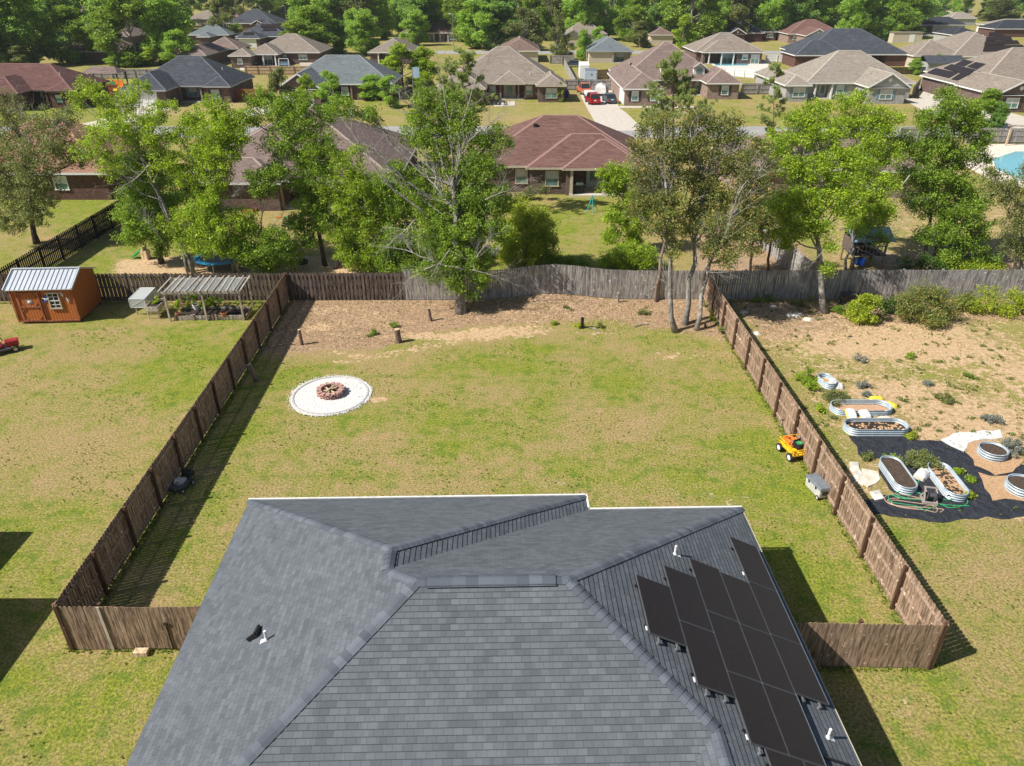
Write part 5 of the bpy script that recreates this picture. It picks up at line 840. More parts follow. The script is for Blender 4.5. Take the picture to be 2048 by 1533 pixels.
o = leaf_mesh('leaf_litter', 'litter', np.stack([Q[:, 0], Q[:, 1], z], 1), np.full(len(Q), .02), 1, .065, None, seed=9, squash=.3); o['kind'] = 'stuff'

n_ = 420; Q = np.stack([g.uniform(12, 36, n_), g.uniform(20, 44, n_)], 1); fx_ = C_[0] + (D_[0] - C_[0]) * (Q[:, 1] - C_[1]) / (D_[1] - C_[1]); k_ = (Q[:, 0] > fx_ + .3) & (Q[:, 1] > 25 + (Q[:, 0] < 18) * -1) & ~in_poly(Q, [(1690, 865), (1900, 865), (2130, 900), (2130, 1045), (1740, 1045), (1700, 1000)])
Q = Q[k_]; rr_ = g.uniform(.06, .28, len(Q)); per = 7; CC = np.repeat(np.stack([Q[:, 0], Q[:, 1], np.full(len(Q), .04)], 1), per, 0); CC[:, :2] += g.normal(0, 1, (len(CC), 2)) * np.repeat(rr_, per)[:, None] * .6
h_ = len(CC) // 2
o = leaf_mesh('weeds', 'leaf_olive', CC[:h_], np.full(h_, .10), 14, .07, None, seed=31, squash=.7); o['kind'] = 'stuff'; o = leaf_mesh('weeds', 'leaf_grass', CC[h_:], np.full(len(CC) - h_, .10), 14, .08, None, seed=32, squash=.7, needle=True, aspect=.3); o['kind'] = 'stuff'
# ---------------- things in the yards ----------------
def one(name, label, cat, parts, loc=(0, 0, 0), rz=0, group=None, sc=None):
    """parts: list of (part name, MB, material[, sub-parts])"""
    rt = thing(name, label, cat, loc, rz, group)
    for p in parts:
        o = p[1].build(p[0], p[2], rt, bevel=p[4] if len(p) > 4 else 0)
        for s in (p[3] if len(p) > 3 else ()): s[1].build(s[0], s[2], o)
    if sc: rt.scale = (sc, sc, sc)
    return rt
def W(px, py): x, y, _ = G(px, py); return (x, y, float(zg(x, y)))
def stump(label, px, py, pyt, r, mat='bark_brown', lean=0, cut='pale_wood'):
    x, y, z = W(px, py); h = PY(px, pyt, y).z - z; b = MB(); rnd = random.Random(px); pts = [Vector((lean * t, 0, -.05 + (h + .05) * t)) for t in (0, .3, .6, 1)]; b.tube(pts, [r * 1.15, r, r * .97, r * .95], 11); o = one('tree_stump', label, 'stump', [('trunk', b, mat)], (x, y, z)); c = MB(); c.tube([pts[-1] + Vector((0, 0, -.01)), pts[-1] + Vector((0, 0, .012))], r * .9, 11); c.build('cut_top', cut, o)
stump('thin waist-high stump at the left edge of the bare strip', 604, 690, 660, .10, lean=-.04); stump('thin leaning stump in the bare strip, nearest the great oak', 862, 642, 617, .09, lean=-.1); stump('thickest stump of the bare strip, beside a strip of sand', 798, 685, 659, .17, lean=-.06)
stump('black burnt stump with weeds at its foot', 1164, 657, 636, .10, 'charred', 0, 'charred'); stump('short pale post stump against the grey fence', 1236, 606, 586, .07, 'bark_grey', -.02); stump('cut log standing in the shade of the left fence', 514, 762, 730, .14, 'bark_brown', -.25); stump('tiny stub in the shade beside the pale trunks', 1410, 655, 646, .06, 'bark_dark')
b = MB(); b.tube([(-.5, 0, .04), (0, .05, .06), (.5, -.1, .03)], [.03, .035, .02], 6); one('fallen_branch', 'pale stick lying on the litter right of the burnt stump', 'branch', [('branch', b, 'bark_dead')], W(1282, 652), .5)
b = MB(); b.tube([(-.35, .1, .04), (0, 0, .06), (.4, -.25, .03)], [.04, .05, .03], 6); one('fallen_branch', 'short grey branch lying next to the burnt stump', 'branch', [('branch', b, 'bark_grey')], W(1190, 660), -.4)
# fire pit
cx, cy, _ = W(661, 791); rnd = random.Random(5)
ring = [(cx + (1.98 + .05 * math.sin(3 * a + 1) + rnd.uniform(-.02, .02)) * math.cos(a), cy + (2.0 + .04 * math.sin(2 * a)) * math.sin(a)) for a in np.linspace(0, 2 * math.pi, 72, endpoint=False)]
nn = N('gravel_white'); p = nn.pos(); vo = nn.n('TexVoronoi', {'Vector': p, 'Scale': 28.0}); cc = nn.mix(nn.ramp(vo.outputs[0], .1, .65), (.86, .86, .84), (.52, .50, .47)); cc = nn.mix(nn.ramp(nn.noise(1.2, 3, p), .62, .75), cc, (.70, .60, .48)); nn.bump(vo.outputs[0], -.8, .03); M['gravel_white'] = nn.out(cc, .9)
b = MB(); b.prism(ring, -.05, .035)
for _ in range(900):
    a = rnd.uniform(0, 6.283); q = 2.0 * math.sqrt(rnd.random()) if _ > 350 else rnd.gauss(2.0, .07); s = rnd.uniform(.02, .045); x, y = cx + q * math.cos(a), cy + q * math.sin(a); b.add([(x - s, y, .03), (x + s, y - s * .3, .03), (x, y + s, .03), (x, y - s, .03), (x, y, .035 + s)], [(0, 3, 4), (3, 1, 4), (1, 2, 4), (2, 0, 4)])
o = b.build('gravel', 'gravel_white'); tag(o, None, None, None, 'stuff')
b = MB()
for a in np.linspace(0, 2 * math.pi, 40, endpoint=False):
    if rnd.random() < .93: b.box(cx + 1.83 * math.cos(a), cy + 1.86 * math.sin(a), .045, .10, .27, .05, a + .02)
one('garden_edging', 'ring of grey edging blocks sunk in the white gravel round the fire pit', 'edging', [('edging', b, 'grey_plastic')])
fx, fy, _ = W(662, 789); fp = thing('fire_pit', 'round fire pit of staggered red bricks in the middle of the white gravel', 'fire pit', (fx, fy, .035))
for k in range(4):
    b = MB(); nb = 14
    for i in range(nb):
        a = 2 * math.pi * (i + .5 * (k % 2)) / nb; rr = .57 + rnd.uniform(-.015, .015); b.box(rr * math.cos(a), rr * math.sin(a), .04 + k * .078, .22, .115 if k < 3 else .19, .074, a + rnd.uniform(-.05, .05))
    b.build('brick_course', 'paver_brick', fp)
b = MB(); b.lathe(0, 0, [(0, .06), (.42, .04), (.46, .0)], 16); b.build('ash_bed', 'charred', fp)
b = MB()
for i in range(7): a = rnd.uniform(0, 3.1); b.tube([(-.34 * math.cos(a), -.34 * math.sin(a), .08 + .03 * i), (.34 * math.cos(a), .34 * math.sin(a), .12 + .035 * i)], .04, 6)
b.build('firewood', 'pale_wood', fp)
# gate block
b = MB(); b.box(0, 0, .09, .42, .22, .17); one('wood_block', 'pale timber block on the grass in front of the plank gate', 'block', [('block', b, 'pale_wood', (), .01)], W(284, 1309), .02)
# wheels
def wheel(r, w, hub='rim', n=16):
    t = MB(); t.lathe((0, 0, 0), 0, [(r * .62, -w / 2), (r * .95, -w / 2), (r, -w * .3), (r, w * .3), (r * .95, w / 2), (r * .62, w / 2)], n, ax='x'); h = MB(); h.lathe((0, 0, 0), 0, [(.001, -w * .42), (r * .64, -w * .4), (r * .64, w * .4), (.001, w * .42)], n, ax='x'); return t, h, hub
def put_wheels(root, spots, r, w, hub='rim'):
    for (x, y) in spots:
        t, h, hb = wheel(r, w, hub); o = t.build('wheel', 'tyre', root, loc=(x, y, r), smooth=False); h.build('rim', hb, o)
# push mower
mw = thing('lawn_mower', 'black push lawn mower in the shade against the left fence', 'lawn mower', W(362, 976), R(-14))
b = MB(); b.prism([(-.26, -.42), (.26, -.42), (.3, -.2), (.3, .3), (.2, .42), (-.2, .42), (-.3, .3), (-.3, -.2)], .09, .25); b.build('deck', 'charcoal', mw, bevel=.02)
b = MB(); b.lathe(0, 0, [(.19, .25), (.2, .36), (.17, .43), (.05, .46), (.001, .46)], 16); b.box(.1, .16, .33, .14, .14, .14); b.build('engine', 'grey_plastic', mw)
b = MB()
for s in (-1, 1): b.tube([(s * .22, .35, .25), (s * .22, .75, .7), (s * .2, 1.02, .98)], .014, 6)
b.tube([(-.2, 1.02, .98), (.2, 1.02, .98)], .014, 6); b.tube([(-.21, .8, .76), (.21, .8, .76)], .012, 6); b.build('handle', 'black_plastic', mw)
b = MB(); b.box(0, .58, .3, .34, .36, .26); b.build('grass_bag', 'black_plastic', mw, bevel=.04); put_wheels(mw, [(-.33, -.33), (.33, -.33), (-.34, .34), (.34, .34)], .11, .06, 'grey_plastic')
# yellow cart and its load
cl = W(1586, 909); ca = thing('garden_cart', 'yellow mesh-sided garden cart parked against the right fence', 'garden cart', cl, R(14)); ca.scale = (1.12,) * 3; z0, w2, l2, hh = .28, .36, .52, .26
b = MB(); b.box(0, 0, z0, 2 * w2, 2 * l2, .02); b.build('tray_floor', 'yellow_paint', ca)
for nm, pts in (('side_rail', [(-w2, -l2), (-w2, l2)]), ('side_rail', [(w2, -l2), (w2, l2)]), ('end_rail', [(-w2, -l2), (w2, -l2)]), ('end_rail', [(-w2, l2), (w2, l2)])):
    b = MB(); (x0, y0), (x1, y1) = pts
    for z in (z0 + .02, z0 + hh * .5, z0 + hh): b.beam((x0, y0, z), (x1, y1, z), .025, .035)
    for t in (0, .5, 1) if nm == 'end_rail' else (0, .25, .5, .75, 1): b.beam((x0 + (x1 - x0) * t, y0 + (y1 - y0) * t, z0), (x0 + (x1 - x0) * t, y0 + (y1 - y0) * t, z0 + hh), .025, .03, up=(1, 0, 0))
    if x0 == x1 and x0 < 0: b.box(x0, 0, z0 + hh * .45, .012, .75, hh * .5)
    b.build(nm, 'yellow_paint', ca)
b = MB(); b.beam((-w2, -.36, .17), (w2, -.36, .17), .04, .04); b.beam((-w2, .36, .17), (w2, .36, .17), .04, .04); b.beam((0, -.4, .2), (0, .4, .2), .05, .04); b.build('axle', 'black_plastic', ca)
b = MB(); b.tube([(0, .5, .25), (0, .85, .55), (0, 1.05, .95)], .016, 6); b.tube([(-.1, 1.05, .95), (.1, 1.05, .95)], .018, 6); b.build('pull_handle', 'black_plastic', ca); put_wheels(ca, [(-w2 - .05, -.36), (w2 + .05, -.36), (-w2 - .05, .36), (w2 + .05, .36)], .17, .09, 'white_plastic')
def coil(r, turns, h, wob=.1, n=20, seed=1):
    g = random.Random(seed); return [Vector(((r * (1 + wob * math.sin(i * .7 + seed))) * math.cos(2 * math.pi * i / n), (r * (1 + wob * g.uniform(-1, 1))) * math.sin(2 * math.pi * i / n), h * i / (n * turns) + g.uniform(0, .015))) for i in range(int(n * turns))]
def off(pt, x, y, z): c, s = math.cos(R(14)), math.sin(R(14)); return (pt[0] + x * c - y * s, pt[1] + x * s + y * c, pt[2] + z + .04)
b = MB(); b.tube(coil(.25, 5, .24, .25, seed=3), .028, 6); b.tube(coil(.16, 4, .28, .3, seed=8), .026, 6); one('extension_cord', 'bundled orange cord heaped at the far end of the yellow cart', 'cord', [('cord', b, 'orange')], off(cl, -.05, .28, .36))
b = MB(); b.box(0, 0, .01, .46, .34, .02)
for sx, sy, lx, ly in ((-1, 0, .02, .34), (1, 0, .02, .34), (0, -1, .46, .02), (0, 1, .46, .02)): b.box(sx * .23, sy * .17, .12, lx, ly, .24)
bx = one('plastic_crate', 'open black crate riding tilted on the yellow cart', 'crate', [('crate', b, 'black_plastic')], off(cl, .1, -.1, .46), R(30)); bx.rotation_euler.x = R(10)
b = MB(); b.tube(coil(.11, 5, .1, .3, seed=5), .02, 6); one('garden_hose', 'pale green coiled hose inside the black crate on the cart', 'hose', [('hose', b, 'green_plastic')], off(cl, .1, -.1, .52))
b = MB(); b.lathe(0, 0, [(.001, 0), (.09, .02), (.10, .1), (.05, .16), (.001, .17)], 10); one('bucket_lid', 'small bright blue tub between the orange cord and the black crate', 'tub', [('tub', b, 'blue')], off(cl, -.02, .12, .45))
# cooler
cp = W(1632, 986); c = thing('cooler', 'grey wheeled cooler box on the grass by the right fence', 'cooler', cp, R(13)); c.scale = (1.12,) * 3
b = MB(); b.box(0, 0, .26, .40, .86, .36, top=1.06); b.build('body', 'grey_plastic', c, bevel=.03); b = MB(); b.box(0, 0, .485, .48, .96, .11, top=.94); b.build('lid', 'lid_grey', c, bevel=.025)
b = MB(); b.box(0, -.455, .30, .20, .03, .14); b.build('handle', 'black_plastic', c)
for yy in (-.2, .22): b = MB(); b.box(-.235, yy, .42, .02, .06, .12); b.build('latch', 'black_plastic', c)
put_wheels(c, [(-.2, -.36), (.2, -.36)], .09, .05, 'grey_plastic')
# garden: fabric, cloths, planters
nn = N('fabric_black'); p = nn.pos(); cc = nn.mix(nn.ramp(nn.noise(3, 4, p), .35, .7), (.012, .015, .022), (.034, .038, .050)); cc = nn.mix(nn.ramp(nn.noise(1, 5, nn.scale(p, 3, 11, 1), .75), .66, .70), cc, (.30, .28, .26)); nn.bump(nn.noise(2.5, 5, p, .7), 1.0, .25); M['fabric_black'] = nn.out(cc, .75)  # pale streaks in the colour stand in for light on wrinkles
def rag(name, label, cat, pts, z, mat, seed=1, amp=.03, rough=.12, group=None):
    w = [Vector(G(*q)) for q in pts]; g = random.Random(seed); out = []
    for i in range(len(w)):
        a, c_ = w[i], w[(i + 1) % len(w)]; L = (c_ - a).length; m = max(1, int(L / .35))
        for j in range(m): q = a.lerp(c_, j / m); out.append(Vector((q.x + g.uniform(-1, 1) * rough, q.y + g.uniform(-1, 1) * rough, 0)))
    bm_v = [(q.x, q.y, z + g.uniform(0, amp)) for q in out]; bot = [(q.x, q.y, z - .05) for q in out]; b = MB(); n_ = len(out); b.add(bm_v + bot, [tuple(range(n_))] + [(i, n_ + i, n_ + (i + 1) % n_, (i + 1) % n_) for i in range(n_)])
    me = bpy.data.meshes.new(name); me.from_pydata(b.v, [], b.f); me.materials.append(M[mat]); o = bpy.data.objects.new(name, me); col.objects.link(o); tag(o, label, cat, group); return o
rag('weed_fabric', 'black landscape fabric spread under the leaning oval planters and hoses', 'ground fabric', [(1698, 871), (1760, 873), (1815, 870), (1842, 884), (1888, 880), (1930, 905), (1962, 935), (1990, 952), (2040, 930), (2130, 930), (2130, 1036), (2000, 1037), (1930, 1036), (1880, 1046), (1835, 1036), (1790, 1034), (1745, 1030), (1722, 1003), (1790, 990), (1753, 935), (1757, 918), (1727, 922), (1712, 895)], .02, 'fabric_black', 4, .0, .1)
rag('mulch', None, None, [(1922, 888), (1962, 884), (2022, 903), (2048, 922), (2036, 940), (1990, 948), (1950, 930)], .03, 'mulch_tan', 5, 0, .12)['kind'] = 'stuff'
rag('mulch', None, None, [(1955, 948), (2000, 955), (2120, 948), (2120, 1015), (2030, 1002), (1990, 1002), (1965, 975)], .03, 'mulch_tan', 6, 0, .12)['kind'] = 'stuff'
rag('ground_cloth', 'dirty white cloth spread on the ground above the round planter', 'cloth', [(1880, 880), (1905, 868), (1950, 864), (2000, 862), (2004, 876), (1960, 880), (1938, 889), (1925, 903), (1905, 893)], .03, 'bag_white', 7, .015, .08)
for i, (lb, pts) in enumerate([('crumpled white sheet nearest the fence, left of the leaning planters', [(1697, 927), (1716, 928), (1722, 950), (1728, 975), (1708, 960)]), ('pale tan sheet among the scraps left of the leaning planters', [(1725, 940), (1755, 945), (1762, 962), (1735, 975), (1722, 965)]), ('white scrap just above the hose coil', [(1735, 985), (1762, 983), (1768, 998), (1748, 1002)])]):
    rag('plastic_sheet', lb, 'sheet', pts, .03, 'rock_white' if i != 1 else 'rock_pale', 20 + i, .05, .06)
def stadium(L, Wd, n=12):
    r = Wd / 2; s = L / 2 - r; return [(s + r * math.cos(a), r * math.sin(a)) for a in np.linspace(-math.pi / 2, math.pi / 2, n)] + [(-s + r * math.cos(a), r * math.sin(a)) for a in np.linspace(math.pi / 2, 3 * math.pi / 2, n)]
def planter(label, c, a0, L, Wd, h, fill, fh=.7, group=None, topping=None):
    rt = thing('planter', label, 'planter', c, a0, group); out = stadium(L, Wd, 14); n_ = len(out); b = MB(); prof = []
    m = 24
    for k in range(m + 1): z = h * k / m; prof.append((z, .022 * 1.9 * math.cos(2 * math.pi * k / 8)))
    vs = []
    for q, (z, o_) in enumerate(prof):
        for (x, y) in out: l = math.hypot(x, y) or 1; vs.append((x * (1 + o_ / l), y * (1 + o_ / l), z))
    fs = [(k * n_ + i, k * n_ + (i + 1) % n_, (k + 1) * n_ + (i + 1) % n_, (k + 1) * n_ + i) for k in range(m) for i in range(n_)]; b.add(vs, fs); o = b.build('wall', 'galvanised', rt, smooth=True)
    rm = MB(); rm.tube([(x, y, h) for x, y in out] + [(out[0][0], out[0][1], h), ], .022, 6); rm.build('rim', 'galvanised', rt, smooth=True)
    f = MB(); ins = [(x * .97, y * .97) for x, y in out]; g = random.Random(int(L * 100) + n_); f.prism(ins, .0, h * fh); f.build('soil', fill, rt)
    if topping:
        t = MB()
        for _ in range(90): x, y = g.uniform(-L / 2, L / 2) * .9, g.uniform(-Wd / 2, Wd / 2) * .85; s = g.uniform(.04, .1); t.add([(x - s, y, h * fh), (x + s, y + s * .3, h * fh), (x, y + s, h * fh), (x, y - s, h * fh), (x, y, h * fh + s * .5)], [(0, 3, 4), (3, 1, 4), (1, 2, 4), (2, 0, 4)])
        t.build('bark_chips', topping, rt)
    return rt
def pl(label, pA, pB, wpx, h, fill, **k):
    A, B = Vector(W(*pA)), Vector(W(*pB)); c = (A + B) / 2; d = B - A; return planter(label, (c.x, c.y, .01), math.atan2(d.y, d.x), d.length, wpx, h, fill, **k)
pl('smallest oval metal planter, beside the feathery green bushes', (1641, 757), (1664, 779), .66, .3, 'mulch_tan', fh=.1)
pl('upper wide oval metal planter with sandy inside and bags on its rim', (1661, 821), (1779, 821), 1.05, .27, 'dirt_orange', fh=.04)
pl('lower wide oval metal planter half filled with dark soil', (1688, 861), (1811, 861), 1.0, .33, 'dark_soil', fh=.4, topping='mulch_tan')
pl('left leaning oval metal planter filled with brown soil', (1771, 925), (1816, 990), .86, .32, 'soil', fh=.8)
pl('right leaning oval metal planter with tan bark chips, next to the hose reel', (1866, 936), (1918, 1004), .90, .32, 'mulch_tan', fh=.4, topping='dark_soil')
pl('round metal planter in front of the large grey-green bush', (1957, 911), (2008, 911), 1.08, .34, 'soil', fh=.8)
pl('round metal planter cut by the right edge of the view', (2013, 981), (2074, 981), 1.2, .36, 'soil', fh=.8)
def bag(label, c, L, Wd, h, rz, mat, tilt=0, mat2=None):
    b = MB(); n_ = 10; g = random.Random(int(c[0] * 100)); vs = []
    for j in range(n_ + 1):
        for i in range(n_ + 1):
            u, v = 2 * i / n_ - 1, 2 * j / n_ - 1; e_ = max(0, (1 - u ** 4) * (1 - v ** 4)) ** .5; vs.append((u * L / 2 * (1 - .08 * v * v), v * Wd / 2 * (1 - .08 * u * u), h * e_ * (1 + g.uniform(-.12, .12))))
    k = len(vs); vs += [(x, y, 0) for x, y, z in vs]; I = lambda i, j: j * (n_ + 1) + i
    fs = [(I(i, j), I(i + 1, j), I(i + 1, j + 1), I(i, j + 1)) for i in range(n_) for j in range(n_)]; b.add(vs, fs + [tuple(k + q for q in reversed(f)) for f in fs], 0)
    rt = thing('bag', label, 'bag', c, rz); o = b.build('sack', mat, rt, smooth=True); rt.rotation_euler.x = tilt
    if mat2: s = MB(); s.box(-L * .42, 0, h * .35, L * .14, Wd * .8, h * .5); s.build('bag_end', mat2, rt)
    return rt
def Wz(px, py, z): x, y, _ = G(px, py, z); return (x, y, z)
bag('white sack with a yellow edge draped over the upper oval planter', Wz(1703, 832, .25), .5, .85, .16, .0, 'bag_white', R(22), 'bag_yellow'); bag('plain white sack lying on the front rim of the upper oval planter', Wz(1730, 830, .28), .5, .62, .16, .05, 'bag_white', R(14))
bag('yellow sack behind the far rim of the upper oval planter', W(1752, 799), .7, .3, .16, 0, 'bag_yellow'); bag('folded yellow sack at the right end of the upper oval planter', W(1782, 812), .35, .6, .16, R(25), 'bag_yellow'); bag('flat yellow bag tucked behind the lower oval planter', W(1717, 843), .6, .3, .2, 0, 'bag_yellow'); bag('pale sack tucked behind the right half of the lower oval planter', W(1768, 841), .7, .3, .2, 0, 'rock_pale')
bag('white sack leaning between the two leaning planters', W(1843, 953), .8, .5, .3, R(42), 'bag_white', 0, 'rock_pale'); bag('white bag on the rim of the smallest planter', W(1665, 768), .4, .3, .3, .2, 'bag_white'); bag('round white bag on the ground beside the smallest planter', W(1676, 775), .5, .4, .22, 0, 'bag_white')
# hose reel and hoses
rp = W(1857, 1004); rl_ = thing('hose_reel', 'taupe hose reel cart standing on the black fabric', 'hose reel', rp, R(-14))
for s in (-1, 1): b = MB(); b.beam((s * .24, -.22, .05), (s * .2, .2, .55), .07, .05, up=(1, 0, 0)); b.beam((s * .24, .26, .05), (s * .2, .0, .5), .07, .05, up=(1, 0, 0)); b.beam((s * .24, -.26, .06), (s * .24, .28, .06), .08, .07); b.build('side_frame', 'reel_taupe', rl_)
b = MB(); b.lathe((0, 0, .32), 0, [(.2, -.16), (.2, -.14), (.09, -.13), (.09, .13), (.2, .14), (.2, .16)], 16, ax='x'); b.build('drum', 'charcoal', rl_); b = MB(); b.beam((-.26, .2, .56), (.26, .2, .56), .05, .05); b.build('handle_bar', 'reel_taupe', rl_); b = MB(); b.beam((-.26, -.24, .1), (.26, -.24, .1), .06, .12); b.build('foot_bar', 'reel_taupe', rl_)
def ptube(pts, r, z=.03, sm=6):
    P = [Vector((*G(*q)[:2], z)) for q in pts]; out = []
    for i in range(len(P) - 1):
        p0, p1, p2, p3 = P[max(i - 1, 0)], P[i], P[i + 1], P[min(i + 2, len(P) - 1)]
        for k in range(sm): t = k / sm; out.append(.5 * ((2 * p1) + (p2 - p0) * t + (2 * p0 - 5 * p1 + 4 * p2 - p3) * t * t + (3 * p1 - p0 - 3 * p2 + p3) * t ** 3))
    return out + [P[-1]]
b = MB(); b.tube(ptube([(1848, 1000), (1800, 990), (1770, 995), (1780, 1010), (1830, 1018), (1860, 1010), (1840, 1000), (1790, 998), (1775, 1004), (1800, 1016), (1850, 1022), (1872, 1026), (1868, 1014), (1820, 1006), (1785, 1002), (1790, 1012), (1840, 1016), (1885, 1020), (1880, 1026)], .0), .018, 6, r=.5); one('garden_hose', 'tan hose looped loosely on the black fabric left of the reel', 'hose', [('hose', b, 'hose_tan')])
b = MB(); b.tube(ptube([(1838, 960), (1835, 985), (1860, 1000), (1810, 1000), (1780, 992), (1782, 1006), (1830, 1014), (1850, 1022), (1880, 1012), (1900, 1018), (1930, 1012), (1934, 1002), (1920, 994), (1912, 1000), (1890, 1002), (1880, 998)], .0, .045), .018, 6); b.tube(ptube([(1800, 984), (1820, 990), (1812, 998), (1790, 990), (1805, 985), (1850, 992), (1880, 1010), (1937, 1014)], .0, .045), .018, 6); one('garden_hose', 'bright green hose trailing round the reel towards the right planter', 'hose', [('hose', b, 'hose_green')])
# wheelbarrow
wb = thing('wheelbarrow', 'black wheelbarrow standing by the shaded garden fence', 'wheelbarrow', W(1694, 606), R(10)); b = MB(); b.add([(-.25, -.2, .35), (.3, -.2, .35), (.3, .2, .35), (-.25, .2, .35), (-.45, -.34, .65), (.48, -.34, .65), (.48, .34, .65), (-.45, .34, .65)], [(3, 2, 1, 0), (0, 1, 5, 4), (1, 2, 6, 5), (2, 3, 7, 6), (3, 0, 4, 7)]); b.build('tub', 'charcoal', wb)
b = MB(); b.tube([(-.5, .3, .3), (.5, .3, .35), (1.0, .3, .6)], .02, 6); b.tube([(-.5, -.3, .3), (.5, -.3, .35), (1.0, -.3, .6)], .02, 6); b.beam((.4, .25, 0), (.4, .25, .35), .03, .03); b.beam((.4, -.25, 0), (.4, -.25, .35), .03, .03); b.build('frame', 'black_plastic', wb); put_wheels(wb, [(-.55, 0)], .18, .08)
b = MB(); b.tube([(0, 0, 0), (-.1, .1, 1.5)], .018, 6); one('garden_stake', 'thin pale stake leaning by the wheelbarrow', 'stake', [('stake', b, 'pale_wood')], W(1710, 607))
for i, (lb, q, s) in enumerate([('flat pale rock beside the right fence in the shade', (1488, 625), .5), ('white rock nearer the right fence, left of the garden oak', (1512, 668), .55), ('largest white rock before the garden oak trunk', (1590, 632), .9), ('pale rock at the foot of the garden oak, left side', (1615, 640), .6), ('pale rock just under the bright plants of the garden fence', (1545, 614), .5), ('pale rock between the lime bush and the wide dark shrub', (1772, 612), .6), ('small dark lump on the bare ground, upper garden', (1700, 674), .3)]):
    b = MB(); g = random.Random(i + 3); vs = [(s * g.uniform(.7, 1.1) * math.cos(a) * .6, s * g.uniform(.6, 1) * math.sin(a) * .45, 0) for a in np.linspace(0, 6.28, 9, endpoint=False)]; vs2 = [(x * .7 + g.uniform(-.05, .05), y * .7, .10 * s + g.uniform(0, .12) * s) for x, y, z in vs]; b.add(vs + vs2, [tuple(range(9, 18))] + [(j, (j + 1) % 9, 9 + (j + 1) % 9, 9 + j) for j in range(9)]); one('rock', lb, 'rock', [('stone', b, 'rock_white' if i not in (3, 6) else ('rock_pale' if i == 3 else 'charcoal'))], W(*q))
# shed
A, B = Vector(W(41, 648)), Vector(W(162, 645)); d = B - A; L = d.length; ang = math.atan2(d.y, d.x); D = 3.1; he, hp = 2.35, 3.0; sd = thing('garden_shed', 'orange-stained wooden shed with a white ribbed metal roof and blue star', 'shed', (A.x, A.y, 0), ang)
b = MB(); b.prism([(0, 0), (L, 0), (L, D), (0, D)], .12, he); b.add([(0, 0, he), (0, D, he), (0, D * .42, hp), (L, 0, he), (L, D, he), (L, D * .42, hp)], [(0, 2, 1), (3, 4, 5)]); b.build('wall', 'shed_wood', sd)
for x, w in ((.55, .0),): pass
b = MB(); mx = L + .12; yo = D * .42; sl = (hp - he) / yo
F0, F1, R0_, R1_ = (-.18, -.22, he - .22 * sl), (mx + .06, -.22, he - .22 * sl), (-.18, yo, hp), (mx + .06, yo, hp); sb = (hp - he) / (D - yo); K0, K1 = (-.18, D + .1, he - .1 * sb), (mx + .06, D + .1, he - .1 * sb)
b.add([F0, F1, R1_, R0_, K0, K1] + [(x, y, z - .05) for x, y, z in (F0, F1, R1_, R0_, K0, K1)], [(0, 1, 2, 3), (3, 2, 5, 4), (6, 9, 8, 7), (9, 10, 11, 8), (0, 6, 7, 1), (1, 7, 8, 2), (2, 8, 11, 5), (4, 10, 9, 3), (3, 9, 6, 0), (5, 11, 10, 4)]); rf_ = b.build('roof', 'metal_roof', sd)
b = MB()
for i in range(15): x = -.1 + (mx + .08) * i / 14; b.beam((x, -.22, he - .22 * sl + .012), (x, yo, hp + .012), .03, .03, up=(0, 0, 1), r=0); b.beam((x, yo, hp + .012), (x, D + .1, he - .1 * sb + .012), .03, .03, r=0)
b.build('roof_rib', 'lid_grey', rf_); b = MB(); b.beam((-.2, yo, hp + .02), (mx + .08, yo, hp + .02), .22, .03); b.beam((mx + .05, -.23, he - .22 * sl), (mx + .05, yo, hp), .06, .12); b.beam((-.2, -.23, he - .22 * sl), (-.2, yo, hp), .06, .12); b.build('roof_trim', 'metal_roof', rf_)
dr = MB(); dx0, dx1 = .30, 1.62; dr.box((dx0 + dx1) / 2, -.02, 1.08, dx1 - dx0, .05, 1.9); do = dr.build('door', 'shed_wood', sd); b = MB()
for z in (.22, 1.1, 1.95): b.box((dx0 + dx1) / 2, -.065, z, dx1 - dx0 - .2, .045, .1)
for x in (dx0 + .06, dx1 - .06): b.box(x, -.06, 1.09, .09, .043, 1.9)
for z, sg in ((.22, 1), (1.1, 1), (1.1, -1), (1.95, -1)):
    for x, sx in ((dx0 + .12, 1), (dx1 - .12, -1)): b.beam((x, -.063, z + sg * .28), (x + sx * .22, -.063, z + sg * .06), .03, .05, up=(0, 1, 0))
b.build('door_brace', 'fence_rust', do); b = MB(); b.box(-.0, -.03, 1.2, .1, .05, 2.2); b.box(1.7, -.03, 1.2, .06, .04, 2.2); b.box(L, -.02, 1.2, .08, .04, 2.2); b.box(L / 2, -.04, .16, L, .05, .1); b.build('corner_trim', 'fence_rust', sd)
wx, wz, ww, wh = 2.42, 1.45, .62, .98; b = MB()
for z in (wz - wh / 2, wz + wh / 2): b.box(wx, -.04, z, ww + .12, .08, .08)
for x in (wx - ww / 2, wx + ww / 2): b.box(x, -.04, wz, .07, .078, wh - .08)
wo = b.build('window', 'tan_trim', sd); b = MB(); b.box(wx, -.045, wz, .03, .03, wh - .1); b.box(wx, -.043, wz, ww - .08, .04, .05)
for z in (-.25, .25): b.box(wx, -.045, wz + z, ww - .08, .028, .025)
b.build('muntin', 'white_trim', wo); b = MB(); b.box(wx, -.02, wz, ww - .06, .02, wh - .08); b.build('pane', 'glass_dark', wo)
def star(cx, cz, r, y, k=5, inner=.42, dz=.04):
    vs = [(cx, y - dz, cz)]; n_ = 2 * k
    for i in range(n_): a = math.pi / 2 + i * math.pi / k; q = r if i % 2 == 0 else r * inner; vs.append((cx + q * math.cos(a), y, cz + q * math.sin(a)))
    return vs, [(0, 1 + (i + 1) % n_, 1 + i) for i in range(n_)]
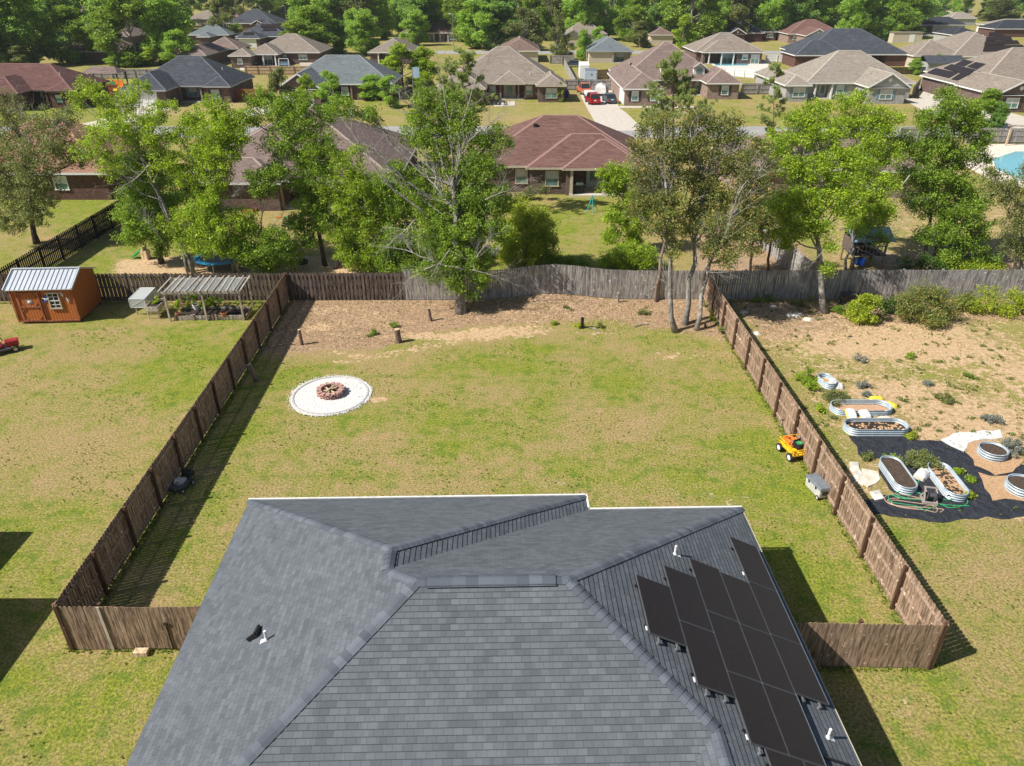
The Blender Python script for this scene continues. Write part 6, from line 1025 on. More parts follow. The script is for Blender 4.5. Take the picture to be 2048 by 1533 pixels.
def orn(name, label, cat, parts):
    rt = thing(name, label, cat, (A.x, A.y, 0), ang)
    for nm, bb, m in parts: bb.build(nm, m, rt)
b = MB(); b.add(*star(1.98, 1.55, .3, -.02, dz=.07)); w_ = MB(); w_.add([(1.72, -.06, 1.66), (1.95, -.11, 1.56), (2.0, -.1, 1.62), (2.24, -.06, 1.68), (2.03, -.1, 1.5)], [(0, 1, 2), (2, 4, 3), (1, 4, 2)]); orn('star_ornament', 'blue and white metal star on the shed wall beside the window', 'star', [('star', b, 'blue'), ('star_point', w_, 'white_trim')])
b = MB(); b.add(*star(.98, 1.42, .16, -.06, 8, .45)); c_ = MB(); c_.lathe((.98, -.055, 1.42), 0, [(.15, 0), (.18, 0), (.18, .02), (.15, .02)], 16, ax='y'); orn('door_ornament', 'small round silver-blue compass ornament on the shed door', 'ornament', [('star', b, 'white_trim'), ('ring', c_, 'shutter_blue')])
for lb, x, z in (('white gecko ornament nearer the shed window', 2.95, 1.85), ('lower white gecko ornament near the shed corner', 3.2, 1.5)):
    b = MB(); b.tube([(x - .05, -.03, z + .16), (x, -.04, z + .04), (x + .03, -.03, z - .1), (x + .0, -.03, z - .2)], [.02, .04, .03, .01], 6); b.beam((x - .1, -.03, z + .08), (x + .1, -.03, z + .02), .02, .025); b.beam((x - .08, -.03, z - .08), (x + .12, -.03, z - .04), .02, .025); orn('wall_ornament', lb, 'ornament', [('lizard', b, 'white_plastic')])
# skids
b = MB(); b.beam((0, .3, .06), (L, .3, .06), .12, .12); b.beam((0, D - .3, .06), (L, D - .3, .06), .12, .12); b.build('skid', 'fence_dark', sd)
# pergola over the raised bed
A, B = Vector(W(341, 643)), Vector(W(488, 641)); d = B - A; L = d.length; ang = math.atan2(d.y, d.x); D = 2.0; pg = thing('pergola', 'weathered pergola with plastic sheeting and slats over the vegetable bed', 'pergola', (A.x, A.y, 0), ang); zf, zb = 1.85, 1.95
for x, y, z in ((0, 0, zf), (L / 2, 0, zf), (L, 0, zf), (0, D, zb), (L, D, zb)): b = MB(); b.box(x, y, z / 2, .1, .1, z); b.build('post', 'old_wood', pg)
b = MB(); b.beam((-.3, -.06, zf), (L + .1, -.06, zf), .05, .15); b.beam((-.3, D + .06, zb), (L + .2, D + .06, zb), .05, .1); b.build('beam', 'old_wood', pg)
for i in range(13):
    x = -.28 + (L + .4) * i / 12; b = MB(); g = random.uniform(-.12, .12) if 0 < i < 12 else 0; b.beam((x, -.15, zf + .11), (x + g, D + (.25 if i % 2 else .14), zb + .11 + random.uniform(-.03, .03)), .09, .035); b.build('slat', 'old_wood', pg)
nn = N('plastic_film'); nn.i(nn.b, 'Base Color', (.50, .54, .56, 1)); nn.i(nn.b, 'Alpha', .38); nn.i(nn.b, 'Roughness', .25); M['plastic_film'] = nn.m
b = MB(); m_ = 14
for i in range(m_): x0, x1 = .0 + (L - .1) * i / m_, .0 + (L - .1) * (i + 1) / m_; b.add([(x0, 0, zf + .08 + .02 * (i % 2)), (x1, 0, zf + .08 + .02 * ((i + 1) % 2)), (x1, D, zb + .07 + .02 * ((i + 1) % 2)), (x0, D, zb + .07 + .02 * (i % 2))], [(0, 1, 2, 3)])
b.build('plastic_sheet', 'plastic_film', pg)
rbm = thing('raised_bed', 'low timber raised bed under the weathered pergola', 'raised bed', (A.x, A.y, 0), ang); b = MB()
for y in (.12, 1.45): b.box(L / 2 + .1, y, .16, L - .35, .05, .26)
for x in (.25, L + .12): b.box(x, .785, .163, .05, 1.28, .255)
b.build('plank', 'old_wood', rbm); b = MB()
for x in (.28, 1.38, 2.55, 2.75, L - .05): b.box(x, .08, .19, .1, .09, .36)
b.build('stake', 'rail_brown', rbm); b = MB(); b.box(L / 2 + .1, .785, .1, L - .45, 1.26, .14); b.build('soil', 'dark_soil', rbm)
def pot(label, px, py, r, h, mat, z=.15, cat='pot'):
    x, y, _ = G(px, py, z); b = MB(); b.lathe(0, 0, [(r * .7, 0), (r, h * .85), (r * 1.08, h * .85), (r * 1.08, h), (r * .95, h), (r * .9, h * .8), (.001, h * .78)], 16); s = MB(); s.lathe(0, 0, [(r * .9, h * .86), (.001, h * .88)], 12); one('plant_pot', label, cat, [('pot', b, mat), ('soil', s, 'dark_soil')], (x, y, z)); return x, y
pot('terracotta pot standing empty at the right part of the raised bed', 449, 634, .20, .3, 'terracotta'); pot('white tub planted with greens in the middle of the raised bed', 394, 619, .22, .34, 'white_plastic'); pot('terracotta pot under the leftmost leafy plant of the bed', 358, 633, .17, .25, 'terracotta'); pot('small white pot near the front plank of the bed', 386, 634, .10, .14, 'white_plastic'); pot('brown pot behind the leftmost plants of the bed', 371, 614, .18, .3, 'terracotta')
x, y, _ = G(461, 630, .15); b = MB()
for k in range(4): b.lathe((k * .05, k * .03, .32), 0, [(.26, -.04), (.30, -.04), (.30, .0), (.26, .0)], 18, ax='y')
one('hose_ring', 'black and white hose rings propped upright in the raised bed', 'hose', [('ring', b, 'charcoal')], (x, y, .12), .4)
pot('dark low basin right of the hose rings in the bed', 470, 628, .22, .18, 'black_plastic')
for lb, q, r_, m_ in [('leafy plant in the left front pot of the raised bed', (357, 628), 9, 'leaf_bright'), ('taller pale green plant at the left back of the bed', (368, 612), 10, 'leaf_olive'), ('plant in the white tub of the bed', (394, 612), 8, 'leaf_mid'), ('small leafy plant left of the white tub', (380, 622), 7, 'leaf_mid'), ('tall bushy vegetable plant in the middle of the bed', (418, 622), 13, 'leaf_bright'), ('dark vegetable plant right of the tall bushy one', (432, 618), 12, 'leaf_mid')]: 
    o = shrub(lb, q, r_ * 1.25, m_, 1.0, 'vegetable_plant', 'plant', 60, .10, cl=.14); o.location.z = .2
# cold frame on legs
A = Vector(W(297, 639)); cf = thing('planter_table', 'grey wooden planter box on legs with greens, left of the pergola', 'planter box', (A.x, A.y, 0), 0); b = MB()
for x in (0, .7): b.box(x, .0, .55, .04, .04, .0) if 0 else None
for (cx_, cy_, lx, ly) in ((.35, 0, .75, .03), (.35, 1.3, .75, .03), (0, .65, .03, 1.28), (.72, .65, .03, 1.28)): b.box(cx_, cy_, .68, lx, ly, .3)
b.build('box', 'old_wood', cf)
for x in (.03, .68):
    for y in (.03, 1.27): b = MB(); b.box(x, y, .28, .06, .06, .56); b.build('leg', 'old_wood', cf)
b = MB(); b.box(.36, .65, .72, .68, 1.24, .1); b.build('soil', 'dark_soil', cf); o = shrub('bushy greens growing in the planter box on legs', (312, 620), 10, 'leaf_bright', .9, 'vegetable_plant', 'plant', 46, .1, cl=.12); o.location = (A.x + .36, A.y + .65, .75)
A = Vector(W(269, 632)); c2 = thing('mesh_cover', 'white mesh crop cover propped open beside the planter box on legs', 'cold frame', (A.x, A.y, .45), 0); nn = N('mesh_film'); nn.i(nn.b, 'Base Color', (.66, .69, .69, 1)); nn.i(nn.b, 'Alpha', .55); M['mesh_film'] = nn.m
P = [(0, 0, 0), (.95, 0, 0), (.95, .2, .55), (0, .2, .55), (.35, 1.25, .75), (1.3, 1.25, .75), (1.3, 1.2, .1), (.3, 1.2, .1)]; P = [(-.1, 0, .1), (.85, 0, .1), (.85, 0, .65), (-.1, 0, .65), (.2, 1.15, .95), (1.1, 1.15, .95), (1.1, 1.15, .3), (.2, 1.15, .3)]
b = MB(); b.add(P, [(0, 1, 2, 3), (3, 2, 5, 4), (1, 6, 5, 2), (0, 3, 4, 7)]); b.build('mesh', 'mesh_film', c2); b = MB()
for i, j in ((0, 1), (1, 2), (2, 3), (3, 0), (2, 5), (3, 4), (4, 5), (1, 6), (6, 5), (0, 2)): b.beam(P[i], P[j], .03, .03)
b.build('frame', 'mesh_white', c2); b = MB(); b.beam((.1, .2, -.45), (.1, .2, .12), .05, .05); b.beam((.5, .9, -.45), (.5, .9, .3), .05, .05); b.build('leg', 'old_wood', c2)
# riding mower
rm = thing('riding_mower', 'small red riding mower cut by the left edge below the shed', 'riding mower', W(7, 704), R(-58)); rm.scale = (1.0,) * 3; b = MB(); b.prism([(-.28, .2), (.28, .2), (.25, .85), (-.25, .85)], .3, .62); b.box(0, -.3, .42, .7, .7, .16); b.build('body', 'red_paint', rm, bevel=.04)
b = MB(); b.box(0, -.32, .6, .4, .36, .1); b.box(0, -.5, .78, .4, .08, .34); b.build('seat', 'black_plastic', rm); b = MB(); b.tube([(0, .15, .6), (0, .05, .95)], .02, 6); b.lathe((0, .03, .96), 0, [(.13, 0), (.16, .01), (.13, .02)], 14); b.build('steering_wheel', 'black_plastic', rm); b = MB(); b.box(0, .1, .25, .95, .7, .1); b.build('mower_deck', 'charcoal', rm); put_wheels(rm, [(-.42, -.42), (.42, -.42)], .24, .2, 'rim'); put_wheels(rm, [(-.36, .62), (.36, .62)], .17, .13, 'rim')
# ---- beyond the back fence
c = W(448, 534); tp = thing('trampoline', 'round blue-edged trampoline under the bright trees', 'trampoline', c); R_t = 1.9
b = MB(); b.lathe(0, 0, [(R_t, .8), (R_t, .86), (R_t - .35, .87), (R_t - .35, .8)], 28); b.build('pad', 'trampoline_blue', tp); b = MB(); b.lathe(0, 0, [(R_t - .35, .82), (.001, .80)], 28); b.build('mat', 'black_plastic', tp)
for a in range(6): b = MB(); x, y = (R_t - .1) * math.cos(a * 1.047 + .5), (R_t - .1) * math.sin(a * 1.047 + .5); b.tube([(x, y, 0), (x, y, .82)], .03, 6); b.build('leg', 'metal_grey', tp)
sl_ = thing('toy_slide', 'small green and orange toddler slide on the grass', 'slide', W(286, 518), R(-100)); b = MB(); b.box(0, .3, .35, .45, .5, .7); b.box(0, .3, .85, .5, .1, .3); b.build('tower', 'pale_wood', sl_); b = MB(); b.beam((0, -.8, .08), (0, .1, .7), .42, .06); b.beam((.2, -.8, .14), (.2, .1, .76), .04, .1); b.beam((-.2, -.8, .14), (-.2, .1, .76), .04, .1); b.build('slide', 'green_plastic', sl_)
tx, ty, _ = W(606, 533); ts = thing('tire_swing', 'black tire swing hanging on a rope over the dirt', 'tire swing', (tx, ty, .35)); b = MB(); b.lathe(0, 0, [(.22, -.1), (.38, -.12), (.42, 0), (.38, .12), (.22, .1)], 18); b.build('tyre', 'tyre', ts); b = MB(); b.tube([(0, 0, .1), (-.1, .1, 3.4)], .015, 5); b.build('rope', 'charcoal', ts)
b = MB(); b.lathe(0, 0, [(.001, .2), (.18, .16), (.22, 0)], 10); one('toy_bucket', 'small red toy on the dirt near the tire swing', 'toy', [('toy', b, 'toy_red')], W(586, 540))
bb_ = thing('balance_beam', 'orange and green toy balance beam on the lawn between trunks', 'toy beam', W(573, 437)); b = MB(); b.beam((-.95, 0, .12), (-.3, 0, .12), .1, .08); b.beam((.3, 0, .12), (.95, 0, .12), .1, .08); b.build('beam_end', 'orange', bb_); b = MB(); b.beam((-.3, 0, .12), (.3, 0, .12), .1, .08); b.build('beam_middle', 'green_plastic', bb_)
b = MB(); b.lathe(0, 0, [(.001, .1), (.5, .1), (.6, .22), (.62, 0)], 14); one('toy_pool', 'flat coral-red toy disc near the porch of the purple-brown roofed house', 'toy pool', [('basin', b, 'toy_red')], W(503, 422))
gc = thing('golf_cart', 'dark golf cart parked behind the grey fence under the trees', 'golf cart', W(997, 516), R(80)); b = MB(); b.box(0, 0, .45, 1.1, 2.0, .35); b.box(0, .85, .65, 1.05, .35, .3); b.build('body', 'charcoal', gc, bevel=.06); b = MB(); b.box(0, -.15, .85, 1.0, .5, .15); b.box(0, -.45, 1.1, 1.0, .12, .45); b.build('seat', 'grey_plastic', gc); b = MB(); b.box(0, -.1, 1.85, 1.1, 1.5, .06)
for x in (-.5, .5):
    for y in (-.8, .6): b.beam((x, y, .6), (x, y * .9, 1.85), .04, .04)
b.build('canopy', 'black_plastic', gc); put_wheels(gc, [(-.5, -.7), (.5, -.7), (-.5, .75), (.5, .75)], .24, .18)
gs = thing('toy_swing_frame', 'green A-frame swing stand on the lawn behind the fence', 'swing frame', W(1183, 425)); T_ = (0, .1, 1.5); b = MB()
for q in ((-.5, -.1, 0), (.1, -.5, 0), (.6, .3, 0), (-.2, .7, 0)): b.tube([q, T_], .03, 5)
b.build('frame', 'teal', gs)
gr = thing('barbecue_grill', 'black barbecue grill under the porch of the red-brown roofed house', 'grill', W(1158, 388)); b = MB(); b.box(0, 0, .45, .9, .5, .8); b.build('cabinet', 'black_plastic', gr); b = MB(); b.box(0, 0, 1.0, .8, .5, .25, top=.8); b.build('lid', 'chrome', gr); b = MB(); b.box(-.65, 0, .85, .35, .4, .04); b.box(.65, 0, .85, .35, .4, .04); b.build('side_shelf', 'metal_grey', gr)
# playhouse
ph = thing('playhouse', 'raised wooden playhouse with a blue metal roof behind the twin-trunk tree', 'playhouse', W(1725, 532)); b = MB(); b.box(0, .4, 1.0, 2.4, 2.0, .12); b.box(0, 1.3, 1.6, 2.4, .08, 1.2); b.box(-1.2, .4, 1.5, .08, 1.8, 1.0); b.build('deck', 'fence_shadow', ph)
for x in (-1.1, 1.1):
    for y in (-.5, 1.3): b = MB(); b.box(x, y, 1.05, .12, .12, 2.1); b.build('post', 'fence_brown', ph)
b = MB(); b.add([(-1.5, -.9, 2.1), (1.5, -.9, 2.1), (1.5, .5, 2.75), (-1.5, .5, 2.75), (-1.5, 1.8, 2.1), (1.5, 1.8, 2.1)], [(0, 1, 2, 3), (3, 2, 5, 4)]); b.add([(-1.5, -.9, 2.05), (1.5, -.9, 2.05), (1.5, .5, 2.7), (-1.5, .5, 2.7), (-1.5, 1.8, 2.05), (1.5, 1.8, 2.05)], [(3, 2, 1, 0), (4, 5, 2, 3)]); b.build('roof', 'blue_metal', ph)
b = MB()
for x in np.linspace(-1.1, 1.1, 9): b.box(x, -.52, 1.35, .05, .04, .6)
b.box(0, -.55, 1.65, 2.4, .05, .08); b.build('railing', 'rail_brown', ph); b = MB(); b.box(-.5, -.45, .5, .5, .4, .5); b.build('box', 'blue', ph)
tt = thing('teal_cart', 'teal plastic play table under the trees at right', 'play table', W(1905, 512)); b = MB(); b.box(0, 0, .75, 1.2, .8, .08); b.build('top', 'teal', tt)
for x in (-.5, .5):
    for y in (-.3, .3): b = MB(); b.box(x, y, .36, .08, .08, .72); b.build('leg', 'teal', tt)
# pool at right edge
w_ = [G(*q)[:2] for q in [(1935, 305), (1985, 290), (2200, 290), (2260, 380), (2010, 375), (1925, 330)]]; b = MB(); b.prism(w_, .0, .08); o = b.build('pool_deck', 'rock_pale'); o['kind'] = 'structure'
w_ = [G(*q)[:2] for q in [(1985, 320), (2030, 305), (2180, 305), (2200, 362), (2040, 362), (1992, 340)]]; b = MB(); b.prism(w_, .05, .1); o = b.build('pool_water', 'pool_blue'); o['kind'] = 'structure'
ar = thing('timber_arch', 'weathered timber arch by the pool at the right edge', 'arch', W(2030, 293)); b = MB(); b.box(-1.2, 0, 1.2, .15, .15, 2.4); b.build('post', 'pale_wood', ar); b = MB(); b.box(1.6, 0, 1.2, .15, .15, 2.4); b.build('post', 'pale_wood', ar); b = MB(); b.beam((-1.6, 0, 2.45), (2, -.2, 2.35), .2, .14); b.build('beam', 'old_wood', ar)
# ---------------- across the street and beyond ----------------
fd = ('fence_shadow', 'fence_dark', 'fence_dark'); fn = ('fence_new', 'fence_brown', 'fence_brown'); fr = ('fence_rust',) * 3
def gf(label, p0, p1, mats=fgy, side=-1, h=1.83, style='solid', bw=.15): a, c = G(*p0), G(*p1); fence('wooden_fence', label, [a, c], side, style, mats, h=h, bw=bw, posts=True)
gf('brown fence with dark posts in front of the patio house swing', (492, 150), (662, 150), fn, -1, 1.7); gf('rust-red fence joining the charcoal roofed house to the gable house', (462, 202), (540, 202), fr); gf('rust-red fence beside the maroon roofed house', (202, 192), (240, 192), fr)
gf('long grey fence behind the charcoal and maroon roofed houses', (180, 158), (318, 158)); gf('grey fence and gate in front of the trailers', (1130, 181), (1228, 181)); gf('grey fence right of the two-dormer house', (1480, 190), (1545, 189)); gf('grey fence right of the wide charcoal roofed house', (1812, 126), (1868, 126)); gf('dark rail fence below the round conical evergreen', (1752, 150), (1878, 148), ('fence_dark',) * 3, -1, 1.4, 'shadowbox', .12)
gf('grey fence by the small porch house, upper centre', (918, 82), (962, 82)); gf('grey-topped fence along the road at right, behind the bright trees', (1795, 285), (1868, 286)); gf('grey fence along the road at the right edge', (1930, 287), (2140, 289)); gf('fence between wide driveway and grey brick house', (1822, 196), (1836, 178)); gf('long dark fence behind the tan hip roofed house', (1100, 128), (1148, 128)); gf('fence leading back beside the trailers', (1150, 180), (1128, 135), fgy, -1)
gf('light fence in front of the slate flag house', (560, 40), (640, 40), ('white_trim',) * 3); gf('dark fence before the red roofed house, top right', (1560, 78), (1590, 78)); gf('brown fence behind the trailers, right side', (1192, 160), (1235, 158), fn)
gf('white vinyl fence in front of the blue pool', (1448, 152), (1508, 157), ('white_trim',) * 3, -1, 1.5); gf('white vinyl fence between pool and charcoal roofed house', (1530, 125), (1622, 126), ('white_trim',) * 3, -1, 1.7); gf('brown fence at the far left top by the grey roofed house', (180, 50), (225, 50), fn)
sheet('bare_earth', [(165, 28), (225, 28), (222, 60), (185, 62)], .03, 'dirt_orange'); sheet('bare_earth', [(412, 48), (446, 48), (448, 56), (412, 56)], .03, 'dirt_orange')
sheet('patio', [(480, 134), (640, 132), (640, 138), (480, 141)], .05, 'concrete'); sheet('pool_deck', [(1415, 123), (1540, 123), (1530, 150), (1440, 142)], .05, 'rock_white'); sheet('pool_water', [(1425, 127), (1493, 127), (1497, 132), (1432, 132)], .12, 'pool_blue'); sheet('patio', [(984, 207), (1030, 203), (1030, 212), (990, 214)], .04, 'concrete')
# vehicles (front looks along +y)
def vehicle(label, kind, px, py, rz, paint, cat, name):
    rt = thing(name, label, cat, W(px, py), rz); L, Wd = {'suv': (4.5, 1.85), 'sedan': (4.7, 1.8), 'pickup': (5.3, 1.9)}[kind]; h = {'suv': .95, 'sedan': .82, 'pickup': 1.0}[kind]
    prof = [(-L / 2, .35), (-L / 2 + .02, h - .05), (-L / 2 + .12, h), (L / 2 - 1.1, h), (L / 2 - .15, h - .12), (L / 2, h - .3), (L / 2, .35)]
    b = MB(); n_ = len(prof); vs = []
    for s, ins in ((-1, .0), (1, .0)): vs += [(s * (Wd / 2 - (.06 if z > h - .2 else 0)), y, z) for y, z in prof]
    b.add(vs, [tuple(range(n_)), tuple(reversed(range(n_, 2 * n_)))] + [(i, n_ + i, n_ + (i + 1) % n_, (i + 1) % n_) for i in range(n_)], 0); body = b.build('body', paint, rt, bevel=.05)
    cab = {'suv': (-L / 2 + .1, -L / 2 + .5, .55, 1.35, 1.68), 'sedan': (-L / 2 + .75, -L / 2 + 1.35, .5, 1.4, 1.42), 'pickup': (-.6, -.35, .9, 1.6, 1.75)}[kind]; y0, y1, y2, y3, zt = cab; wt, wb_ = Wd / 2 - .28, Wd / 2 - .08
    b = MB(); b.add([(-wb_, y0, h), (wb_, y0, h), (wb_, y3, h), (-wb_, y3, h), (-wt, y1, zt - .05), (wt, y1, zt - .05), (wt, y2, zt - .05), (-wt, y2, zt - .05)], [(0, 1, 5, 4), (1, 2, 6, 5), (2, 3, 7, 6), (3, 0, 4, 7)], 0); b.build('window_glass', 'glass_dark', rt)
    b = MB(); b.add([(-wt, y1, zt - .05), (wt, y1, zt - .05), (wt, y2, zt - .05), (-wt, y2, zt - .05), (-wt + .05, y1 + .05, zt), (wt - .05, y1 + .05, zt), (wt - .05, y2 - .05, zt), (-wt + .05, y2 - .05, zt)], [(4, 5, 6, 7), (0, 1, 5, 4), (1, 2, 6, 5), (2, 3, 7, 6), (3, 0, 4, 7)], 0)
    for sx in (-1, 1):
        b.beam((sx * wb_, y0, h), (sx * wt, y1, zt - .04), .07, .07); b.beam((sx * wb_, y3, h), (sx * wt, y2, zt - .04), .06, .06); b.beam((sx * (wb_ + wt) / 2 * 1.0, (y1 + y2) / 2, h), (sx * wt, (y1 + y2) / 2, zt - .04), .05, .08)
    b.build('roof', paint, rt)
    for sx in (-1, 1):
        b = MB(); b.box(sx * (Wd / 2 - .22), -L / 2 - .01, h - .22, .3, .06, .2); b.build('tail_light', 'taillight', rt); b = MB(); b.box(sx * (Wd / 2 - .3), L / 2 - .02, h - .4, .35, .08, .16); b.build('headlight', 'white_plastic', rt)
    b = MB(); b.box(0, -L / 2 - .02, .42, Wd * .92, .1, .16); b.box(0, L / 2 + .02, .42, Wd * .92, .1, .16); b.build('bumper', 'chrome' if kind == 'pickup' else paint, rt); b = MB(); b.box(0, -L / 2 - .03, .72, .34, .03, .15); b.build('number_plate', 'white_plastic', rt)
    if kind == 'pickup': b = MB(); b.box(0, -1.65, h + .004, Wd - .5, 1.9, .01); b.build('bed', 'dark_void', rt)
    put_wheels(rt, [(-Wd / 2 + .08, -L * .31), (Wd / 2 - .08, -L * .31), (-Wd / 2 + .08, L * .31), (Wd / 2 - .08, L * .31)], .34, .22); return rt
vehicle('red hatchback SUV seen from behind on the concrete driveway', 'suv', 1185, 207, R(5), 'car_red', 'car', 'parked_car'); vehicle('slate grey sedan seen from behind next to the red SUV', 'sedan', 1219, 205, R(4), 'car_slate', 'car', 'parked_car'); vehicle('faded orange old pickup facing the street by the grey gate', 'pickup', 1168, 187, R(185), 'truck_orange', 'pickup truck', 'pickup_truck'); vehicle('dark blue sedan far up the lane behind the trailers', 'sedan', 1146, 134, R(90), 'car_slate', 'car', 'parked_car')
bt = thing('covered_boat', 'white-covered boat beside the orange pickup', 'boat', W(1201, 190), R(-8)); b = MB(); b.add([(-1.0, -2.4, .5), (1.0, -2.4, .5), (.9, 1.2, .5), (0, 2.8, .7), (-.9, 1.2, .5), (-.9, -2.3, 1.5), (.9, -2.3, 1.5), (.7, 1.2, 1.6), (0, 2.5, 1.2), (-.7, 1.2, 1.6), (0, -1, 1.95), (0, 1, 1.9)], [(0, 1, 6, 5), (1, 2, 7, 6), (2, 3, 8, 7), (3, 4, 9, 8), (4, 0, 5, 9), (5, 6, 10), (6, 7, 11, 10), (7, 8, 11), (8, 9, 11), (9, 5, 10, 11)]); b.build('cover', 'bag_white', bt); b = MB(); b.beam((-.6, -2.3, .4), (-.6, 1.5, .4), .1, .1); b.beam((.6, -2.3, .4), (.6, 1.5, .4), .1, .1); b.build('trailer_frame', 'metal_grey', bt); put_wheels(bt, [(-1, -.8), (1, -.8)], .3, .2)
b = MB(); b.box(0, 0, .75, 1.6, 2.6, .7); u = thing('utility_trailer', 'small white-covered trailer between the pickup and the red SUV', 'trailer', W(1179, 196), R(3)); b.build('cover', 'bag_white', u, bevel=.1); put_wheels(u, [(-.85, -.2), (.85, -.2)], .3, .18)
def boxtrailer(label, px, py, wpx, L, h, mat, top, cat, name, rz=0):
    x, y, _ = W(px, py); w = wpx * depth_at(y) / FPX; t = thing(name, label, cat, (x, y, 0), rz); b = MB(); b.box(0, L / 2, .45 + h / 2, w, L, h); b.build('body', mat, t, bevel=.08); b = MB(); b.box(0, L / 2, .47 + h, w * .96, L * .98, .05); b.build('roof', top, t); b = MB(); b.box(0, -.02, 1.5, w * .82, .04, h * .82); b.build('ramp_door', mat, t); b = MB(); b.lathe((w * .05, -.06, .45 + h * .72), 0, [(.001, -.02), (.2, -.02), (.2, .02)], 10, ax='y'); b.build('vent', 'metal_grey', t); put_wheels(t, [(-w / 2 + .1, L * .4), (w / 2 - .1, L * .4), (-w / 2 + .1, L * .55), (w / 2 - .1, L * .55)], .33, .2)
boxtrailer('white camper trailer parked behind the silver cargo trailer', 1168, 163, 20, 6.5, 2.5, 'white_trim', 'white_plastic', 'camper trailer', 'camper_trailer', R(-3)); boxtrailer('silver enclosed cargo trailer behind the grey gate', 1181, 172, 25, 4.8, 2.1, 'galvanised', 'lid_grey', 'trailer', 'cargo_trailer', R(-3))
g_ = thing('motorcycle', 'small motorcycle by the front walk of the tan hip roofed house', 'motorcycle', W(1004, 211), R(75)); b = MB(); b.box(0, 0, .6, .25, .9, .35); b.box(0, .45, .9, .6, .08, .08); b.build('body', 'charcoal', g_, bevel=.05); put_wheels(g_, [(0, -.6), (0, .6)], .3, .12)
for lb, q, m_, s in [('blue wheeled bin in the shade of the tan hip roofed house', (1133, 196), 'flag_blue', 1), ('grey upright bin by the side garage of the two-dormer house', (1212, 187), 'metal_grey', 1.2), ('red flower tub by the side garage at right', (1896, 192), 'toy_red', .9)]:
    b = MB(); b.box(0, 0, .55 * s, .6 * s, .6 * s, 1.0 * s, top=1.12); l_ = MB(); l_.box(0, 0, 1.09 * s, .7 * s, .7 * s, .08); one('bin', lb, 'bin', [('body', b, m_), ('lid', l_, m_)], W(*q))
# playset and gazebo behind the left houses
ps = thing('playset', 'orange and yellow wooden playset behind the maroon roofed house', 'playset', W(236, 190)); b = MB()
for x in (-.9, .9):
    for y in (-.8, .8): b.box(x, y, 1.4, .15, .15, 2.8)
b.build('post', 'yellow_paint', ps); b = MB(); b.box(0, 0, 1.3, 2, 1.8, .12); b.box(0, .85, 1.8, 2, .06, .9); b.build('deck', 'orange', ps); b = MB(); b.box(0, -.9, 1.9, .9, .06, .7); b.build('panel', 'green_plastic', ps); b = MB(); b.beam((.4, -.9, 1.3), (.6, -3, .2), .6, .08); b.build('slide', 'yellow_paint', ps)
gz = thing('gazebo', 'open gazebo with a taupe roof between the two upper left houses', 'gazebo', W(215, 172)); b = MB(); b.add([(-3.5, -2.2, 2.4), (3.5, -2.2, 2.4), (3.5, 2.2, 2.4), (-3.5, 2.2, 2.4), (-2.2, 0, 3.4), (2.2, 0, 3.4)], [(0, 1, 5, 4), (1, 2, 5), (2, 3, 4, 5), (3, 0, 4), (3, 2, 1, 0)]); b.build('roof', 'roof_taupe', gz)
for x in (-3.1, 3.1):
    for y in (-1.8, 1.8): b = MB(); b.box(x, y, 1.2, .2, .2, 2.4); b.build('post', 'fence_dark', gz)
# patio furniture of the upper left house
um = thing('patio_umbrella', 'closed navy patio umbrella by the patio house window', 'umbrella', W(495, 132)); b = MB(); b.tube([(0, 0, 0), (0, 0, 2.5)], .04, 6); b.build('pole', 'white_plastic', um); b = MB(); b.lathe(0, 0, [(.55, .5), (.4, 1.2), (.1, 2.4), (.001, 2.5)], 10); b.build('canopy', 'flag_blue', um)
tb = thing('patio_table', 'teal topped patio table by the white porch columns', 'table', W(509, 134)); b = MB(); b.lathe(0, 0, [(.001, .78), (.95, .76), (.95, .7), (.001, .7)], 16); b.build('tabletop', 'teal', tb); b = MB(); b.tube([(0, 0, 0), (0, 0, .72)], .1, 6); b.build('pedestal', 'white_plastic', tb); b = MB(); b.tube([(0, 0, .7), (0, 0, 2.8)], .03, 5); b.build('pole', 'white_plastic', tb)
sw = thing('garden_swing', 'white framed garden swing with blue cushions on the patio', 'garden swing', W(569, 135)); b = MB()
for s in (-1, 1): b.tube([(s * 1.2, -.6, 0), (s * 1.05, 0, 1.8), (s * 1.2, .6, 0)], .05, 6)
b.tube([(-1.05, 0, 1.8), (1.05, 0, 1.8)], .05, 6); b.build('frame', 'white_plastic', sw); b = MB(); b.box(0, 0, .55, 1.7, .6, .15); b.box(0, .3, .9, 1.7, .12, .6); b.build('cushion', 'shutter_blue', sw)
ben = thing('planter_wall', 'tan block planter at the right end of the patio house', 'planter', W(615, 134)); b = MB(); b.box(0, 0, .4, 3.2, 1.0, .8); b.build('block', 'rock_pale', ben)
for lb, q, m_, nm, ct in [('red chair on the white deck beside the blue pool', (1513, 128), 'toy_red', 'deck_chair', 'chair'), ('pale lounge chair near the pool patio columns', (1428, 122), 'mesh_white', 'deck_chair', 'chair'), ('dark chair at the left of the pool patio', (1412, 122), 'shutter_blue', 'deck_chair', 'chair')]:
    t = thing(nm, lb, ct, W(*q)); b = MB(); b.box(0, 0, .5, .9, .9, .12); b.build('seat', m_, t); b = MB(); b.box(0, .42, 1.0, .9, .12, 1.0); b.build('backrest', m_, t)
    for x in (-.4, .4): b = MB(); b.box(x, 0, .24, .08, .8, .44); b.build('leg', m_, t)
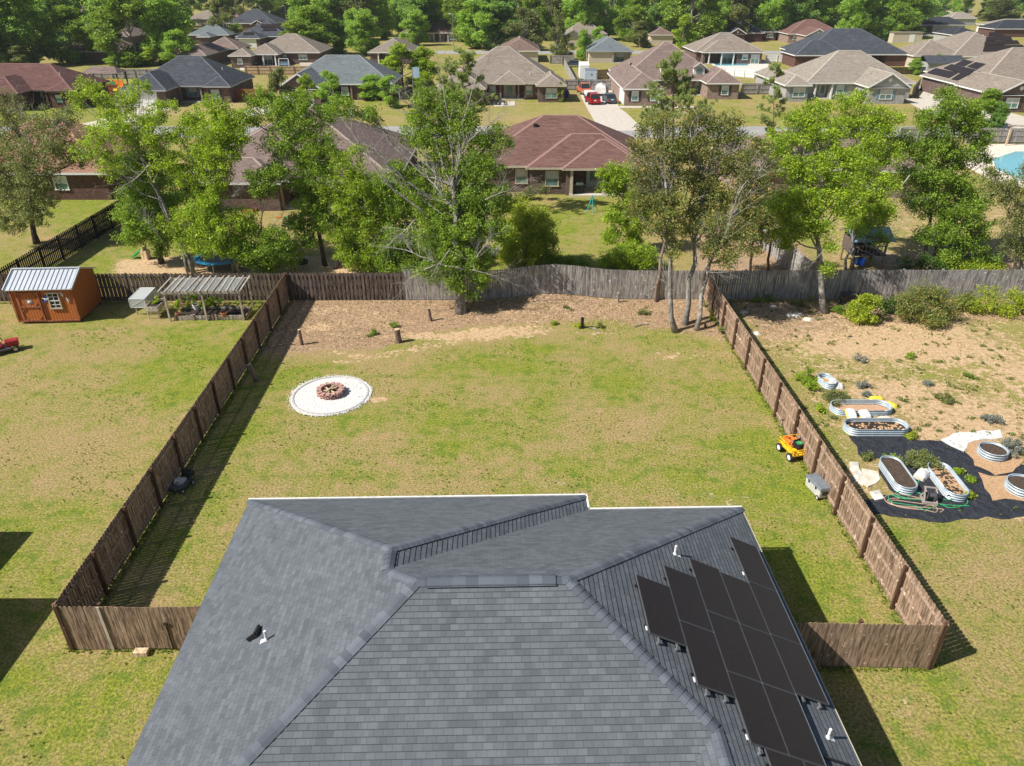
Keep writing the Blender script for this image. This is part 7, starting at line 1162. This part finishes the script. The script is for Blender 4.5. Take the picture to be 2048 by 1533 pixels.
def lamp(label, px, pyb, pyt, arm=.8, mat='metal_grey', r=.09, name='street_lamp', cat='street lamp', Y=None):
    x, y, _ = W(px, pyb); h = PY(px, pyt, y).z; t = thing(name, label, cat, (x, y, 0)); b = MB(); b.tube([(0, 0, 0), (0, 0, h)], [r * 1.3, r], 8); b.build('pole', mat, t)
    if arm: b = MB(); b.tube([(0, 0, h - .1), (-arm, 0, h + .05)], .05, 5); b.build('arm', mat, t); b = MB(); b.box(-arm, 0, h + .02, .7, .3, .16); b.build('lamp_head', 'white_plastic', t)
lamp('tall thin grey street lamp between the upper centre houses', 908, 102, 28); lamp('short street lamp before the slate flag house', 573, 42, 12); lamp('street lamp behind the wide charcoal roof', 1741, 80, 45)
lamp('grey light pole in front of the two-dormer house porch', 1313, 262, 180, 0, 'galvanised', .14); lamp('tall bare utility pole behind the tan roofed porch house', 906, 96, 40, 0, 'galvanised', .08, 'utility_pole', 'pole') if 0 else None
b = MB(); b.box(0, 0, .5, .4, .4, 1.0); b.box(0, 0, 1.05, .45, .45, .1); one('utility_post', 'short white utility post on the tan lawn at upper left', 'post', [('post', b, 'white_plastic')], W(466, 243)); b = MB(); b.box(0, 0, .4, .3, .3, .8); one('utility_post', 'tiny white post on the lawn of the small porch house', 'post', [('post', b, 'white_plastic')], W(943, 94))
fl = thing('flag', 'small striped flag in front of the slate roofed house', 'flag', W(471, 62)); b = MB(); b.tube([(0, 0, 0), (0, 0, 6)], .05, 5); b.build('pole', 'white_plastic', fl)
for i in range(7): b = MB(); b.beam((0, 0, 5.9 - i * .16), (1.9, .1, 5.6 - i * .16), .03, .155); b.build('stripe', 'flag_red' if i % 2 == 0 else 'white_trim', fl)
b = MB(); b.beam((0, -.03, 5.68), (.8, 0, 5.55), .04, .6); b.build('canton', 'flag_blue', fl)
bn = thing('blue_banner', 'pale blue banner panel hanging among the bright tree leaves, upper centre', 'banner', (xat(833, 108, 6), 108, 0)); q0, q1 = PY(826, 135, 108), PY(840, 156, 108); b = MB(); b.box(0, 0, (q0.z + q1.z) / 2, q1.x - q0.x, .06, q0.z - q1.z); b.build('panel', 'blue_metal', bn); b = MB(); b.box(-.55, .08, q0.z / 2, .1, .1, q0.z); b.build('post', 'metal_grey', bn)
hs = thing('storage_shed', 'grey garden shed between the charcoal roof and the solar side-garage house', 'shed', W(1890, 150)); b = MB(); b.box(0, 3, 1.1, 7.5, 5, 2.2); b.build('wall', 'siding_grey', hs); b = MB(); b.add([(-4.1, .2, 2.15), (4.1, .2, 2.15), (4.1, 3, 3.5), (-4.1, 3, 3.5), (-4.1, 5.8, 2.15), (4.1, 5.8, 2.15)], [(0, 1, 2, 3), (3, 2, 5, 4)]); b.build('roof', 'roof_dark', hs)
ss = thing('storage_shed', 'small tan shed with a white door under the big round tree', 'shed', W(1813, 86)); b = MB(); b.box(0, 1.5, 1.4, 9, 3, 2.8); b.build('wall', 'siding_cream', ss); b = MB(); b.box(1.4, -.03, 1.2, 1.6, .06, 2.2); b.build('door', 'white_trim', ss); b = MB(); b.box(0, 1.5, 2.87, 9.4, 3.4, .14); b.build('roof', 'roof_sand', ss)
# house just left of the view whose shadow falls on the left lawn
nh = thing('neighbour_house', 'house with a dark hip roof standing just left of the view', 'house', (-23, 10, 0)); b = MB(); 
def hipm(x0, x1, y0, y1, z0, m=.5): h = min(x1 - x0, y1 - y0) / 2; ry = (y1 - y0) > (x1 - x0); R0, R1 = ((x0 + h, y0 + h), (x0 + h, y1 - h)) if ry else ((x0 + h, y0 + h), (x1 - h, y0 + h)); b.add([(x0, y0, z0), (x1, y0, z0), (x1, y1, z0), (x0, y1, z0), (*R0, z0 + h * m), (*R1, z0 + h * m)], ([(0, 1, 4), (1, 2, 5, 4), (2, 3, 5), (3, 0, 4, 5)] if ry else [(0, 1, 5, 4), (1, 2, 5), (2, 3, 4, 5), (3, 0, 4)]) + [(3, 2, 1, 0)])
hipm(-9, 5.4, -9, 7.3, 2.6); hipm(-9, 2.55, -5, 10.7, 2.58); b.build('roof', 'roof_taupe', nh); b = MB(); b.box(-1.8, -1, 1.25, 13.4, 15.2, 2.5); b.box(-3.2, 5, 1.24, 10.6, 10.4, 2.48); b.build('wall', 'brick_brown', nh)

# ---------------- air ----------------
b = MB(); b.box(0, 480, 24.5, 1500, 1160, 51); M['haze'] = bpy.data.materials.new('haze'); M['haze'].use_nodes = True; ht = M['haze'].node_tree; ht.nodes.remove(ht.nodes['Principled BSDF'])
pv = ht.nodes.new('ShaderNodeVolumePrincipled'); pv.inputs['Density'].default_value = .00012; pv.inputs['Color'].default_value = (.82, .88, .95, 1); ht.links.new(pv.outputs[0], ht.nodes['Material Output'].inputs['Volume'])
hz = b.build('haze', 'haze'); hz['kind'] = 'stuff'
